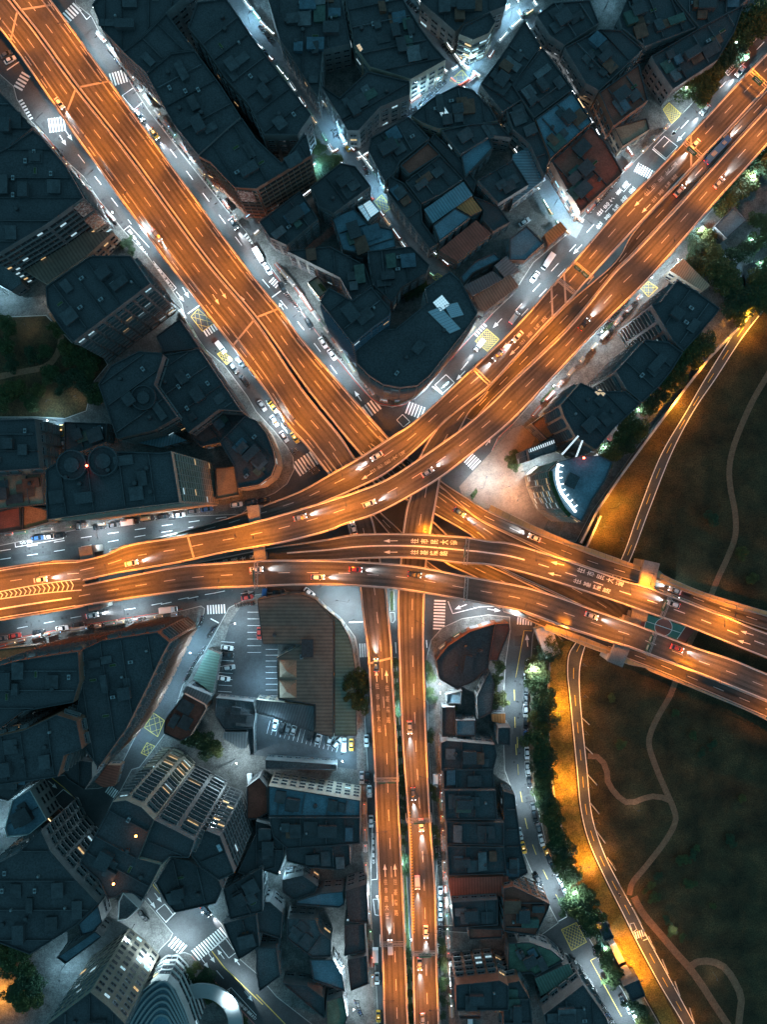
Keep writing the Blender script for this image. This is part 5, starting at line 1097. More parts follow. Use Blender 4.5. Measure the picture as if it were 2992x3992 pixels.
# ------------------------------------------------------------------ the buildings: name, label, category, tile, roof outline, height
BLD = [
('apartment_block','dark roofed block at the left edge below the first side crossing','apartment block',1,[(-60,560),(0,600),(220,830),(60,960),(-60,1010)],22,{}),
('department_store','big dark roofed building with poster boards on its side facing the west frontage road','store',1,[(-60,1020),(60,960),(220,850),(270,890),(430,1080),(545,1285),(300,1460),(0,1640),(-60,1670)],31,dict(style='bands',lit=.12)),
('warehouse','low building with a tan ribbed roof behind the poster building','warehouse',0,[(10,1005),(180,892),(330,905),(440,905),(335,1000),(180,1105)],12,dict(roof='r:brown',wall='beige',par=0,pitch=1.2)),
('apartment_tower','tall dark roofed block whose lit window rows face the striped roof complex in the west','apartment tower',4,[(590,0),(850,0),(975,180),(480,555),(400,470),(310,330),(300,200)],34,dict(style='balcony',lit=.14,warm=.4)),
('office_building','small dark roof beside the wedge of salmon pavement in the west','office building',4,[(1010,520),(1165,405),(1290,590),(1250,600),(1060,620)],14,{}),
('office_building','large dark roof along the west frontage road behind the long thin light line','office building',4,[(1060,640),(1290,600),(1560,1000),(1420,990),(1220,1140),(1150,1040),(1000,830)],20,dict(style='bands')),
('office_building','large dark roof carrying one big round tank in the west','office building',4,[(720,710),(900,615),(1040,625),(1060,640),(1000,830),(1150,1040),(1000,1125),(760,1180),(700,1000),(640,830)],26,dict(style='bands')),
('shop_house','low roof with a square lit skylight next to the taxi alley','shop house',4,[(420,1070),(700,1080),(690,1200),(420,1300)],8,{}),
('annex','low blue grey roofs with bright stripes in the middle of the western complex','annex',4,[(780,1180),(1000,1085),(1210,1190),(1040,1235)],8,dict(roof='r:blue',par=0)),
('office_tower','tall black roofed tower with two round tanks and a red beacon, striped facade facing east','office tower',4,[(300,1380),(420,1300),(790,1262),(1040,1270),(1110,1260),(1165,1590),(900,1620),(310,1700)],58,dict(style='bands',wall='beige',lit=.05)),
('shop_house','tan roofed low house between the striped tower and the rounded corner building','shop house',4,[(1395,1370),(1520,1355),(1545,1540),(1400,1570)],8,dict(roof='tan',wall='beige')),
('corner_building','black roofed building with a rounded striped corner at the west side of the crossing','corner building',0,[(858,1722),(957,1622),(1000,1640),(1040,1690),(1068,1760),(1075,1810),(1058,1855),(1010,1890),(930,1905),(915,1820)],18,dict(style='bands',wall='beige',lit=.05)),
('shop_house','wide low house with brownish lit roof at the left edge above the west avenue','shop house',4,[(-60,1420),(90,1412),(270,1405),(295,1600),(-60,1640)],10,dict(roof='tan')),
('shop_house','orange lit low roof at the corner by the blue and white parked cars','shop house',7,[(150,-60),(310,-20),(320,60),(150,108)],8,dict(roof='orange',wall='beige')),
('shop_house','dim low roof at the very left edge above the west avenue','shop house',7,[(-60,0),(135,-40),(140,108),(-60,140)],7,dict(roof='red')),
('apartment_block','dark roof with its facade on the taxi alley','apartment block',4,[(-60,1060),(230,1050),(262,1370),(-60,1390)],22,dict(style='balcony',lit=.1)),
('shop_house','pale low roof by the bluish yard at the left edge','shop house',4,[(-60,20),(110,60),(150,180),(80,230),(-60,160)],6,dict(roof='mid')),
('shop_house','dark roof between the rounded corner building and the long thin light line','shop house',4,[(1230,1160),(1430,1000),(1560,1010),(1658,1070),(1500,1190),(1300,1230)],10,dict(roof='dark',wall='beige')),
# north block
('apartment_block','northernmost black roof on the east frontage of the highway, top left of the north block','apartment block',1,[(600,40),(690,-60),(1250,-60),(1080,90),(920,250),(800,340),(665,200)],26,{}),
('apartment_block','black roof left of the narrow lit light well, second along the highway frontage','apartment block',1,[(800,345),(920,255),(1080,95),(1160,200),(1260,330),(1110,350),(950,480)],27,{}),
('apartment_block','long black roof between highway frontage and light well, third from the top','apartment block',1,[(952,485),(1112,355),(1262,335),(1430,560),(1560,765),(1470,840),(1285,1010),(1120,800)],28,{}),
('shopping_centre','black roofed block with an ornate sign board and barred windows facing the scooter lined cross street','shopping centre',0,[(775,612),(888,508),(945,465),(1000,545),(1100,640),(1180,535),(1195,530),(1215,610),(1000,740),(917,735),(820,635)],27,dict(style='bands',lit=.03,wall='brick')),
('apartment_block','black roof between the light well and the long alley near the top','apartment block',0,[(770,15),(884,0),(985,150),(1215,452),(1160,530),(1030,530),(970,410),(880,310),(800,190),(735,110)],26,{}),
('apartment_block','black roofed block at the junction of highway frontage and cross alley','apartment block',2,[(20,1440),(285,1240),(400,1420),(200,1590),(90,1540)],15,{}),
('apartment_block','black roof with stepped edge just below the lit hedge','apartment block',2,[(350,1215),(545,1060),(640,1080),(740,1210),(500,1385),(410,1340)],15,{}),
('market_hall','glass roofed hall glowing white beside the long alley','market hall',2,[(655,1340),(740,1293),(800,1370),(722,1438)],8,dict(roof='r:blue',clutter=0,par=.3)),
('shop_house','blue grey low roofs under the glowing glass hall','shop house',2,[(490,1410),(630,1350),(720,1450),(880,1490),(905,1600),(700,1650),(560,1620)],10,dict(roof='blue')),
('apartment_block','tall black roofed block whose glass front rises over the bright frontage pavement','apartment block',5,[(410,295),(470,205),(620,288),(745,200),(870,350),(860,385),(740,472),(625,568)],44,dict(style='bands',wall='blue',lit=.05)),
('wedge_building','huge black wedge shaped building with a rounded striped tip pointing at the crossing','wedge building',5,[(640,585),(745,485),(900,470),(1110,300),(1090,210),(1250,100),(1320,160),(1430,370),(1360,470),(1120,770),(1040,835),(930,848),(820,828),(730,770),(650,690)],32,dict(style='bands',lit=.06,wall='grey',clutter=4)),
('shop_house','pale terrace house with a patch of lawn behind the glass fronted block','shop house',5,[(330,170),(400,130),(470,225),(410,270)],9,dict(roof='tan',wall='beige',clutter=0)),
('apartment_block','dark roof north of the pale terrace near the alley','apartment block',5,[(200,-30),(480,-60),(700,60),(745,190),(620,280),(540,140),(380,60)],16,{}),
('apartment_block','dark roof reaching the long alley above the yellow lit garden court','apartment block',5,[(760,190),(720,-30),(1000,-60),(1120,60),(1100,110),(940,200),(880,300)],15,{}),
('apartment_block','black roofs at the top between the two north-south alleys, left part','apartment block',2,[(60,-60),(540,-60),(610,290),(430,330),(400,640),(270,440),(150,250)],15,dict(par=.6)),
('apartment_block','black roofs at the top between the two alleys, right part with the arcaded facade','apartment block',2,[(560,-60),(925,-60),(955,15),(1060,190),(1150,310),(1225,395),(1000,520),(735,440),(635,300)],15,dict(style='grid',wall='beige',lit=.1)),
('apartment_block','black roof above the bright scooter parking of the cross alley','apartment block',2,[(420,560),(540,640),(720,470),(990,535),(990,620),(800,700),(660,850),(590,850)],15,dict(style='grid',lit=.08)),
('corner_building','eight sided corner house with a lit lower floor beside the yellow triangle junction','corner building',2,[(1340,175),(1510,90),(1545,150),(1500,225),(1400,268),(1310,230)],15,dict(style='bands',lit=.2,wall='beige')),
('apartment_block','black roof at the corner where the truck stands','apartment block',2,[(740,900),(985,760),(1120,900),(930,1050),(900,1110),(830,1180),(725,980)],11,{}),
('apartment_block','dark roof with the bright gridded glass penthouse','apartment block',2,[(1000,755),(1140,640),(1300,560),(1400,590),(1510,700),(1560,790),(1290,830),(1180,840),(1070,800)],11,dict(wall='beige')),
('apartment_block','dark stepped roof right of the gridded glass penthouse','apartment block',2,[(1200,850),(1390,810),(1560,800),(1650,900),(1520,880),(1320,1005)],11,{}),
('shop_house','small roof with a reddish tin strip behind the corner of the truck','shop house',2,[(930,1075),(1110,925),(1190,1005),(990,1135)],11,dict(roof='red')),
('apartment_block','square black roof above the blue ribbed sheds','apartment block',2,[(965,1180),(1190,1010),(1335,1165),(1200,1255),(1070,1320)],11,{}),
('workshop','blue ribbed shed roof, upper left of the orange shed','workshop',2,[(1085,1355),(1340,1175),(1400,1262),(1140,1445)],11,dict(roof='r:blue',par=0)),
('workshop','ribbed orange shed roof','workshop',2,[(1290,1340),(1390,1270),(1460,1360),(1385,1395)],10,dict(roof='r:orange',par=0)),
('workshop','blue shed roof directly below the orange shed','workshop',2,[(1145,1460),(1285,1350),(1385,1405),(1185,1560)],12,dict(roof='blue',par=.2)),
('workshop','dark reddish shed roof, lowest of the shed row','workshop',2,[(1180,1620),(1420,1425),(1520,1510),(1300,1690)],10,dict(roof='r:red',par=0)),
('workshop','triangular blue roof right of the black square roof','workshop',2,[(1325,1010),(1500,885),(1530,960),(1350,1150)],10,dict(roof='blue')),
('apartment_block','dark roof along the third alley near the parked silver car','apartment block',2,[(1430,1170),(1658,1040),(1760,1200),(1565,1320)],12,{}),
('workshop','reddish roof at the corner where the third alley meets the north-east street','workshop',3,[(205,1530),(310,1445),(355,1495),(235,1600)],9,dict(roof='r:orange',par=0,wall='brick')),
('workshop','blue flat roof in the corner beside the small car court','workshop',3,[(-20,1560),(90,1475),(200,1590),(80,1700),(-20,1700)],9,dict(roof='blue')),
('workshop','pale ribbed roof beside the pavement of the north-east street','workshop',5,[(1540,60),(1620,-5),(1700,90),(1610,140)],9,dict(roof='r:mid',par=0)),
('workshop','brown ribbed long roof next to the crosswalk of the north-east street','workshop',5,[(1405,262),(1640,115),(1700,190),(1480,355),(1445,340)],9,dict(roof='r:brown',par=0)),
('workshop','dark ribbed roof against the wedge building','workshop',5,[(1340,190),(1530,95),(1595,150),(1400,255)],10,dict(roof='r:dark',par=0)),
('workshop','slanting blue roof beside the alley end','workshop',5,[(1320,130),(1420,30),(1540,-20),(1580,20),(1400,110),(1340,180)],7,dict(roof='blue')),
('workshop','ridged grey roof in the corner by the pavement with trailing cars','workshop',3,[(90,1600),(170,1530),(210,1600),(120,1671),(90,1671)],8,dict(roof='r:tan',par=0)),
('apartment_block','black roof at the top between third and fourth alley','apartment block',0,[(1872,335),(1960,215),(2045,85),(2108,185),(2000,338),(2034,392),(1960,440)],12,{}),
('apartment_block','black square roof in the middle between third and fourth alley','apartment block',3,[(0,570),(190,315),(390,588),(140,775),(60,660)],12,{}),
('apartment_block','blue tinted roof with an orange lit side wall','apartment block',3,[(145,785),(390,605),(515,800),(245,1040)],12,dict(roof='blue',wall='brick')),
('shop_house','wide low dark red roof with two box shaped roof rooms','shop house',3,[(250,1060),(510,830),(600,930),(715,1130),(440,1385),(330,1200)],10,dict(roof='red',wall='brick')),
('workshop','dark blue ribbed shed next to the parked white car','workshop',3,[(0,1010),(110,955),(205,1170),(0,1330)],8,dict(roof='r:blue',par=0)),
('apartment_block','black roof right of the top alley crossing','apartment block',3,[(155,110),(260,30),(500,10),(560,160),(335,305),(240,240)],12,{}),
('apartment_block','broad black roof in the middle of the upper right block','apartment block',3,[(335,320),(560,200),(700,205),(845,330),(560,600),(475,550)],12,{}),
('apartment_block','dark roof with a brick coloured panel near the tan roof','apartment block',3,[(560,610),(820,425),(880,660),(655,825)],12,dict(roof='red',wall='brick')),
('apartment_block','long dark roof behind the roadside trees','apartment block',3,[(900,375),(1200,200),(1500,40),(1440,220),(1330,400),(1040,590),(930,430)],12,{}),
('apartment_block','dark roof around the blue lit yard at the top right','apartment block',3,[(740,10),(1000,-60),(1190,190),(860,310),(710,195),(690,120)],12,{}),
('apartment_block','dark roof at the top edge right of the blue lit yard','apartment block',3,[(1010,-60),(1600,-60),(1450,70),(1215,190)],12,{}),
('shop_house','tan low roof at the corner near the yellow grid box','shop house',3,[(655,835),(870,775),(890,850),(715,960)],8,dict(roof='tan',wall='beige')),
('apartment_block','dark roofs at the top right of the third alley, behind the eight sided house','apartment block',2,[(1060,20),(1130,-60),(1640,-60),(1610,50),(1520,82),(1335,165),(1285,215),(1190,130)],12,{}),
('apartment_block','narrow dark roof right of the third alley with the white car','apartment block',3,[(-60,680),(55,672),(135,782),(235,1040),(205,1150),(110,945),(0,850)],11,dict(style='balcony')),
('shop_house','narrow dark roof right of the long alley, left of the black square roof','shop house',2,[(860,1140),(955,1190),(1065,1330),(1075,1440),(1175,1580),(1120,1610),(960,1400),(850,1250)],11,{}),
('shop_house','added long thin roof filling in for the dark lane left of the third alley','shop house',2,[(1150,870),(1300,1015),(1420,1175),(1405,1250),(1340,1160),(1195,1000),(1120,915)],9,{}),  # roof added where only a dark lane runs
('shop_house','dark roof above the small car court of the north-east street','shop house',2,[(1405,1275),(1560,1335),(1640,1440),(1530,1500),(1465,1425),(1468,1360)],9,{}),
('workshop','low dark roof between the corner car park and the walled car park','workshop',7,[(1400,1190),(1640,1215),(1655,1290),(1640,1390),(1450,1400),(1390,1300)],6,dict(roof='mid')),
('shop_house','dark low roof left of the pyramids below the hall court','shop house',8,[(-20,1300),(-10,1560),(-40,1560),(-60,1400)],5,{}),
('shop_house','roof row directly below the walled car park','shop house',8,[(60,1590),(520,1620),(520,1658),(60,1650)],6,dict(roof='mid')),
('shop_house','dark roof in the middle right row beside the sloping street, behind the tin roofs','shop house',8,[(1200,1250),(1285,1250),(1285,1440),(1200,1440)],7,{}),
('shop_house','dark roof left of the rusty tin roofs and right of the square teal roof','shop house',8,[(1425,1180),(1510,1020),(1540,1100),(1520,1290),(1430,1330)],8,dict(roof='mid')),
('shop_house','dark roofs between the third row roof and the sloping street bend','shop house',12,[(-60,150),(10,170),(35,350),(55,530),(100,680),(-60,760)],9,{}),
# east block
('temple_hall','brightly lit ribbed tan roof beside the south-east pavement','hall',6,[(1025,92),(1110,12),(1288,190),(1240,228)],8,dict(roof='r:tan',par=0,wall='beige',pitch=.8)),
('apartment_tower','upper tower of the row of three beside the flood wall, black stepped roof','apartment tower',6,[(900,320),(960,300),(1070,160),(1190,230),(1350,345),(1230,490),(1110,620),(1040,550),(960,420)],38,dict(style='balcony',lit=.05,wall='grey')),
('apartment_tower','middle tower of the row of three beside the flood wall','apartment tower',6,[(670,750),(860,545),(1010,560),(1105,630),(1030,750),(950,850),(840,955),(740,870)],38,dict(style='balcony',lit=.05,wall='grey')),
('apartment_tower','lower tower of the row of three beside the flood wall, next to the curved office tower','apartment tower',6,[(310,970),(440,825),(560,880),(730,880),(830,960),(650,1130),(540,1260),(410,1180),(330,1040)],38,dict(style='balcony',lit=.06,wall='beige')),
('podium_house','orange lit podium with a square recess at the foot of the lower tower','podium',6,[(120,1090),(260,995),(380,1105),(220,1190)],12,dict(roof='orange',wall='beige')),
('office_tower','office tower with a curved glowing white line around its roof edge at the plaza','office tower',6,[(240,1395),(300,1335),(440,1300),(560,1295),(650,1340),(600,1460),(520,1580),(445,1730),(385,1690),(330,1640),(290,1560),(258,1480)],45,dict(style='bands',lit=.1,wall='beige',roof='blue',clutter=2)),
('office_wing','lower curved wing with bright vertical lights, left of the glowing curve','office wing',6,[(95,1255),(265,1180),(290,1265),(110,1330)],26,dict(style='bands',wall='grey',roof='mid')),
('shop_house','blue and orange patched flat roof beside the trees at the right','shop house',3,[(1312,1480),(1440,1350),(1520,1440),(1390,1558)],6,dict(roof='blue')),
# south-west block
('apartment_tower','big black tower roof with warm balcony facade facing the west avenue, at the left','apartment tower',7,[(130,950),(510,892),(520,1080),(480,1220),(150,1280),(0,1390),(-60,1400),(-60,1000)],42,dict(style='balcony',wall='brick',lit=.04)),
('apartment_tower','black tower roof with an orange lit cut corner above the diagonal side street','apartment tower',7,[(515,892),(665,822),(1020,768),(1098,832),(1060,900),(950,1130),(820,1390),(640,1640),(540,1500),(500,1300),(530,1080)],38,dict(style='balcony',wall='brick',lit=.05)),
('apartment_tower','lower left black tower roof with balcony rows, south of the big black tower','apartment tower',7,[(-60,1450),(160,1400),(370,1300),(500,1340),(535,1520),(420,1560),(380,1700),(-60,1760)],45,dict(style='balcony',wall='brick',lit=.04)),
('shop_house','orange lit low roof strip at the left edge below the avenue','shop house',7,[(-60,885),(120,865),(240,852),(245,900),(80,960),(-60,1000)],6,dict(roof='orange',wall='beige')),
('market_shed','small bright red roof at the kerb of the wide dark junction','shed',10,[(612,92),(690,-15),(780,-15),(742,118),(665,128)],5,dict(roof='r:red',par=0,wall='brick')),
('apartment_block','black roof left of the wide junction in the lower left','apartment block',10,[(-60,-60),(420,-60),(600,-40),(600,60),(550,140),(440,70),(420,40),(180,90),(60,210),(-60,180)],16,{}),
('corner_building','blue roofed corner house with a glowing white wall in the lower left','corner building',10,[(85,205),(200,135),(310,330),(190,430),(50,445),(35,390)],12,dict(roof='blue',wall='white')),
('apartment_tower','very large black roof in the lower left with window rows facing the street','apartment tower',10,[(120,545),(270,400),(330,530),(460,680),(640,870),(500,1010),(200,1200),(-60,1100),(-60,640)],32,dict(style='balcony',lit=.12)),
('shop_house','blue grey roof at the foot of the twin beacon tower','shop house',10,[(505,1010),(640,885),(665,990),(600,1060),(530,1080)],10,dict(roof='blue')),
('school_wing','long dim blue roof left of the slab tower','school wing',10,[(370,1220),(620,1050),(665,1085),(430,1260)],10,dict(roof='blue')),
('slab_tower','slab tower with a lattice of windows, a few lit, leaning in at the bottom left','slab tower',10,[(300,1660),(590,1440),(700,1530),(810,1640),(760,1800),(300,1800)],41,dict(style='grid',lit=.12,wall='beige',warm=.35)),
('podium_house','pale lit low roof under the lobed end of the twin beacon tower','podium',10,[(765,985),(770,860),(800,800),(905,900),(830,970)],6,dict(roof='mid',wall='white',clutter=0)),
('terrace_building','building of stepped curved terraces with pale bands at the bottom edge','terrace building',10,[(790,1700),(830,1580),(900,1450),(1010,1365),(1085,1365),(1140,1420),(1205,1560),(1260,1720)],16,dict(roof='blue',wall='white',style='bands',clutter=0)),
# south middle block
('apartment_tower','tallest black roofed tower with two orange beacons and lit balcony facade in the lower left','apartment tower',10,[(735,215),(820,205),(920,250),(1000,330),(900,580),(1045,620),(930,845),(860,805),(800,800),(755,830),(700,840),(640,720),(520,610)],55,dict(style='balcony',lit=.2,warm=.45,wall='beige')),
('apartment_tower','black tower roof joined to the right of the beacon tower with the blue balcony facade','apartment tower',10,[(1003,332),(1140,400),(1262,465),(1225,575),(1100,570),(1050,618),(905,578)],54,dict(style='balcony',lit=.18,warm=.3,wall='grey')),
('apartment_tower','narrow tower with two striped facades right of the beacon tower','apartment tower',10,[(1240,560),(1270,470),(1335,400),(1425,435),(1518,675),(1420,720),(1300,640)],42,dict(style='bands',lit=.05,wall='grey')),
('apartment_block','black roof between the beacon tower and the lower junction','apartment block',10,[(1010,740),(1110,575),(1230,595),(1420,725),(1440,780),(1400,870),(1135,930),(1070,850)],26,{}),
('workshop','brown roofed long shed along the diagonal side street','workshop',7,[(1070,1330),(1195,1165),(1325,1235),(1335,1260),(1230,1440),(1170,1470),(1060,1420)],10,dict(roof='red',wall='brick')),
('workshop','pale ribbed roof strip at the upper end of the brown shed','workshop',7,[(1172,1160),(1210,1115),(1365,1180),(1335,1240)],9,dict(roof='r:mid',par=0)),
('shed','long teal sheet roof between scooter row and car park','shed',7,[(1250,1070),(1345,880),(1425,912),(1375,1165)],5,dict(roof='r:green',par=0,wall='grey',clutter=0)),
('market_hall','big angular hall roof of brown sheet metal with two pyramids, corner of the crossing','market hall',8,[(5,560),(200,525),(290,525),(385,560),(500,690),(500,1440),(490,1450),(380,1420),(380,1240),(140,1200),(132,935),(290,850),(245,850),(40,850),(20,690)],9,dict(roof='r:brown',par=.15,wall='beige',pitch=1.3,clutter=3)),
('market_hall','greenish outer roof strip of the angular hall along the ramp','market hall',8,[(388,563),(440,612),(545,700),(595,790),(618,860),(640,1000),(645,1180),(650,1440),(505,1440),(505,690)],8,dict(roof='r:green',par=.15,wall='beige',pitch=1.3,clutter=2)),
('market_hall','lower wing of the angular hall above the walled car park','market hall',8,[(0,1205),(375,1245),(375,1415),(0,1290)],8,dict(roof='r:dark',par=.15,wall='beige',clutter=1)),
('workshop','ribbed roofs glowing blue white beside the small lit yard','workshop',7,[(1450,1415),(1600,1420),(1590,1520),(1560,1530),(1440,1450)],7,dict(roof='r:mid',par=0)),
('shop_house','long facade building with six boxy balconies below the walled car park','shop house',11,[(80,112),(672,207),(670,312),(80,312)],15,dict(roof='blue',wall='beige',lit=.03)),
('apartment_block','wide dark roof below the blue grey one left of the south ramps','apartment block',11,[(82,318),(670,318),(670,485),(200,520),(110,440)],16,{}),
('apartment_block','dark roof above the crooked lane, left of the blue grey yard','apartment block',11,[(190,522),(600,492),(610,620),(560,655),(345,640),(200,600)],12,{}),
('shop_house','dark roof in the lower middle, first left of the crooked lane','shop house',11,[(0,340),(100,370),(175,470),(180,590),(140,690),(0,640)],12,{}),
('shop_house','small dark roof under the crooked lane','shop house',11,[(170,720),(300,690),(400,760),(380,800),(240,850),(170,800)],9,{}),
('shop_house','dim teal roof right below the bright lane lamp','shop house',11,[(260,855),(420,805),(560,792),(570,875),(540,900),(260,880)],10,dict(roof='blue')),
('shop_house','dark roof nearest the bus stop writing on the left pavement','shop house',11,[(575,790),(715,745),(725,1000),(600,990)],12,{}),
('shop_house','dark low roof with a diagonal edge at the lower middle left','shop house',11,[(0,860),(90,860),(170,930),(160,1100),(0,1050)],10,{}),
('shop_house','greyish roof beside the narrow bright yard, left of it','shop house',11,[(200,965),(380,975),(420,1060),(485,1110),(485,1215),(360,1220),(200,1100)],9,dict(roof='mid')),
('shop_house','dark roof right of the narrow bright yard','shop house',11,[(570,1010),(700,1000),(710,1180),(570,1210)],11,{}),
('shop_house','house with a pale gabled side at the bottom, left of the dim roofs','shop house',11,[(0,1155),(130,1155),(155,1340),(20,1440),(0,1300)],9,dict(roof='mid')),
('shop_house','teal tinted roof below the narrow bright yard','shop house',11,[(345,1232),(495,1232),(555,1330),(575,1440),(370,1370)],8,dict(roof='blue')),
('shop_house','dark roof beside the market yard, above it','shop house',11,[(590,1235),(715,1205),(725,1390),(610,1435)],12,{}),
('shop_house','dark roof near the street corner at the bottom with power line masts','shop house',11,[(170,1385),(330,1400),(440,1480),(440,1615),(300,1500)],7,{}),
('shop_house','dark roof left of the market yard at the bottom','shop house',11,[(452,1500),(560,1465),(590,1600),(560,1700),(452,1700)],8,dict(roof='green')),
('apartment_block','dark roof right of the lower junction with a thin pale edge','apartment block',10,[(1445,1000),(1658,945),(1680,1150),(1545,1235),(1480,1090)],12,dict(roof='dark')),
('apartment_block','broad dark roof between the narrow striped tower and the lower junction','apartment block',10,[(1445,780),(1700,640),(1700,925),(1490,975)],14,{}),
('apartment_block','dark roof right of the narrow striped tower','apartment block',10,[(1540,670),(1658,420),(1790,520),(1780,640),(1600,690)],12,{}),
('shop_house','small dim roof by the alley next to the parked silver cars, left of the facade building','shop house',11,[(-60,120),(20,60),(70,120),(75,290),(0,330),(-60,330)],9,dict(roof='red')),
# south right block
('corner_building','curved dark roofed building with an orange lit rim right of the south ramps','corner building',8,[(1165,950),(1235,860),(1380,765),(1540,715),(1500,1000),(1420,1080),(1300,1140),(1180,1070)],10,dict(wall='brick',clutter=6)),
('corner_building','dark strip building with an orange lit wall at the corner of the sloping street','corner building',8,[(1545,715),(1632,712),(1640,750),(1560,955),(1505,950)],11,dict(roof='red',wall='brick')),
('shop_house','small teal roof left of the round shrubs','shop house',8,[(1228,1168),(1330,1145),(1322,1230),(1232,1230)],5,dict(roof='blue')),
('shop_house','square teal roof standing clear among dark roofs','shop house',8,[(1292,1335),(1415,1335),(1418,1438),(1292,1438)],8,dict(roof='blue')),
('apartment_block','dark roof inside a pale stepped parapet below the square teal roof','apartment block',8,[(1195,1480),(1230,1465),(1540,1492),(1556,1560),(1530,1660),(1195,1660)],12,{}),
('shop_house','small black roof with orange rim at the edge of the sloping street','shop house',8,[(1562,1382),(1642,1382),(1642,1500),(1562,1490)],10,{}),
('shop_house','low rusty tin roofs by the sloping street','shop house',8,[(1520,1300),(1610,1295),(1612,1365),(1525,1345)],5,dict(roof='r:orange',par=0)),
('shop_house','dark roof with a pale edge, first of the row beside the lower right pavement','shop house',11,[(1208,5),(1530,5),(1540,130),(1212,130)],12,{}),
('shop_house','dark roof with a narrow lit slit, second of the row beside the lower right pavement','shop house',11,[(1214,142),(1545,142),(1560,330),(1222,330)],14,{}),
('shop_house','dark roof with a small teal room, third of the row beside the lower right pavement','shop house',11,[(1228,342),(1600,350),(1600,498),(1232,490)],12,{}),
('shop_house','dark roof above the wide rust red roofs','shop house',11,[(1234,502),(1600,510),(1620,680),(1242,690)],12,{}),
('workshop','wide rust red sheet roofs stepped along their lower edge','workshop',11,[(1240,712),(1630,702),(1632,830),(1465,832),(1462,852),(1260,852)],10,dict(roof='r:red',par=0,wall='brick')),
('apartment_block','dark roof with pinkish lit rim where the sloping street bends','apartment block',12,[(-60,780),(0,765),(240,880),(230,920),(150,1090),(-60,1060)],14,dict(roof='red',wall='brick')),
('apartment_block','dark square roof left of the bending street, under the rust red roofs','apartment block',11,[(1265,862),(1560,845),(1560,1010),(1275,1030)],14,{}),
('apartment_block','dark roof under the balcony facade at the bottom right of the ramps','apartment block',11,[(1290,1395),(1570,1365),(1630,1400),(1630,1560),(1292,1560)],20,dict(style='balcony',lit=.12,wall='brick')),
('shop_house','reddish roof with dark step, between the two alleys by the lower right pavement','shop house',11,[(1370,1030),(1590,1035),(1590,1095),(1375,1105)],12,dict(roof='red')),
('garage','dark garage with an orange lit opening around the van with glaring headlights','garage',11,[(1310,1590),(1450,1590),(1452,1615),(1312,1615)],4,dict(clutter=0,style='none')),
('workshop','ribbed greenish roofs inside pale gutters beside the lower street','workshop',12,[(145,1375),(365,1275),(410,1368),(185,1485)],10,dict(roof='r:green',par=0)),
('apartment_block','black roof with a diagonal pale edge in the bottom right','apartment block',12,[(200,1600),(455,1405),(600,1610),(640,1700),(230,1720)],17,dict(style='balcony')),
('shop_house','dark roof below the curved white kerb in the lower right','shop house',12,[(-30,1135),(110,1130),(250,1180),(330,1250),(145,1350),(120,1330),(-30,1340)],9,dict(roof='green')),
('apartment_block','tower with reddish window rows at the lower right, left of the ribbed greenish roofs','apartment block',12,[(-60,1400),(40,1380),(110,1500),(130,1680),(-60,1720)],16,dict(style='balcony',lit=.14,wall='brick')),
('gatehouse','first small black gatehouse roof in the park wall','gatehouse',12,[(548,1010),(605,1000),(658,1100),(595,1125)],6,dict(clutter=0)),
('gatehouse','second larger black gatehouse roof in the park wall near the bottom','gatehouse',12,[(720,1415),(820,1370),(862,1480),(775,1515)],7,dict(clutter=0)),
]
BR = {}
for nm, lb, ct, t, pts, h, kw in BLD:
    BR[lb] = B(nm, lb, ct, t, pts, h, **kw)
def childof(lb): return BR[lb][0]
def roofpt(t, p, h): return W(T(t,p), h)
M_FIN = mat('facade_light_glow', (.8,.8,.8), var=0, emit=(.8,.92,1), estr=.9)
# round roof tanks and beacons
def rooftank(lb, t, p, rad, h):
    r = childof(lb); q = roofpt(t,p,h); b = MB(); b.lathe((q.x,q.y,h),[(rad,0),(rad,2.4),(rad-0.35,2.4),(rad-0.4,1.2),(rad*.55,1.1)],20); b.lathe((q.x,q.y,h+1.0),[(rad*.5,0),(rad*.5,1.2),(0.2,1.3)],16); b.build('round_tank', ROOFS['dark'], r, r.location)
OFT = 'tall black roofed tower with two round tanks and a red beacon, striped facade facing east'
rooftank(OFT,4,(478,1350),4.5,58); rooftank(OFT,4,(680,1325),4.5,58); rooftank('large dark roof carrying one big round tank in the west',4,(937,918),4.2,26)
def beacon(lb, t, p, h, m=M_REDG, en=50, col=(1,.1,.05)):
    r = childof(lb); q = roofpt(t,p,h+2.4); b = MB(); b.cyl((q.x,q.y,h),(q.x,q.y,h+2),0.12,n=5); b.build('beacon_post', M_METAL, r, r.location)
    b = MB(); b.lathe((q.x,q.y,h+2),[(0.15,0),(0.34,.2),(0.34,.5),(0.1,.7)],8); b.build('beacon_lamp', m, r, r.location)
    l = bpy.data.lights.new('beacon_light','POINT'); l.energy = en; l.color = col; l.shadow_soft_size = .2; o = bpy.data.objects.new('beacon_light', l); C.objects.link(o); o.parent = r; o.location = Vector((q.x,q.y,h+3.1))-r.location
beacon(OFT,4,(560,1352),58)
TW = 'tallest black roofed tower with two orange beacons and lit balcony facade in the lower left'
beacon(TW,10,(878,443),55,M_ORG,90,(1,.4,.08)); beacon(TW,10,(733,752),55,M_ORG,60,(1,.4,.08))
CV = 'office tower with a curved glowing white line around its roof edge at the plaza'
beacon(CV,6,(465,1312),45,M_REDG,60)
r = childof(CV); b = MB(); cpts = catmull([W(T(6,p),46.4).xy for p in [(300,1352),(290,1400),(292,1450),(310,1520),(340,1570),(380,1620),(412,1665)]], 40); prev = None
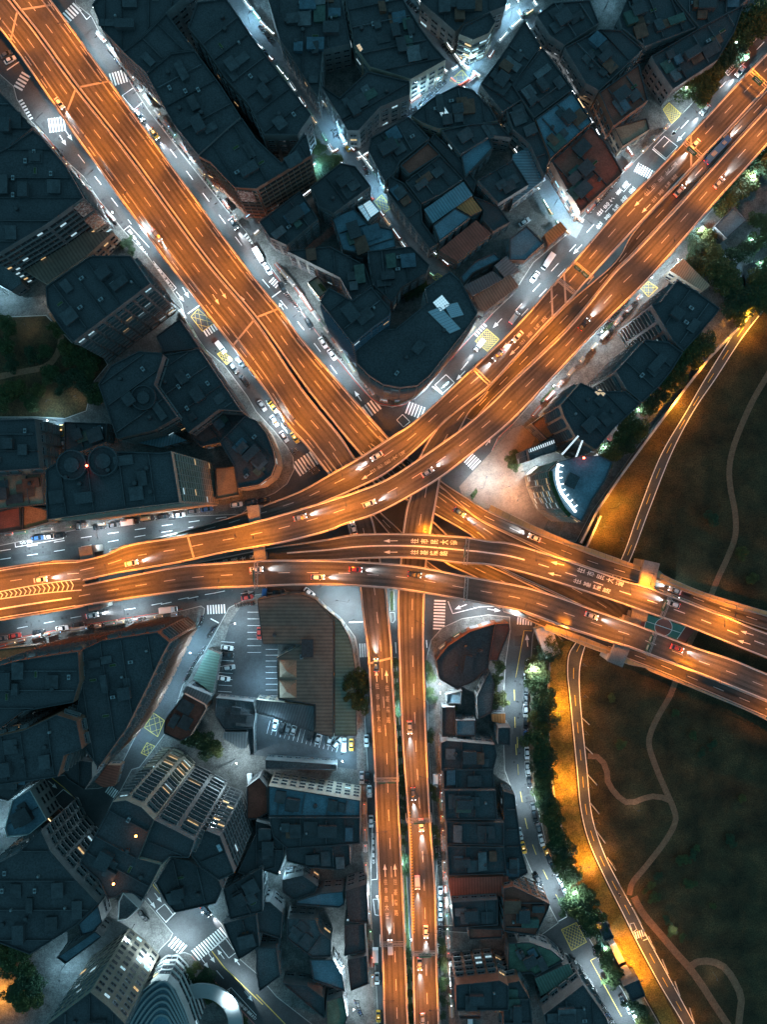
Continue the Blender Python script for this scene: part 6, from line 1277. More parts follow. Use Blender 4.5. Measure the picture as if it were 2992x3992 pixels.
for i,(p,q) in enumerate(zip(cpts, cpts[1:])):
    m = (p+q)/2; e = q-p; b.box((m.x,m.y,46.3),(e.length+.1,0.75,0.3),math.atan2(e.y,e.x))
    if i % 5 == 0: nn = Vector((e.y,-e.x)).normalized(); b.box((m.x-nn.x*.8,m.y-nn.y*.8,46.3),(1.6,0.3,0.25),math.atan2(nn.y,nn.x))
b.build('light_line', M_LEDS, r, r.location)
b = MB(); gp = catmull([W(T(6,p),45.5).xy for p in [(245,1400),(256,1480),(285,1555),(325,1635),(370,1690)]],30)
for p,q in zip(gp,gp[1:]): m=(p+q)/2; e=q-p; b.box((m.x,m.y,45.9),(e.length+.1,1.2,0.8),math.atan2(e.y,e.x))
b.build('roof_hedge', M_LEAF, r, r.location)
r = childof('lower curved wing with bright vertical lights, left of the glowing curve')
for i in range(13):
    k = i/12; p = roofpt(6,(105+165*k,1268-62*k),26.6); b = MB(); b.box((p.x,p.y,26.6),(0.18,1.1,0.8),0.3); b.build('light_fin', M_FIN, r, r.location)
for t, p, h, ln, ang, lb in [(6,(375,1230),39,8,.85,'lower tower of the row of three beside the flood wall, next to the curved office tower'),(6,(430,1265),39,7,1.2,'lower tower of the row of three beside the flood wall, next to the curved office tower')]:
    r = childof(lb); q = roofpt(t,p,h); b = MB(); b.box((q.x,q.y,h),(ln,0.5,0.3),ang); b.build('light_strip', M_FIN, r, r.location)
# glowing glass roofs and skylights
def skylight(lb, t, pts, h, m, nx=4, name='skylight'):
    r = childof(lb); P = [W(T(t,p),h) for p in pts]; b = MB(); f = MB()
    if area2(P) < 0: P.reverse()
    n = nx
    for i in range(n):
        for j in range(n):
            def q(a,c): x = P[0].lerp(P[1],a); y = P[3].lerp(P[2],a); return x.lerp(y,c)
            g = 0.04; b.face([(*q(u/n,v/n).xy,h+.5) for u,v in ((i+g,j+g),(i+1-g,j+g),(i+1-g,j+1-g),(i+g,j+1-g))])
    for i in range(4):
        a, c = P[i], P[(i+1)%4]; mm = (a+c)/2; f.box((mm.x,mm.y,h+.25),((c-a).length,0.2,0.55),math.atan2((c-a).y,(c-a).x))
    s = b.build(name, m, r, r.location); f.build('frame', M_METAL, r, r.location)
M_SKY1 = mat('lit_glass_roof', (0.5,0.6,0.65), var=0, emit=(0.45,0.80,1.0), estr=0.42)
M_SKY2 = mat('dim_lit_glass_roof', (0.2,0.3,0.35), var=0, emit=(0.25,0.60,0.85), estr=0.09)
M_SKYW = mat('warm_lit_glass_roof', (0.6,0.5,0.35), var=0, emit=(1.0,0.66,0.38), estr=0.7)
M_SKYB = mat('bright_lit_glass_roof', (0.6,0.7,0.75), var=0, emit=(0.60,0.88,1.0), estr=0.7)
WB = 'huge black wedge shaped building with a rounded striped tip pointing at the crossing'
skylight(WB,5,[(1140,300),(1200,250),(1255,315),(1190,360)],32,M_SKYB,5); skylight(WB,5,[(1110,360),(1190,330),(1320,470),(1250,500)],32,M_SKY2,9); skylight(WB,5,[(1215,320),(1300,300),(1340,380),(1260,400)],32,M_SKY2,7)
GH = 'glass roofed hall glowing white beside the long alley'
skylight(GH,2,[(690,1325),(735,1297),(795,1370),(740,1410)],8,M_SKYB,6); skylight(GH,2,[(655,1342),(688,1326),(738,1412),(722,1436)],8,M_SKY1,5)
skylight('dark roof with the bright gridded glass penthouse',2,[(1162,700),(1205,680),(1250,745),(1205,770)],11,M_SKYB,5)
skylight('low roof with a square lit skylight next to the taxi alley',4,[(605,1105),(665,1103),(668,1145),(608,1148)],8,M_SKY1,4)
skylight('lower tower of the row of three beside the flood wall, next to the curved office tower',6,[(530,885),(565,862),(605,895),(575,930)],38,M_SKYW,4)
skylight('black roofs at the top between the two alleys, right part with the arcaded facade',2,[(645,300),(668,288),(690,325),(672,345)],15,M_SKYW,3)
skylight('narrow tower with two striped facades right of the beacon tower',10,[(1400,500),(1420,490),(1440,530),(1420,540)],42,M_SKY2,2)
# pyramids on the hall roof
HB = 'big angular hall roof of brown sheet metal with two pyramids, corner of the crossing'
r = childof(HB)
for y0 in (938,1068):
    q = [W(T(8,p),8.5) for p in [(140,y0),(270,y0),(270,y0+132),(140,y0+132)]]; ap = sum(q, Vector())/4; ap.z = 13.5; b = MB()
    for i in range(4): b.face([q[(i+1)%4], q[i], ap]) if area2(q) < 0 else b.face([q[i], q[(i+1)%4], ap])
    for i in range(4): b.face([q[i],q[(i+1)%4],Vector((q[(i+1)%4].x,q[(i+1)%4].y,0)),Vector((q[i].x,q[i].y,0))])
    b.build('pyramid_roof', MATS['roof_tan'], r, r.location)
# curved pale bands of the terrace building and the ring canopy
r = childof('building of stepped curved terraces with pale bands at the bottom edge')
M_BAND = mat('pale_band', (0.26,0.27,0.27), 0.6, var=0.08)
for k in range(6):
    z = 17.2-0.0*k; sft = k*52
    ps = [(800+sft*0.25,1690+sft),(850+sft*.2,1590+sft*.75),(930+sft*.15,1470+sft*.75),(1020,1395+sft*.8),(1075,1385+sft*.85),(1120-sft*.05,1440+sft*.8),(1190-sft*.1,1590+sft*.6),(1230-sft*.1,1700+sft*.5)]
    c = catmull([W(T(10,p),z).xy for p in ps],60); b = MB()
    for p,q in zip(c,c[1:]): m=(p+q)/2; e=q-p; b.box((m.x,m.y,z),(e.length+.06,0.7,0.6),math.atan2(e.y,e.x))
    b.build('terrace_band', M_BAND, r, r.location)
q = W(T(10,(1310,1650)),6); r = empty('ring_canopy',(q.x,q.y,0)); tag(r,'pale ring shaped canopy at the bottom edge beside the terrace building','canopy'); b = MB()
b.lathe((0,0,6),[(9.5,0),(14.5,0),(14.8,.5),(14.5,1.0),(9.5,1.0),(9.3,.5),(9.5,0)],48); o = b.build('roof', M_BAND, r); o.data.polygons[-1].use_smooth = False
bm = bmesh.new(); bm.from_mesh(o.data); bm.faces.ensure_lookup_table(); bmesh.ops.delete(bm, geom=[f for f in bm.faces if len(f.verts) > 6], context='FACES_ONLY'); bm.to_mesh(o.data); bm.free()
for i in range(8): a = i*math.pi/4; b = MB(); b.cyl((12*math.cos(a),12*math.sin(a),0),(12*math.cos(a),12*math.sin(a),6),0.25,n=8); b.build('column', M_CONC, r)
# poster boards on the store
r = childof('big dark roofed building with poster boards on its side facing the west frontage road')
def wallboard(lb, a, c, z0, z1, m, name='sign_board', mats=None):
    rr = childof(lb); e = (c-a); L = e.length; e = e/L; nn = Vector((e.y,-e.x,0)); mid = (a+c)/2; sgn = 1 if nn.dot(Vector((-mid.x,-mid.y,0))) > 0 else -1
    b = MB(); mm = mid+nn*sgn*0.35; b.box((mm.x,mm.y,(z0+z1)/2),(L,0.3,z1-z0),math.atan2(e.y,e.x)); o = b.build(name, m, rr, rr.location); return o
M_POST = mat('poster_print', (0.32,0.12,0.07), 0.6, var=0.6, scale=0.8, fine=0.5, col2=(0.4,0.36,0.32)); M_POSTW = mat('pale_poster_print', (0.45,0.40,0.36), 0.6, var=0.6, scale=0.7, fine=0.6, col2=(0.20,0.09,0.07))
S1 = BR['big dark roofed building with poster boards on its side facing the west frontage road'][1]
ie = max(range(len(S1)), key=lambda i: -abs((S1[i]-W(T(1,(545,1285)),31)).length)); p0 = S1[ie]; p1 = W(T(1,(300,1460)),31)
wallboard('big dark roofed building with poster boards on its side facing the west frontage road', p0.lerp(p1,.03), p0.lerp(p1,.30), 22, 31, M_POSTW)
wallboard('big dark roofed building with poster boards on its side facing the west frontage road', p0.lerp(p1,.03), p0.lerp(p1,.34), 9, 20, M_POST)
SC = 'black roofed block with an ornate sign board and barred windows facing the scooter lined cross street'
a, c = W((917,737),27), W((1000,740),27)
wallboard(SC, W((925,737),27), W((985,742),27), 17, 26.5, M_POSTW)
# shop signs along the frontages: lit boxes over the pavement
M_SG = [M_LEDS, mat('warm_sign_glow',(.9,.7,.5),var=0,emit=(1,.62,.32),estr=2.6), mat('red_sign_glow',(.8,.2,.15),var=0,emit=(1,.16,.08),estr=2.2), mat('green_sign_glow',(.3,.8,.4),var=0,emit=(.5,1,.6),estr=1.6), mat('blue_sign_glow',(.3,.5,.9),var=0,emit=(.4,.7,1),estr=2.2)]
def signs(t, ps, n, desc, inward, seed, wts=(5,3,1.2,.5,.8), hz=(3.0,4.4)):
    g = random.Random(seed); c = catmull([W(p,0).xy for p in TT(t,ps)], 200)
    for i in range(n):
        k = int((i+0.5+g.uniform(-.3,.3))/n*198); p = c[k]; e = (c[k+1]-c[k]).normalized(); nn = Vector((e.y,-e.x))*inward
        m = g.choices(M_SG, wts)[0]; ln = g.uniform(1.6,4.2); z = g.uniform(*hz)
        r = empty('shop_sign',(p.x+nn.x*.5,p.y+nn.y*.5,z),math.atan2(e.y,e.x)); tag(r,'%s lit shop sign from the %s %s' % (ORD[i], desc[0], desc[1]),'shop sign','lit shop signs')
        b = MB(); b.box((0,0,0),(ln,0.35,0.8)); b.build('lit_panel', m, r); b = MB(); b.box((0,0,0.45),(ln+.15,0.5,0.1)); b.box((0,0,-.45),(ln+.15,.5,.1)); b.build('frame', M_METAL, r)
        b = MB(); b.box((0,-.9*inward*0,-0.9),(ln*1.3,1.5,0.08)); b.build('awning', g.choice([M_POST, MATS['roof_tan'], MATS['roof_green_paint'], M_CONC, MATS['roof_painted_red']]), r)
signs(1,[(660,240),(820,430),(960,640),(1240,1010),(1500,1360),(1560,1470)],16,('north','under the long black roofs east of the highway'),1,1)
signs(1,[(210,810),(420,1060),(560,1240),(740,1440)],9,('north','under the store with poster boards'),-1,2)
signs(5,[(140,60),(260,200),(390,380),(540,580),(640,740)],13,('north','at the foot of the glass front on the bright pavement'),1,3,(8,1,.3,.2,1))
signs(5,[(700,800),(780,905),(880,930),(980,915),(1060,840),(1240,630),(1400,450)],12,('west','around the foot of the wedge shaped building'),1,4,(6,2,.6,.3,.6))
signs(7,[(0,870),(300,790),(600,740),(900,690),(1180,655)],15,('west','on the south side of the west avenue'),-1,5,(4,4,2,.8,.6))
signs(7,[(0,130),(480,80),(1000,20)],8,('west','on the north side of the west avenue'),1,6)
signs(3,[(460,1400),(640,1190),(790,1040),(930,900),(1050,770)],7,('south-west','along the dark red roof by the north-east street'),1,7,(2,4,2,.5,.3))
signs(2,[(670,900),(780,845),(880,780)],4,('west','above the scooter parking in the cross alley'),-1,8,(6,2,.3,.3,.3))
signs(2,[(1020,640),(1130,560),(1225,480)],4,('west','under the arcaded facade of the cross alley'),-1,9,(6,2,.3,.3,.3))
signs(4,[(1160,350),(1280,560),(1370,700)],5,('north','beside the wedge of salmon pavement'),-1,10,(2,4,1,.3,.3))
signs(6,[(120,1060),(400,740),(640,480),(860,240)],10,('south-west','along the foot of the three tower row'),-1,11,(4,5,1,.3,.3))
signs(11,[(1200,20),(1215,500),(1240,1000),(1270,1600)],18,('top','on the bright pavement right of the south ramps'),1,12,(9,1,.8,.3,1))
signs(11,[(690,200),(705,700),(735,1100),(745,1400)],9,('top','on the pavement left of the south ramps'),-1,13,(3,2,2,.8,2))
signs(7,[(1130,900),(1000,1180),(860,1430)],8,('top','on the left side of the diagonal side street'),-1,14,(5,2,.6,.8,2))
for k_,(al_,n_) in enumerate(((AL1,26),(AL2,18),(AL3,22),(AL4,16))):  # alley signs added as bright specks for light glinting off scooters
    for sd_ in (-1,1):
        c_ = catmull(al_, 40); dd_ = [(c_[min(i+1,39)]-c_[max(i-1,0)]).normalized() for i in range(40)]; off_ = [(p.x+q.y*sd_*40, p.y-q.x*sd_*40) for p,q in zip(c_,dd_)]
        signs(0, off_, n_, ('top', 'added on the %s side of the %s' % ('left' if sd_ < 0 else 'right', ('long truck alley','scooter cross alley','yellow triangle alley','narrow upper right alley')[k_])), sd_, 50+k_*2+sd_, (5,1.2,.4,.4,1), (2.6,3.6))
signs(10,[(230,180),(420,390),(570,520)],6,('top left','along the tiled pavement of the wide dark junction'),1,15,(2,5,2,1,.3))
signs(8,[(1170,870),(1300,770),(1480,705)],4,('west','on the curved orange rim right of the south ramps'),1,16,(1,5,1,.3,.3))
# ------------------------------------------------------------------ vehicles
def paint(name, col, metal=0.3): return mat('paint_'+name, col, 0.35, metal, var=0.06, spec=0.6)
PAINT = {'white': paint('white',(.72,.73,.74),0), 'silver': paint('silver',(.38,.39,.40)), 'black': paint('black',(.018,.018,.02)), 'grey': paint('grey',(.12,.125,.13)), 'blue': paint('blue',(.03,.10,.26)), 'red': paint('red',(.36,.035,.025),0),
         'yellow': paint('yellow',(.75,.38,.03),0), 'green': paint('green',(.05,.16,.10),0)}
VP = {}
def loft(b, secs, m=None):
    """secs: list of (x, halfwidth, z0, z1, top halfwidth)"""
    rings = []
    for x, w0, z0, z1, w1 in secs:
        rings.append([(x,-w0*.9,z0),(x,-w0,z0+(z1-z0)*.35),(x,-w0*.98,z0+(z1-z0)*.75),(x,-w1,z1),(x,w1,z1),(x,w0*.98,z0+(z1-z0)*.75),(x,w0,z0+(z1-z0)*.35),(x,w0*.9,z0)])
    i = len(b.v); n = 8; mi = b._mi(m)
    for r_ in rings: b.v += r_
    for j in range(len(rings)-1):
        for k in range(n): k2 = (k+1)%n; b.f.append((i+j*n+k, i+(j+1)*n+k, i+(j+1)*n+k2, i+j*n+k2)); b.m.append(mi)
    b.f.append(tuple(i+k for k in range(n))); b.m.append(mi); b.f.append(tuple(i+(len(rings)-1)*n+k for k in reversed(range(n)))); b.m.append(mi)
def vparts(root, L, Wd, wheelx, rr, hx, hz, lit, taxi=False):
    for x in wheelx:
        for s in (-1,1):
            b = MB(); b.cyl((x,s*(Wd-.22),rr),(x,s*(Wd+.01),rr),rr,n=14); w_ = b.build('wheel', M_TIRE, root)
            b = MB(); b.cyl((x,s*(Wd-.02),rr),(x,s*(Wd+.02),rr),rr*.55,n=10); b.build('rim', M_METAL, w_)
    for s in (-1,1):
        b = MB(); b.box((hx,s*(Wd-.32),hz),(0.16,0.42,0.2)); b.build('headlight', M_HEAD if lit else M_HOFF, root)
        b = MB(); b.box((-hx,s*(Wd-.3),hz+.1),(0.12,0.4,0.18)); b.build('tail_light', M_TAIL if lit else M_TOFF, root)
def car(color, kind='sedan', lit=False):
    key = (color, kind, lit)
    root = empty({'sedan':'car','suv':'car','taxi':'taxi','van':'van','truck':'truck','bus':'bus'}[kind], (0,0,0)); pm = PAINT[color]
    if kind in ('sedan','taxi','suv'):
        z = 0.22 if kind == 'suv' else 0; b = MB()
        loft(b,[(-2.28,.62,.45,.80+z,.5),(-2.2,.8,.30,.92+z,.68),(-1.5,.89,.24,.98+z,.78),(-.2,.91,.22,.95+z,.80),(.9,.90,.22,.93+z,.78),(1.7,.87,.26,.82+z,.74),(2.15,.78,.30,.72+z,.62),(2.28,.6,.42,.62+z,.45)]); b.build('body', pm, root, smooth=False)
        b = MB(); e = -.35 if kind == 'suv' else 0
        loft(b,[(-1.75+e,.76,.90+z,.98+z,.62),(-1.15+e,.78,.90+z,1.40+z,.58),(-.2,.79,.90+z,1.46+z,.62),(.35,.78,.90+z,1.42+z,.6),(1.15,.74,.88+z,.93+z,.62)], M_GLASSD); b.build('windows', None, root)
        b = MB(); loft(b,[(-1.12+e,.50,1.38+z,1.43+z,.46),(-.9+e,.60,1.41+z,1.48+z,.55),(-.2,.63,1.44+z,1.51+z,.58),(.25,.60,1.42+z,1.48+z,.55),(.4,.5,1.40+z,1.45+z,.46)]); b.build('roof_panel', pm, root)
        for s in (-1,1): b = MB(); b.box((.75,s*.98,.98+z),(.2,.2,.14)); b.build('mirror', pm, root)
        vparts(root,2.28,.91,(-1.38,1.4),.33,2.2,.6+z,lit)
        if kind == 'taxi': b = MB(); b.box((-.1,0,1.6),(.25,.6,.16),taper=.8); b.build('roof_sign', M_SG[1], root)
    elif kind == 'van':
        b = MB(); loft(b,[(-2.4,.85,.35,1.85,.75),(-2.3,.92,.3,1.95,.82),(0.9,.92,.3,1.95,.82),(1.5,.9,.3,1.6,.72),(2.1,.88,.3,1.05,.7),(2.4,.75,.38,.85,.55)]); b.build('body', pm, root)
        b = MB(); loft(b,[(.98,.86,1.2,1.94,.74),(1.55,.85,1.1,1.56,.70),(2.0,.80,1.02,1.12,.68)], M_GLASSD); b.build('windscreen', None, root)
        vparts(root,2.4,.92,(-1.5,1.5),.34,2.35,.7,lit)
    elif kind == 'truck':
        b = MB(); b.box((-.9,0,1.75),(4.6,2.1,2.2)); b.box((-.9,0,2.87),(4.4,1.9,.06)); b.build('cargo_box', PAINT['white'], root)
        b = MB(); loft(b,[(1.5,.95,.45,2.1,.8),(2.4,.95,.4,2.1,.8),(3.0,.93,.4,1.35,.8),(3.15,.85,.45,1.0,.7)]); b.build('cab', pm, root)
        b = MB(); loft(b,[(2.42,.9,1.35,2.08,.76),(3.02,.88,1.2,1.4,.76)], M_GLASSD); b.build('windscreen', None, root)
        b = MB(); b.box((-.3,0,.5),(5.4,.8,.25)); b.build('chassis', M_DMETAL, root)
        vparts(root,3.1,.98,(-2.0,2.1),.42,3.12,.75,lit)
    elif kind == 'bus':
        b = MB(); loft(b,[(-5.6,1.15,.4,2.9,1.0),(-5.5,1.22,.35,3.0,1.1),(5.4,1.22,.35,3.0,1.1),(5.6,1.12,.4,2.8,1.0)]); b.build('body', pm, root)
        b = MB()
        for s in (-1,1): b.box((0,s*1.2,1.95),(10.2,.08,.8))
        b.box((5.58,0,1.9),(.1,2.0,1.1)); b.build('windows', M_GLASSD, root)
        b = MB(); b.box((-2.6,0,3.1),(2.0,1.4,.25)); b.box((2.6,0,3.08),(1.4,1.2,.2)); b.build('roof_units', M_METAL, root)
        vparts(root,5.6,1.22,(-3.4,3.6),.48,5.55,.8,lit)
    if lit:
        l = BEAM; o = bpy.data.objects.new('headlight_beam', l); C.objects.link(o); o.parent = root; hx = {'bus':5.8,'truck':3.3}.get(kind,2.45); o.location = (hx,0,1.0 if kind=='bus' else .8); o.rotation_euler = (0,R(-76),0)
        o = bpy.data.objects.new('tail_glow', TAILG); C.objects.link(o); o.parent = root; o.location = (-hx-.25,0,.8)
    VP[key] = root; return root
BEAM = bpy.data.lights.new('headlight_beam','SPOT'); BEAM.energy = 22000; BEAM.color = (.9,.95,1); BEAM.spot_size = R(34); BEAM.spot_blend = .8; BEAM.shadow_soft_size = .4
TAILG = bpy.data.lights.new('tail_glow','POINT'); TAILG.energy = 45; TAILG.color = (1,.08,.03); TAILG.shadow_soft_size = .2
USEDV = set()
def put(color, kind, lit, p, hd, z, label, group, cat=None):
    """hd: heading in map degrees, 0 = right, 90 = down the map"""
    k = (color,kind,lit)
    if k not in VP: r = car(*k)
    else: r = copy_tree(VP[k])
    q = W(p, z); r.location = (q.x,q.y,z); r.rotation_euler = (0,0,-R(hd)); tag(r,label,cat or {'sedan':'car','suv':'car'}.get(kind,kind),group); return r
CN = {'sedan':'car','suv':'tall car','taxi':'taxi','van':'van','truck':'box truck','bus':'bus'}
def row(t, desc, end, items, z=0.02, group='parked vehicles along the streets', jit=0.0):
    for i, it in enumerate(items):
        x, y, hd, col, kind = it[:5]; lit = len(it) > 5 and it[5]
        put(col, kind, lit, T(t,(x,y)), hd, z, '%s %s%s %s, %s from the %s' % (col if kind != 'taxi' else 'yellow', CN[kind], ' with lamps lit' if lit else '', desc, ORD[i], end), group)
row(7,'parked at the north kerb of the west avenue','west',[(20,90,-8,'white','sedan'),(250,160,-8,'blue','sedan'),(330,150,-8,'white','sedan'),(392,143,-8,'black','sedan'),(514,74,-85,'grey','suv'),(648,92,-8,'black','suv'),(738,78,-8,'grey','sedan'),(850,58,-8,'black','truck'),(965,38,-8,'black','suv'),(1058,22,-8,'black','sedan'),(1160,12,-8,'white','sedan')])
row('d','at the kerb under the tan house and the rounded corner','west',[(117,297,-8,'grey','suv'),(225,278,-8,'blue','sedan'),(463,243,-8,'white','suv'),(580,222,-8,'black','suv'),(685,207,-8,'black','sedan')])
row(7,'at the south kerb of the west avenue','west',[(15,808,-8,'grey','sedan'),(103,790,-8,'red','sedan'),(252,767,-8,'black','sedan'),(405,742,-8,'white','sedan'),(510,720,-8,'black','suv'),(1095,622,-6,'white','truck')])
row(7,'driving east on the lower lanes of the west avenue','west',[(600,660,-10,'white','sedan',True)],group='vehicles moving on the streets')
row('d','below the southernmost bridge near the hall','west',[(550,990,-12,'red','sedan'),(690,968,95,'blue','van'),(803,945,-6,'black','suv'),(1052,950,38,'white','sedan')])
row(1,'on the east frontage road of the highway','north',[(905,752,55,'silver','sedan',True),(1000,870,55,'yellow','taxi',True),(1510,1450,57,'grey','sedan',True)],group='vehicles moving on the streets')
row(5,'at the bright kerb of the east frontage road','north',[(20,5,60,'white','truck'),(75,85,60,'white','sedan'),(170,205,60,'black','suv'),(338,432,60,'black','sedan'),(432,560,58,'white','sedan'),(490,637,55,'white','sedan')])
row(4,'waiting on the west frontage by the small hatched box','north',[(1430,590,52,'white','van',True),(1553,685,52,'grey','sedan'),(1513,722,52,'grey','suv'),(1580,800,52,'black','sedan'),(1640,752,52,'white','sedan')])
row(5,'queuing at the red light of the west frontage road','north',[(38,965,57,'silver','sedan'),(112,975,57,'yellow','taxi'),(118,1065,57,'white','sedan'),(182,1065,57,'black','sedan'),(180,1165,57,'silver','taxi'),(250,1172,57,'yellow','taxi')],group='vehicles queuing at the crossing')
row(1,'in the side street box at the left edge','top',[(45,360,-30,'grey','sedan'),(70,395,-30,'white','sedan')])
row('b','on the street north-west of the highway decks','top',[(1110,50,125,'white','truck'),(1005,170,125,'white','sedan'),(840,500,-53,'silver','van',True),(560,720,127,'white','van',True)],group='vehicles moving on the streets')
row(3,'driving on the upper part of the north-east street','top',[(1480,470,130,'white','sedan',True),(1250,720,130,'silver','sedan',True)],group='vehicles moving on the streets')
row(2,'in the long alley and its crossing','top',[(215,545,57,'white','sedan'),(580,935,63,'yellow','truck')])
row(2,'in the third alley','top',[(1535,716,55,'white','sedan')])
row(3,'in the alleys of the upper right block','top',[(90,92,-30,'grey','sedan'),(182,1152,60,'white','sedan'),(75,1452,-35,'silver','sedan')])
row(4,'in the taxi alley beside the dark west park','top',[(405,1125,88,'yellow','taxi'),(418,1215,88,'white','sedan')])
row(7,'in the corner car park below the bright round pool of light','top',[(1470,868,8,'white','sedan'),(1472,912,8,'black','sedan'),(1482,995,-8,'silver','suv'),(1450,1066,8,'white','sedan')],z=.16,group='cars in the corner car park')
row(8,'in the walled lower car park','left',[(122,1365,-80,'white','sedan'),(165,1385,-75,'black','sedan'),(205,1390,-75,'grey','sedan'),(243,1392,-75,'silver','sedan'),(352,1432,-70,'black','sedan'),(400,1450,-75,'silver','sedan'),(475,1460,-75,'silver','sedan'),(522,1484,-45,'silver','suv'),(568,1492,-88,'white','van')],z=.16,group='cars in the walled car park')
row(8,'on the lane left of the south ramps','top',[(615,1495,90,'yellow','taxi'),(713,1468,90,'white','sedan')])
row(8,'in the narrow court at the left edge of the angular hall','top',[(20,775,90,'red','sedan')])
row(11,'at the kerb left of the south ramps','top',[(682,60,90,'silver','sedan'),(718,60,90,'black','sedan'),(732,150,88,'white','sedan'),(742,342,88,'white','sedan'),(770,1210,90,'green','truck'),(780,1355,90,'white','sedan'),(790,1600,88,'yellow','taxi')])
row(9,'parked on the tree side of the sloping street, upper stretch','top',[(90,1090,92,'white','suv'),(84,1150,92,'grey','sedan'),(84,1205,92,'grey','sedan'),(82,1285,90,'silver','suv'),(84,1365,90,'black','sedan'),(84,1455,90,'blue','sedan'),(92,1560,88,'white','sedan'),(93,1650,88,'silver','sedan')])
row(12,'parked on the tree side of the sloping street, lower stretch','top',[(98,25,86,'silver','sedan'),(106,85,84,'black','sedan'),(133,260,80,'grey','sedan'),(141,310,78,'black','sedan'),(170,400,75,'grey','sedan'),(186,468,75,'white','sedan'),(220,545,68,'yellow','taxi'),(240,600,68,'black','sedan'),(262,648,65,'black','suv'),(308,725,62,'white','suv'),(342,800,62,'white','suv')])
row(12,'parked on the house side of the sloping street','top',[(4,225,85,'silver','sedan'),(46,425,78,'silver','sedan'),(68,517,75,'yellow','taxi'),(165,725,62,'black','suv'),(716,1515,65,'black','sedan'),(750,1560,65,'silver','sedan'),(792,1610,65,'white','sedan')])
row(10,'around the lower left junctions','top',[(1620,75,85,'white','van'),(930,955,50,'black','sedan'),(1335,920,50,'black','suv',True),(1530,1590,48,'silver','van')])
row(11,'facing outward inside the orange lit garage','bottom',[(1381,1640,90,'white','van',True)])
row(6,'on the narrow lane behind the three towers','top',[(780,1000,128,'white','sedan',True),(605,1230,128,'silver','sedan',True)],group='vehicles moving on the streets')
row(3,'parked on the lane among the trees at the right','top',[(1290,1605,45,'white','sedan'),(1320,1630,45,'silver','sedan'),(1350,1660,45,'white','sedan')],z=.16)
row(11,'crammed on the bright pavement right of the south ramps','top',[(1158,80,90,'white','van'),(1190,800,90,'white','sedan'),(1192,880,90,'white','sedan'),(1190,945,90,'white','sedan')],z=.14)
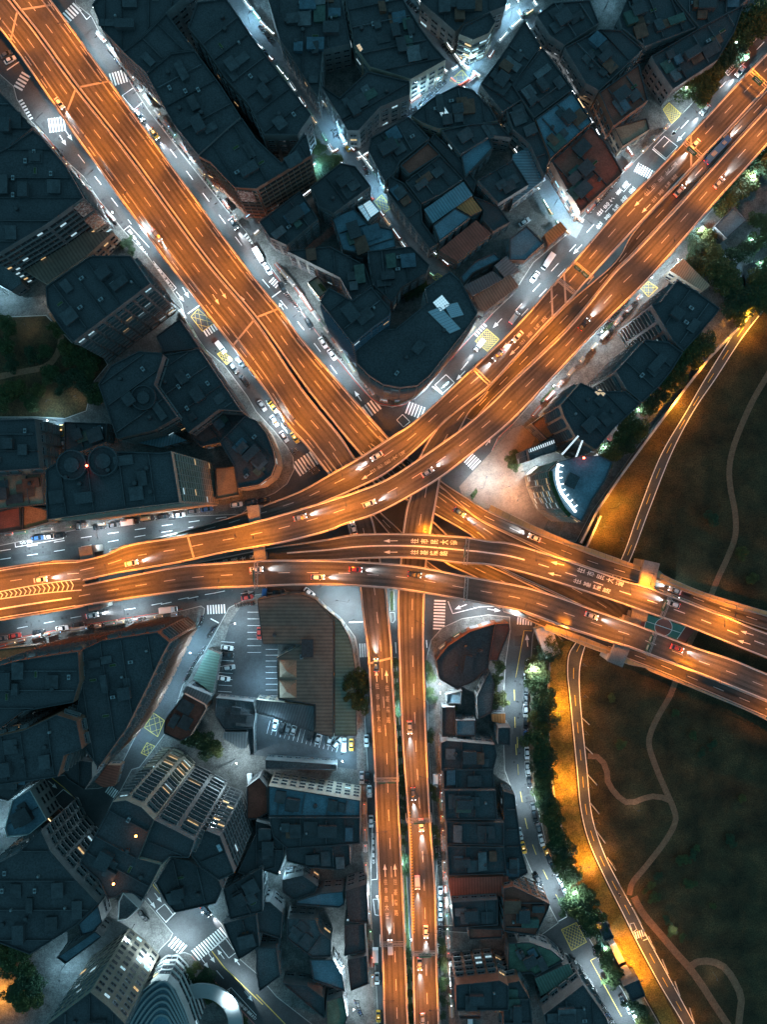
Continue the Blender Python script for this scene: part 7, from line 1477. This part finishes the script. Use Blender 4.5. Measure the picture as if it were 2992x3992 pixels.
# vehicles on the decks
def ondeck(key, t, p, col, kind, rev, desc, lit=True):
    m = T(t,p); tt, u = DK[key].nearest(m); q = DK[key].pt(tt,u); e = DK[key].dir(tt)*(-1 if rev else 1); k = (col,kind,lit)
    r = car(*k) if k not in VP else copy_tree(VP[k]); r.location = (q.x,q.y,q.z+.02); r.rotation_euler = (0,0,math.atan2(e.y,e.x))
    tag(r,'%s %s %s' % (col if kind!='taxi' else 'yellow', CN[kind], desc), {'sedan':'car','suv':'car'}.get(kind,kind), 'vehicles driving on the viaducts')
for a in [('A','a',(1050,560),'white','sedan',False,'with bright headlights between two gantries on the outer north-east deck'),
 ('M','a',(1235,615),'blue','bus',True,'heading away on the middle ramp of the north-east highway'),
 ('M','a',(935,940),'silver','sedan',True,'with red tail lamps on the middle ramp below the bus'),
 ('T','a',(1290,870),'silver','sedan',False,'with red tail lamps in the top right on the south-east deck'),
 ('T','b',(1375,555),'black','sedan',False,'with red tail lamps in the dark stretch of the south-east deck'),
 ('A','b',(850,650),'white','sedan',False,'driving down the outer deck past painted writing'),
 ('A','b',(700,800),'silver','sedan',False,'following the arrows on the outer deck above the wedge building street'),
 ('A','c',(545,580),'white','sedan',False,'on the outer deck just above the end of the highway'),
 ('T','c',(500,960),'white','suv',False,'with bright headlights in the middle of the wide curve'),
 ('T','c',(960,710),'silver','sedan',False,'on the wide curve near its lamp above the right hand south ramp'),
 ('T','d',(960,350),'silver','sedan',False,'on the western part of the wide curve'),
 ('T',7,(850,325),'white','sedan',False,'passing the orange wall of the wide curve in the west'),
 ('U',7,(260,430),'white','sedan',False,'beside the chevrons of the full width west viaduct'),
 ('S','d',(600,760),'white','sedan',False,'under the pair-beam gantry on the southernmost bridge'),
 ('S','d',(1130,830),'white','suv',False,'with glaring headlights on the southernmost bridge over the hall corner'),
 ('S','d',(1420,765),'red','sedan',False,'in the inner lane of the southernmost bridge above the left ramp'),
 ('S','c',(850,1530),'black','sedan',False,'in the inner lane of the southernmost bridge right of the right ramp'),
 ('S','e',(840,1035),'silver','sedan',False,'with red tail lamps on the southernmost bridge before the crossbeam'),
 ('B','e',(1500,940),'white','suv',False,'with glaring headlights coming under the plain gantry on the westbound bridge'),
 ('F','e',(380,405),'white','sedan',True,'on the north slip deck above the plaza steps'),
 ('F',9,(1060,505),'white','sedan',True,'on the north slip deck past the big portal'),
 ('E','c',(1220,1020),'blue','sedan',False,'on the low crossing ramp between the curve and the westbound bridge'),
 ('S',9,(1090,880),'red','sedan',False,'on the southernmost bridge in the park'),
 ('P',8,(775,980),'blue','sedan',False,'driving up the left hand south ramp behind the shadow bar'),
 ('P',11,(866,1150),'white','van',False,'with glaring headlights low on the left hand south ramp'),
 ('Q',8,(985,1400),'silver','sedan',False,'on the right hand south ramp near its middle'),
 ('Q',11,(1010,180),'grey','sedan',False,'in the left lane above the first gantry of the right hand south ramp'),
 ('Q',11,(1065,370),'white','sedan',False,'in the right lane below the first gantry of the right hand south ramp'),
 ('Q',11,(1040,740),'white','van',False,'with glaring headlights half way down the right hand south ramp'),
 ('Q',11,(1095,1060),'white','sedan',False,'at the second gantry of the right hand south ramp'),
 ('Q',11,(1055,1270),'silver','sedan',False,'in the left lane below the second gantry of the right hand south ramp'),
 ('Q',11,(1075,1630),'silver','sedan',False,'at the very bottom of the right hand south ramp'),
 ('D1',1,(350,660),'white','sedan',False,'in the outer lane of the west half of the highway near the upper crosswalk'),
 ('D1',1,(990,1510),'silver','sedan',False,'in the outer lane of the west half of the highway farther down'),
 ('P','c',(370,1150),'white','sedan',False,'on the left ramp where it dips under the wide curve')]: ondeck(*a)

# ------------------------------------------------------------------ scooters
b = MB(); M_SC = {}
def scooter_mesh(col):
    b = MB(); pm = PAINT[col]
    for x in (-.62,.62): b.cyl((x,-.06,.22),(x,.06,.22),.22,n=10,m=M_TIRE)
    b.box((-.42,0,.58),(.75,.34,.32),m=pm,taper=.75); b.box((-.3,0,.80),(.68,.28,.1),m=M_TIRE); b.box((.1,0,.34),(.5,.3,.08),m=M_TIRE); b.box((.42,0,.62),(.14,.36,.55),m=pm,taper=.7)
    b.cyl((.6,0,.25),(.42,0,1.02),.05,n=6,m=M_METAL); b.box((.44,0,1.0),(.18,.26,.16),m=pm); b.cyl((.42,-.34,1.04),(.42,.34,1.04),.03,n=5,m=M_TIRE); b.box((.54,0,.96),(.05,.14,.1),m=M_HOFF)
    for s in (-1,1): b.cyl((.42,s*.3,1.04),(.46,s*.36,1.22),.015,n=4,m=M_METAL); b.box((.46,s*.38,1.24),(.03,.12,.08),m=M_METAL)
    b.box((-.82,0,.6),(.06,.2,.1),m=M_TOFF); o = b.build('scooter'); me = o.data; bpy.data.objects.remove(o); return me
SM = {c: scooter_mesh(c) for c in ('black','white','silver','red','blue','grey')}
SCN = [0]; SREST = MB()
def scooters(t, a, c, n, hd, desc, end, seed, z=0.15, rows=1):
    g = random.Random(seed); A_, B_ = T(t,a), T(t,c); solo = SCN[0]+n <= 285
    if solo: SCN[0] += n
    for i in range(n):
        k = (i+.5)/n; p = (A_[0]+(B_[0]-A_[0])*k, A_[1]+(B_[1]-A_[1])*k); q = W(p,0); col = g.choices(['black','grey','white','silver','red','blue'],[5,3,3,3,.8,.8])[0]
        lx, ly, la = q.x+g.uniform(-.12,.12), q.y+g.uniform(-.12,.12), -R(hd)+g.uniform(-.12,.12)
        if not solo:
            me = SM[col]; i0 = len(SREST.v); ca, sa = math.cos(la), math.sin(la)
            SREST.v += [(lx+v.co.x*ca-v.co.y*sa, ly+v.co.x*sa+v.co.y*ca, z+v.co.z) for v in me.vertices]
            for f in me.polygons: SREST.f.append(tuple(i0+j for j in f.vertices)); SREST.m.append(SREST._mi(me.materials[f.material_index]))
            continue
        o = bpy.data.objects.new('scooter', SM[col]); C.objects.link(o); o.location = (lx,ly,z); o.rotation_euler = (0,0,la)
        tag(o,'%s scooter %s, %s from the %s' % (col,desc,ORD[i],end),'scooter','scooters parked in rows')
scooters(2,(20,170),(110,280),9,-35,'along the long alley near its top','top',1)
scooters(2,(20,290),(70,370),6,-35,'on the left of the long alley opposite the top row','top',2)
scooters(2,(300,560),(410,710),9,-35,'on the right of the long alley below the white car','top',3)
scooters(2,(490,840),(545,900),6,-35,'behind the yellow truck','top',4)
scooters(2,(700,1070),(725,1140),6,-30,'below the truck crossing','top',5)
scooters(2,(1050,690),(1150,600),11,60,'under the arcaded facade','west',6)
scooters(2,(1155,595),(1225,530),7,60,'at the corner by the yellow triangle','west',7)
scooters(2,(940,760),(1040,700),8,60,'on the cross alley left of the arcade','west',8)
scooters(2,(300,1225),(510,1080),18,60,'beside the lit hedge of the cross alley','west',9)
scooters(2,(10,1440),(200,1300),16,60,'at the west end of the cross alley','west',10)
scooters(2,(1290,400),(1385,415),9,95,'around the eight sided corner house','west',11)
scooters(2,(1105,170),(1180,250),7,-35,'on the third alley near the top','top',12)
scooters(2,(1200,290),(1260,360),6,-35,'on the third alley before the yellow triangle','top',13)
scooters(2,(975,10),(1050,85),7,-35,'at the very top of the third alley','top',14)
scooters(2,(1555,765),(1620,850),9,-35,'behind the white car of the third alley','top',15)
scooters(2,(1440,590),(1500,670),7,-35,'ahead of the white car of the third alley','top',16)
scooters(2,(1060,1580),(1100,1640),6,-35,'at the lower end of the long alley','top',17)
scooters(5,(140,50),(200,180),9,-35,'on the bright pavement below the glass front','top',18)
scooters(5,(195,240),(290,360),11,-35,'on the bright pavement by the glaring lamp','top',19)
scooters(5,(1490,350),(1440,410),6,20,'on the pavement near the wedge building and brown ribbed roof','top',20)
scooters(5,(1480,100),(1590,20),10,60,'between the pale ribbed roofs and the alley','west',21)
scooters(6,(560,520),(760,270),18,35,'on the pavement above the middle tower','bottom',22)
scooters(6,(600,545),(800,300),14,35,'in the second row above the middle tower','bottom',23)
scooters(7,(1195,1090),(1250,980),9,-20,'on the diagonal side street, lower part','bottom',24)
scooters(7,(1255,970),(1335,850),12,-20,'on the diagonal side street, middle part','bottom',25)
scooters(7,(1350,800),(1400,720),7,-20,'on the diagonal side street by the white lit booth','bottom',26)
scooters(7,(1290,740),(1315,660),6,-20,'on the left side where the diagonal street begins','bottom',27)
scooters(7,(1520,600),(1650,580),10,80,'at the corner above the car park','west',28)
scooters(12,(435,1020),(505,1110),9,-25,'beside the yellow grid box of the sloping street','top',29,z=.05)
scooters(12,(530,1160),(600,1310),13,-25,'below the yellow grid box on the tree side','top',30,z=.05)
scooters(12,(480,1380),(540,1450),7,-25,'on the left kerb in the bottom right','top',31)
scooters(12,(575,1530),(660,1671),12,-25,'at the bottom edge of the sloping street','top',32)
scooters(11,(1180,1130),(1185,1290),10,0,'on the bright right pavement in the lower part','top',33)
scooters(11,(1160,430),(1185,640),12,0,'on the bright right pavement in the middle','top',34)
scooters(11,(1190,1000),(1195,1100),7,0,'on the bright right pavement between cars','top',35)
scooters(4,(372,1090),(380,1330),12,0,'along the taxi alley','top',36)
scooters(3,(60,980),(140,1100),9,-30,'on the third alley above the white car','top',37)
scooters(3,(550,820),(630,900),7,-30,'in the fourth alley','top',38)
scooters(10,(1500,130),(1570,200),6,50,'in the small yard right of the narrow striped tower','top',39)
scooters(11,(640,1490),(680,1600),7,10,'in the market yard at the bottom','top',40)
scooters(1,(900,665),(925,700),3,55,'waiting beside the bicycle box of the east frontage road','top',41,z=.02)
scooters(1,(700,330),(900,600),16,55,'on the upper pavement east of the highway','north',51)
scooters(1,(1010,760),(1240,1060),18,55,'on the middle pavement east of the highway','north',52)
scooters(1,(1300,1130),(1540,1450),18,55,'on the pavement under the ornate sign board','north',53)
scooters(1,(330,920),(520,1150),14,55,'on the pavement by the west bus stop','north',54)
scooters(1,(600,1260),(760,1460),12,55,'on the pavement under the poster boards','north',55)
scooters(7,(560,735),(1000,672),22,80,'on the south pavement of the west avenue','west',56)
scooters(4,(1250,520),(1400,700),12,55,'on the lower west frontage pavement','north',57)
scooters(5,(420,500),(560,680),14,55,'on the pavement under the wedge building flank','north',58)
scooters(3,(480,1410),(700,1150),16,40,'along the dark red roof of the north-east street','bottom',59)
o = SREST.build('scooters'); tag(o, 'remaining rows of parked scooters packed along the alleys and pavements', 'scooters', kind='stuff')
# ------------------------------------------------------------------ people
def skinned(name, verts, edges, radii, m, head=None):
    me = bpy.data.meshes.new(name); me.from_pydata(verts, edges, []); o = bpy.data.objects.new(name, me); C.objects.link(o)
    o.modifiers.new('skin','SKIN'); o.modifiers.new('sub','SUBSURF').levels = 1
    for i, rr in enumerate(radii): me.skin_vertices[0].data[i].radius = (rr, rr)
    me.skin_vertices[0].data[0].use_root = True
    dg = bpy.context.evaluated_depsgraph_get(); m2 = bpy.data.meshes.new_from_object(o.evaluated_get(dg)); bpy.data.objects.remove(o); m2.name = name
    m2.materials.clear(); m2.materials.append(m); return m2
M_CLOTH = mat('dark_clothing',(0.06,0.065,0.09),0.9,var=.3); M_CL2 = mat('pale_clothing',(0.42,0.40,0.38),0.9,var=.2)
stand = ([(0,0,.95),(0,0,1.2),(0,0,1.42),(0,0,1.52),(0.02,0,1.66),(0,.1,.9),(.04,.11,.5),(0,.12,.08),(.14,.12,.04),(0,-.1,.9),(-.04,-.11,.5),(-.02,-.12,.08),(.1,-.12,.04),(0,.2,1.4),(.02,.27,1.12),(.12,.28,.88),(0,-.2,1.4),(.0,-.27,1.12),(.1,-.28,.88)],
         [(0,1),(1,2),(2,3),(3,4),(0,5),(5,6),(6,7),(7,8),(0,9),(9,10),(10,11),(11,12),(2,13),(13,14),(14,15),(2,16),(16,17),(17,18)], [.14,.14,.13,.06,.1,.09,.06,.045,.04,.09,.06,.045,.04,.06,.045,.035,.06,.045,.035])
ride = ([(-.15,0,.92),(-.1,0,1.15),(-.02,0,1.38),(.0,0,1.48),(.04,0,1.62),(-.1,.12,.9),(.28,.16,.82),(.2,.14,.42),(.32,.14,.40),(-.1,-.12,.9),(.28,-.16,.82),(.2,-.14,.42),(.32,-.14,.40),(0,.2,1.34),(.18,.26,1.12),(.4,.28,1.06),(0,-.2,1.34),(.18,-.26,1.12),(.4,-.28,1.06)], stand[1], stand[2])
PS = {'stand': skinned('body', *stand, M_CLOTH), 'standp': None, 'ride': skinned('body', *ride, M_CLOTH)}
PS['standp'] = PS['stand'].copy(); PS['standp'].materials.clear(); PS['standp'].materials.append(M_CL2)
M_HAIR = mat('dark_hair',(0.015,0.012,0.01),0.7,var=.2); M_HELM = PAINT['white']
def person(kind, t, p, hd, label, z=.14):
    q = W(T(t,p),0); r = empty('person',(q.x,q.y,z),-R(hd)); tag(r,label,'person','people on the streets')
    o = bpy.data.objects.new('body', PS[kind]); C.objects.link(o); o.parent = r
    b = MB(); hz = 1.68 if kind != 'ride' else 1.64; hx = .01 if kind != 'ride' else .04; b.lathe((hx,0,hz-.06),[(.115,0),(.125,.07),(.10,.14),(.04,.175)],10); b.build('helmet' if kind == 'ride' else 'hair', M_HELM if kind == 'ride' else M_HAIR, r)
RD = [(235,1255),(250,1275),(222,1268),(262,1250),(330,1350),(352,1362),(372,1375),(390,1360),(340,1385),(405,1378),(320,1400),(362,1398)]
for i,(x,y) in enumerate(RD):
    q = W(T(5,(x,y)),0); o = bpy.data.objects.new('scooter', SM[['white','black','silver'][i%3]]); C.objects.link(o); o.location = (q.x,q.y,.02); o.rotation_euler = (0,0,-R(57)); 
    tag(o,'scooter under a helmeted rider waiting by the west crosswalk, %s from the left' % ORD[i],'scooter','scooters ridden at the crossing')
    person('ride',5,(x,y),57,'helmeted rider sitting on a waiting scooter by the west crosswalk, %s from the left' % ORD[i],z=.02)
for i,(t,x,y,hd,k,lb) in enumerate([(7,760,690,10,'standp','in pale clothes walking on the south pavement of the west avenue'),(7,1120,650,190,'stand','in dark clothes near the white truck on the west avenue pavement'),(5,955,965,90,'stand','in dark clothes beside the crosswalk under the rounded wedge tip'),(1,640,700,60,'stand','on the east frontage crosswalk near the top'),(5,130,95,60,'standp','in pale clothes on the bright pavement of the glass front'),(6,700,330,40,'stand','among the scooters in front of the middle tower'),(11,1180,520,0,'standp','on the bright right pavement beside the scooters'),(8,1105,1000,0,'stand','walking on the pavement beside the upper part of the right ramp'),(10,640,900,0,'stand','in the bright yard of the twin beacon tower'),(9,140,880,90,'standp','beside the shrubs at the head of the sloping street'),(5,1560,1175,60,'stand','on the plaza pavement near the salmon square'),(11,655,1530,30,'standp','shopping in the market yard at the bottom')]):
    person(k,t,(x,y),hd,'person '+lb)
q = W(T(12,(695,825)),0); o = bpy.data.objects.new('scooter', SM['white']); C.objects.link(o); o.location = (q.x,q.y,.11); o.rotation_euler = (0,0,-R(65)); tag(o,'white scooter riding alone on the park road','scooter'); person('ride',12,(695,825),65,'lone helmeted rider on the park road',z=.11)

# ------------------------------------------------------------------ trees
M_LF = [M_LEAF, mat('leaves_olive', (0.055, 0.062, 0.016), 0.75, var=0.45, scale=0.8, fine=0.4), mat('leaves_deep', (0.022, 0.045, 0.02), 0.75, var=0.45, scale=0.8, fine=0.4)]
def crown(seed, rx, rz, n, ls):
    g = random.Random(seed); b = MB(); cl = [(g.gauss(0,.42)*rx,g.gauss(0,.42)*rx,g.uniform(-.35,.55)*rz,g.uniform(.32,.6)*rx) for _ in range(15)]
    for _ in range(n):
        cx,cy,cz,cr = g.choice(cl); th = g.uniform(0,6.283); ph = math.acos(g.uniform(-.6,1)); rr = cr*(g.random()**.33)
        x,y,z = cx+rr*math.sin(ph)*math.cos(th), cy+rr*math.sin(ph)*math.sin(th), cz+rr*math.cos(ph)*.8
        u = Vector((g.gauss(0,1),g.gauss(0,1),g.gauss(0,.5))).normalized(); v = u.cross(Vector((g.gauss(0,.6),g.gauss(0,.6),1))).normalized(); s = ls*g.uniform(.6,1.5); p = Vector((x,y,z))
        b.face([p-u*s,p-v*s*.5,p+u*s,p+v*s*.5])
    o = b.build('crown', M_LF[seed%3]); me = o.data; bpy.data.objects.remove(o); return me
CR = [crown(i, 3.2, 2.6, 2600, .26) for i in range(7)]
b = MB(); b.cyl((0,0,0),(0.1,0,3.2),.2,.13,n=7); 
for a in range(5): t = a*1.257; b.cyl((.1,0,2.4+a*.15),(.1+1.6*math.cos(t),1.6*math.sin(t),4.2+a*.2),.09,.03,n=5)
o = b.build('trunk', M_BARK); TR = o.data; bpy.data.objects.remove(o)
NT = 0
def tree(t, p, rad, label, h=None, z=0.1, group='trees of the district'):
    global NT; NT += 1; h = h or 1.0; q = W(T(t,p), 4*h); r = empty('tree',(q.x,q.y,z),rnd.uniform(0,6.28)); tag(r,label,'tree',group); s = rad/3.2
    o = bpy.data.objects.new('trunk', TR); C.objects.link(o); o.parent = r; o.scale = (s,s,h)
    o = bpy.data.objects.new('crown', CR[NT*3%7]); C.objects.link(o); o.parent = r; o.location = (0,0,4.4*h); o.scale = (s,s,h*min(1.2,s))
def trees(t, pts, rad, desc, end, jit=.25, **k):
    for i,p in enumerate(pts): tree(t,p,rad*rnd.uniform(1-jit,1+jit),'%s tree %s, from the %s' % (ORD[i],desc,end),**k)
trees(8,[(665,1085),(680,1225),(640,1060),(700,1110),(640,1200)],3.9,'standing over the hall roof beside the left ramp','top',h=1.6)
trees(3,[(1570,160),(1500,200),(1620,120),(1440,260),(1390,330),(1330,400),(1260,450),(1180,520),(1230,600),(1130,560),(1290,520),(1370,390)],5.0,'in the dark belt along the upper north-east street','top right',h=1.4)
trees(3,[(1600,1080),(1640,1030),(1500,1190),(1460,1230),(1400,1280),(1350,1330),(1220,1620),(1180,1600),(1250,1560),(1290,1650),(1600,1450),(1640,1540),(1550,1600),(1480,1640)],4.2,'on the dark ground right of the north-east highway','top')
trees(6,[(1180,40),(1250,90),(1320,60),(1400,110),(1350,160),(1420,190),(1510,250),(1560,300),(1620,320),(1580,160),(1640,120),(1650,220),(1480,380),(1420,330)],4.2,'in the grove above the upper park road','left')
trees(6,[(1220,540),(1190,600),(1160,670),(1110,650),(1250,600),(1010,830),(960,900),(900,960),(870,980),(1080,780),(760,1100),(720,1150),(690,1200),(780,1180),(740,1230),(640,1290),(820,1120),(1040,740)],3.4,'in the belt between the lane and the flood wall','top')
trees(6,[(1600,262),(1650,240)],3.0,'glowing orange at the chevron end of the park road','left')
trees(9,[(190,940),(240,920),(150,1010),(190,1040),(150,1110),(190,1150),(215,1220),(165,1230),(210,1300),(160,1330),(200,1390),(150,1450),(200,1480),(170,1560),(215,1600),(180,1640),(290,860),(240,840)],3.1,'on the hillside between street and lit slope, upper part','top',z=.05)
trees(12,[(170,60),(220,60),(180,140),(230,170),(200,230),(250,260),(230,330),(280,340),(260,420),(300,450),(280,520),(330,540),(310,600),(360,620),(350,680),(400,700)],3.1,'on the hillside between street and lit slope, middle part','top',z=.05)
trees(12,[(410,840),(450,880),(480,930),(400,900),(440,950),(490,980),(520,1020),(470,820),(380,860)],3.2,'in the dark clump where the street bends','top',z=.05)
trees(12,[(560,1170),(610,1200),(640,1290),(600,1260),(680,1340),(640,1380),(800,1540),(850,1600),(880,1640),(830,1650)],2.5,'beside the street below the yellow grid box','top',z=.05)
trees(8,[(1115,990),(1120,1060),(1125,1150),(1130,1190),(1118,1430),(1125,1465)],1.8,'at the kerb right of the upper right ramp','top',h=.7)
trees(11,[(1140,130),(1150,190),(1155,400),(1165,480),(1160,570),(1195,1120),(1200,1170),(1205,1250),(1210,1290),(1215,1380),(1205,1420),(1200,1500),(1205,1600)],1.6,'at the kerb right of the lower right ramp','top',h=.65)
trees(8,[(900,960),(903,1040),(908,1120),(912,1200),(918,1290),(925,1380),(930,1470),(935,1560),(938,1640)],1.7,'in the planted strip between the upper south ramps','top',h=.7)
trees(11,[(930,20),(938,80),(945,150),(948,220),(950,300),(955,390),(958,480),(962,580),(965,660),(985,1190),(990,1260),(992,1350),(996,1450),(998,1540),(1000,1620)],1.7,'in the planted strip between the lower south ramps','top',h=.7)
trees(8,[(1545,1060),(1530,1110),(1560,1200),(1540,1230),(1580,1190),(1260,1270),(1575,985)],2.4,'among the small houses right of the ramps','top')
trees(7,[(1300,1480),(1370,1500),(1260,1470),(1340,1540),(1400,1530)],3.3,'spreading beside the brown shed and the small yard','left')
trees(4,[(-20,420),(60,440),(40,600),(300,620),(200,640),(80,700),(380,480),(450,600),(520,650),(600,700),(330,760),(450,780),(560,820),(250,860),(120,850),(40,900),(200,960),(620,900)],3.4,'in the dark west park','top left')
trees(2,[(430,1110),(460,1080),(490,1050),(520,1030),(400,1130),(440,1040),(400,960)],2.4,'in the lit hedge beside the truck crossing','left',h=.7)
trees(5,[(1000,250),(1040,220),(1080,190),(960,230),(1020,180)],2.0,'in the yellow lit garden court','left',h=.6)
trees(10,[(60,900),(20,960),(110,1000),(150,1080),(60,1080),(20,1180),(120,1180),(60,1260),(180,1300),(220,1400),(150,1380),(240,1500),(170,1500),(120,1440)],3.6,'in the dark bottom left corner','top')
trees(10,[(1170,1350),(1220,1330),(1300,1350),(1340,1370),(1280,1280),(1400,1440),(1450,1500),(1580,1640),(1360,1480),(1150,1300)],2.4,'on the tiled corner plaza by the bus stop writing','top left',h=.8)
trees(9,[(1300,40),(1500,260),(1560,420)],2.0,'standing alone on the dark upper park lawn','top',h=.5)
trees(12,[(1080,600),(1130,590),(1200,520),(1170,560),(950,700),(900,760),(860,800),(1150,760),(930,850),(1040,1060),(1000,990),(1420,470),(1500,200),(1300,900),(1100,1100)],1.6,'among the low shrubs scattered on the dark lawn','left',h=.35,z=.05)
trees(9,[(1180,1440),(1060,1300),(1300,1500),(1230,1560),(700,1500),(640,1200)],1.6,'on the dark lawn south of the park bridge','left',h=.35,z=.05)
# small bare saplings on the plaza and street trees by the highway
trees(6,[(10,1330),(20,1290),(5,1360)],1.8,'orange lit shrub at the tip of the office plaza','top',h=.5)
trees(1,[(820,1580),(850,1620)],1.8,'by the west bus stop writing','top',h=.6)
# bare patch, hedges
for t,pts,lb in [(8,[(868,505),(884,505),(888,628),(868,628)],'narrow hedge in the island between the south ramps'),(6,[(575,490),(650,425),(660,435),(590,505)],'short hedge on the south-east pavement, upper'),(6,[(180,940),(260,855),(270,865),(190,950)],'short hedge on the south-east pavement, lower'),
                 (5,[(1385,1540),(1420,1500),(1430,1520),(1395,1575)],'small green hedge at the plaza corner under the curve'),(5,[(400,185),(420,175),(450,215),(430,225)],'small lawn hedge on the pale terrace')]:
    P = [W(p, 9.6 if 'terrace' in lb else 0) for p in TT(t,pts)]; c = sum(P,Vector())/4; r = empty('hedge',(c.x,c.y,9.05 if 'terrace' in lb else .14)); tag(r,lb,'hedge'); g = random.Random(len(lb)); b = MB()
    for _ in range(900):
        u,v = g.random(),g.random(); p = P[0].lerp(P[1],u).lerp(P[3].lerp(P[2],u),v)-c; z = g.uniform(.1,.9); a = Vector((g.gauss(0,1),g.gauss(0,1),g.gauss(0,.5))).normalized()*.22; d = a.cross(Vector((0,0,1)))*.5; q = Vector((p.x,p.y,z)); b.face([q-a,q-d,q+a,q+d])
    b.build('leaves', M_LEAF, r)
# unused lamp prototypes are removed
for k,o in PL.items():
    if k not in used:
        for ch in list(o.children_recursive): bpy.data.objects.remove(ch)
        bpy.data.objects.remove(o)

for o in C.objects:
    if 'label' in o and len(str(o['label']).split()) > 16: print('LONG', len(o['label'].split()), o['label'])
seen = {}
for o in C.objects:
    if 'label' in o and o.parent is None:
        if o['label'] in seen: print('DUP', o['label'])
        seen[o['label']] = 1
    if o.parent is None and o.type in ('MESH','EMPTY') and 'label' not in o and 'kind' not in o: print('NOLABEL', o.name)
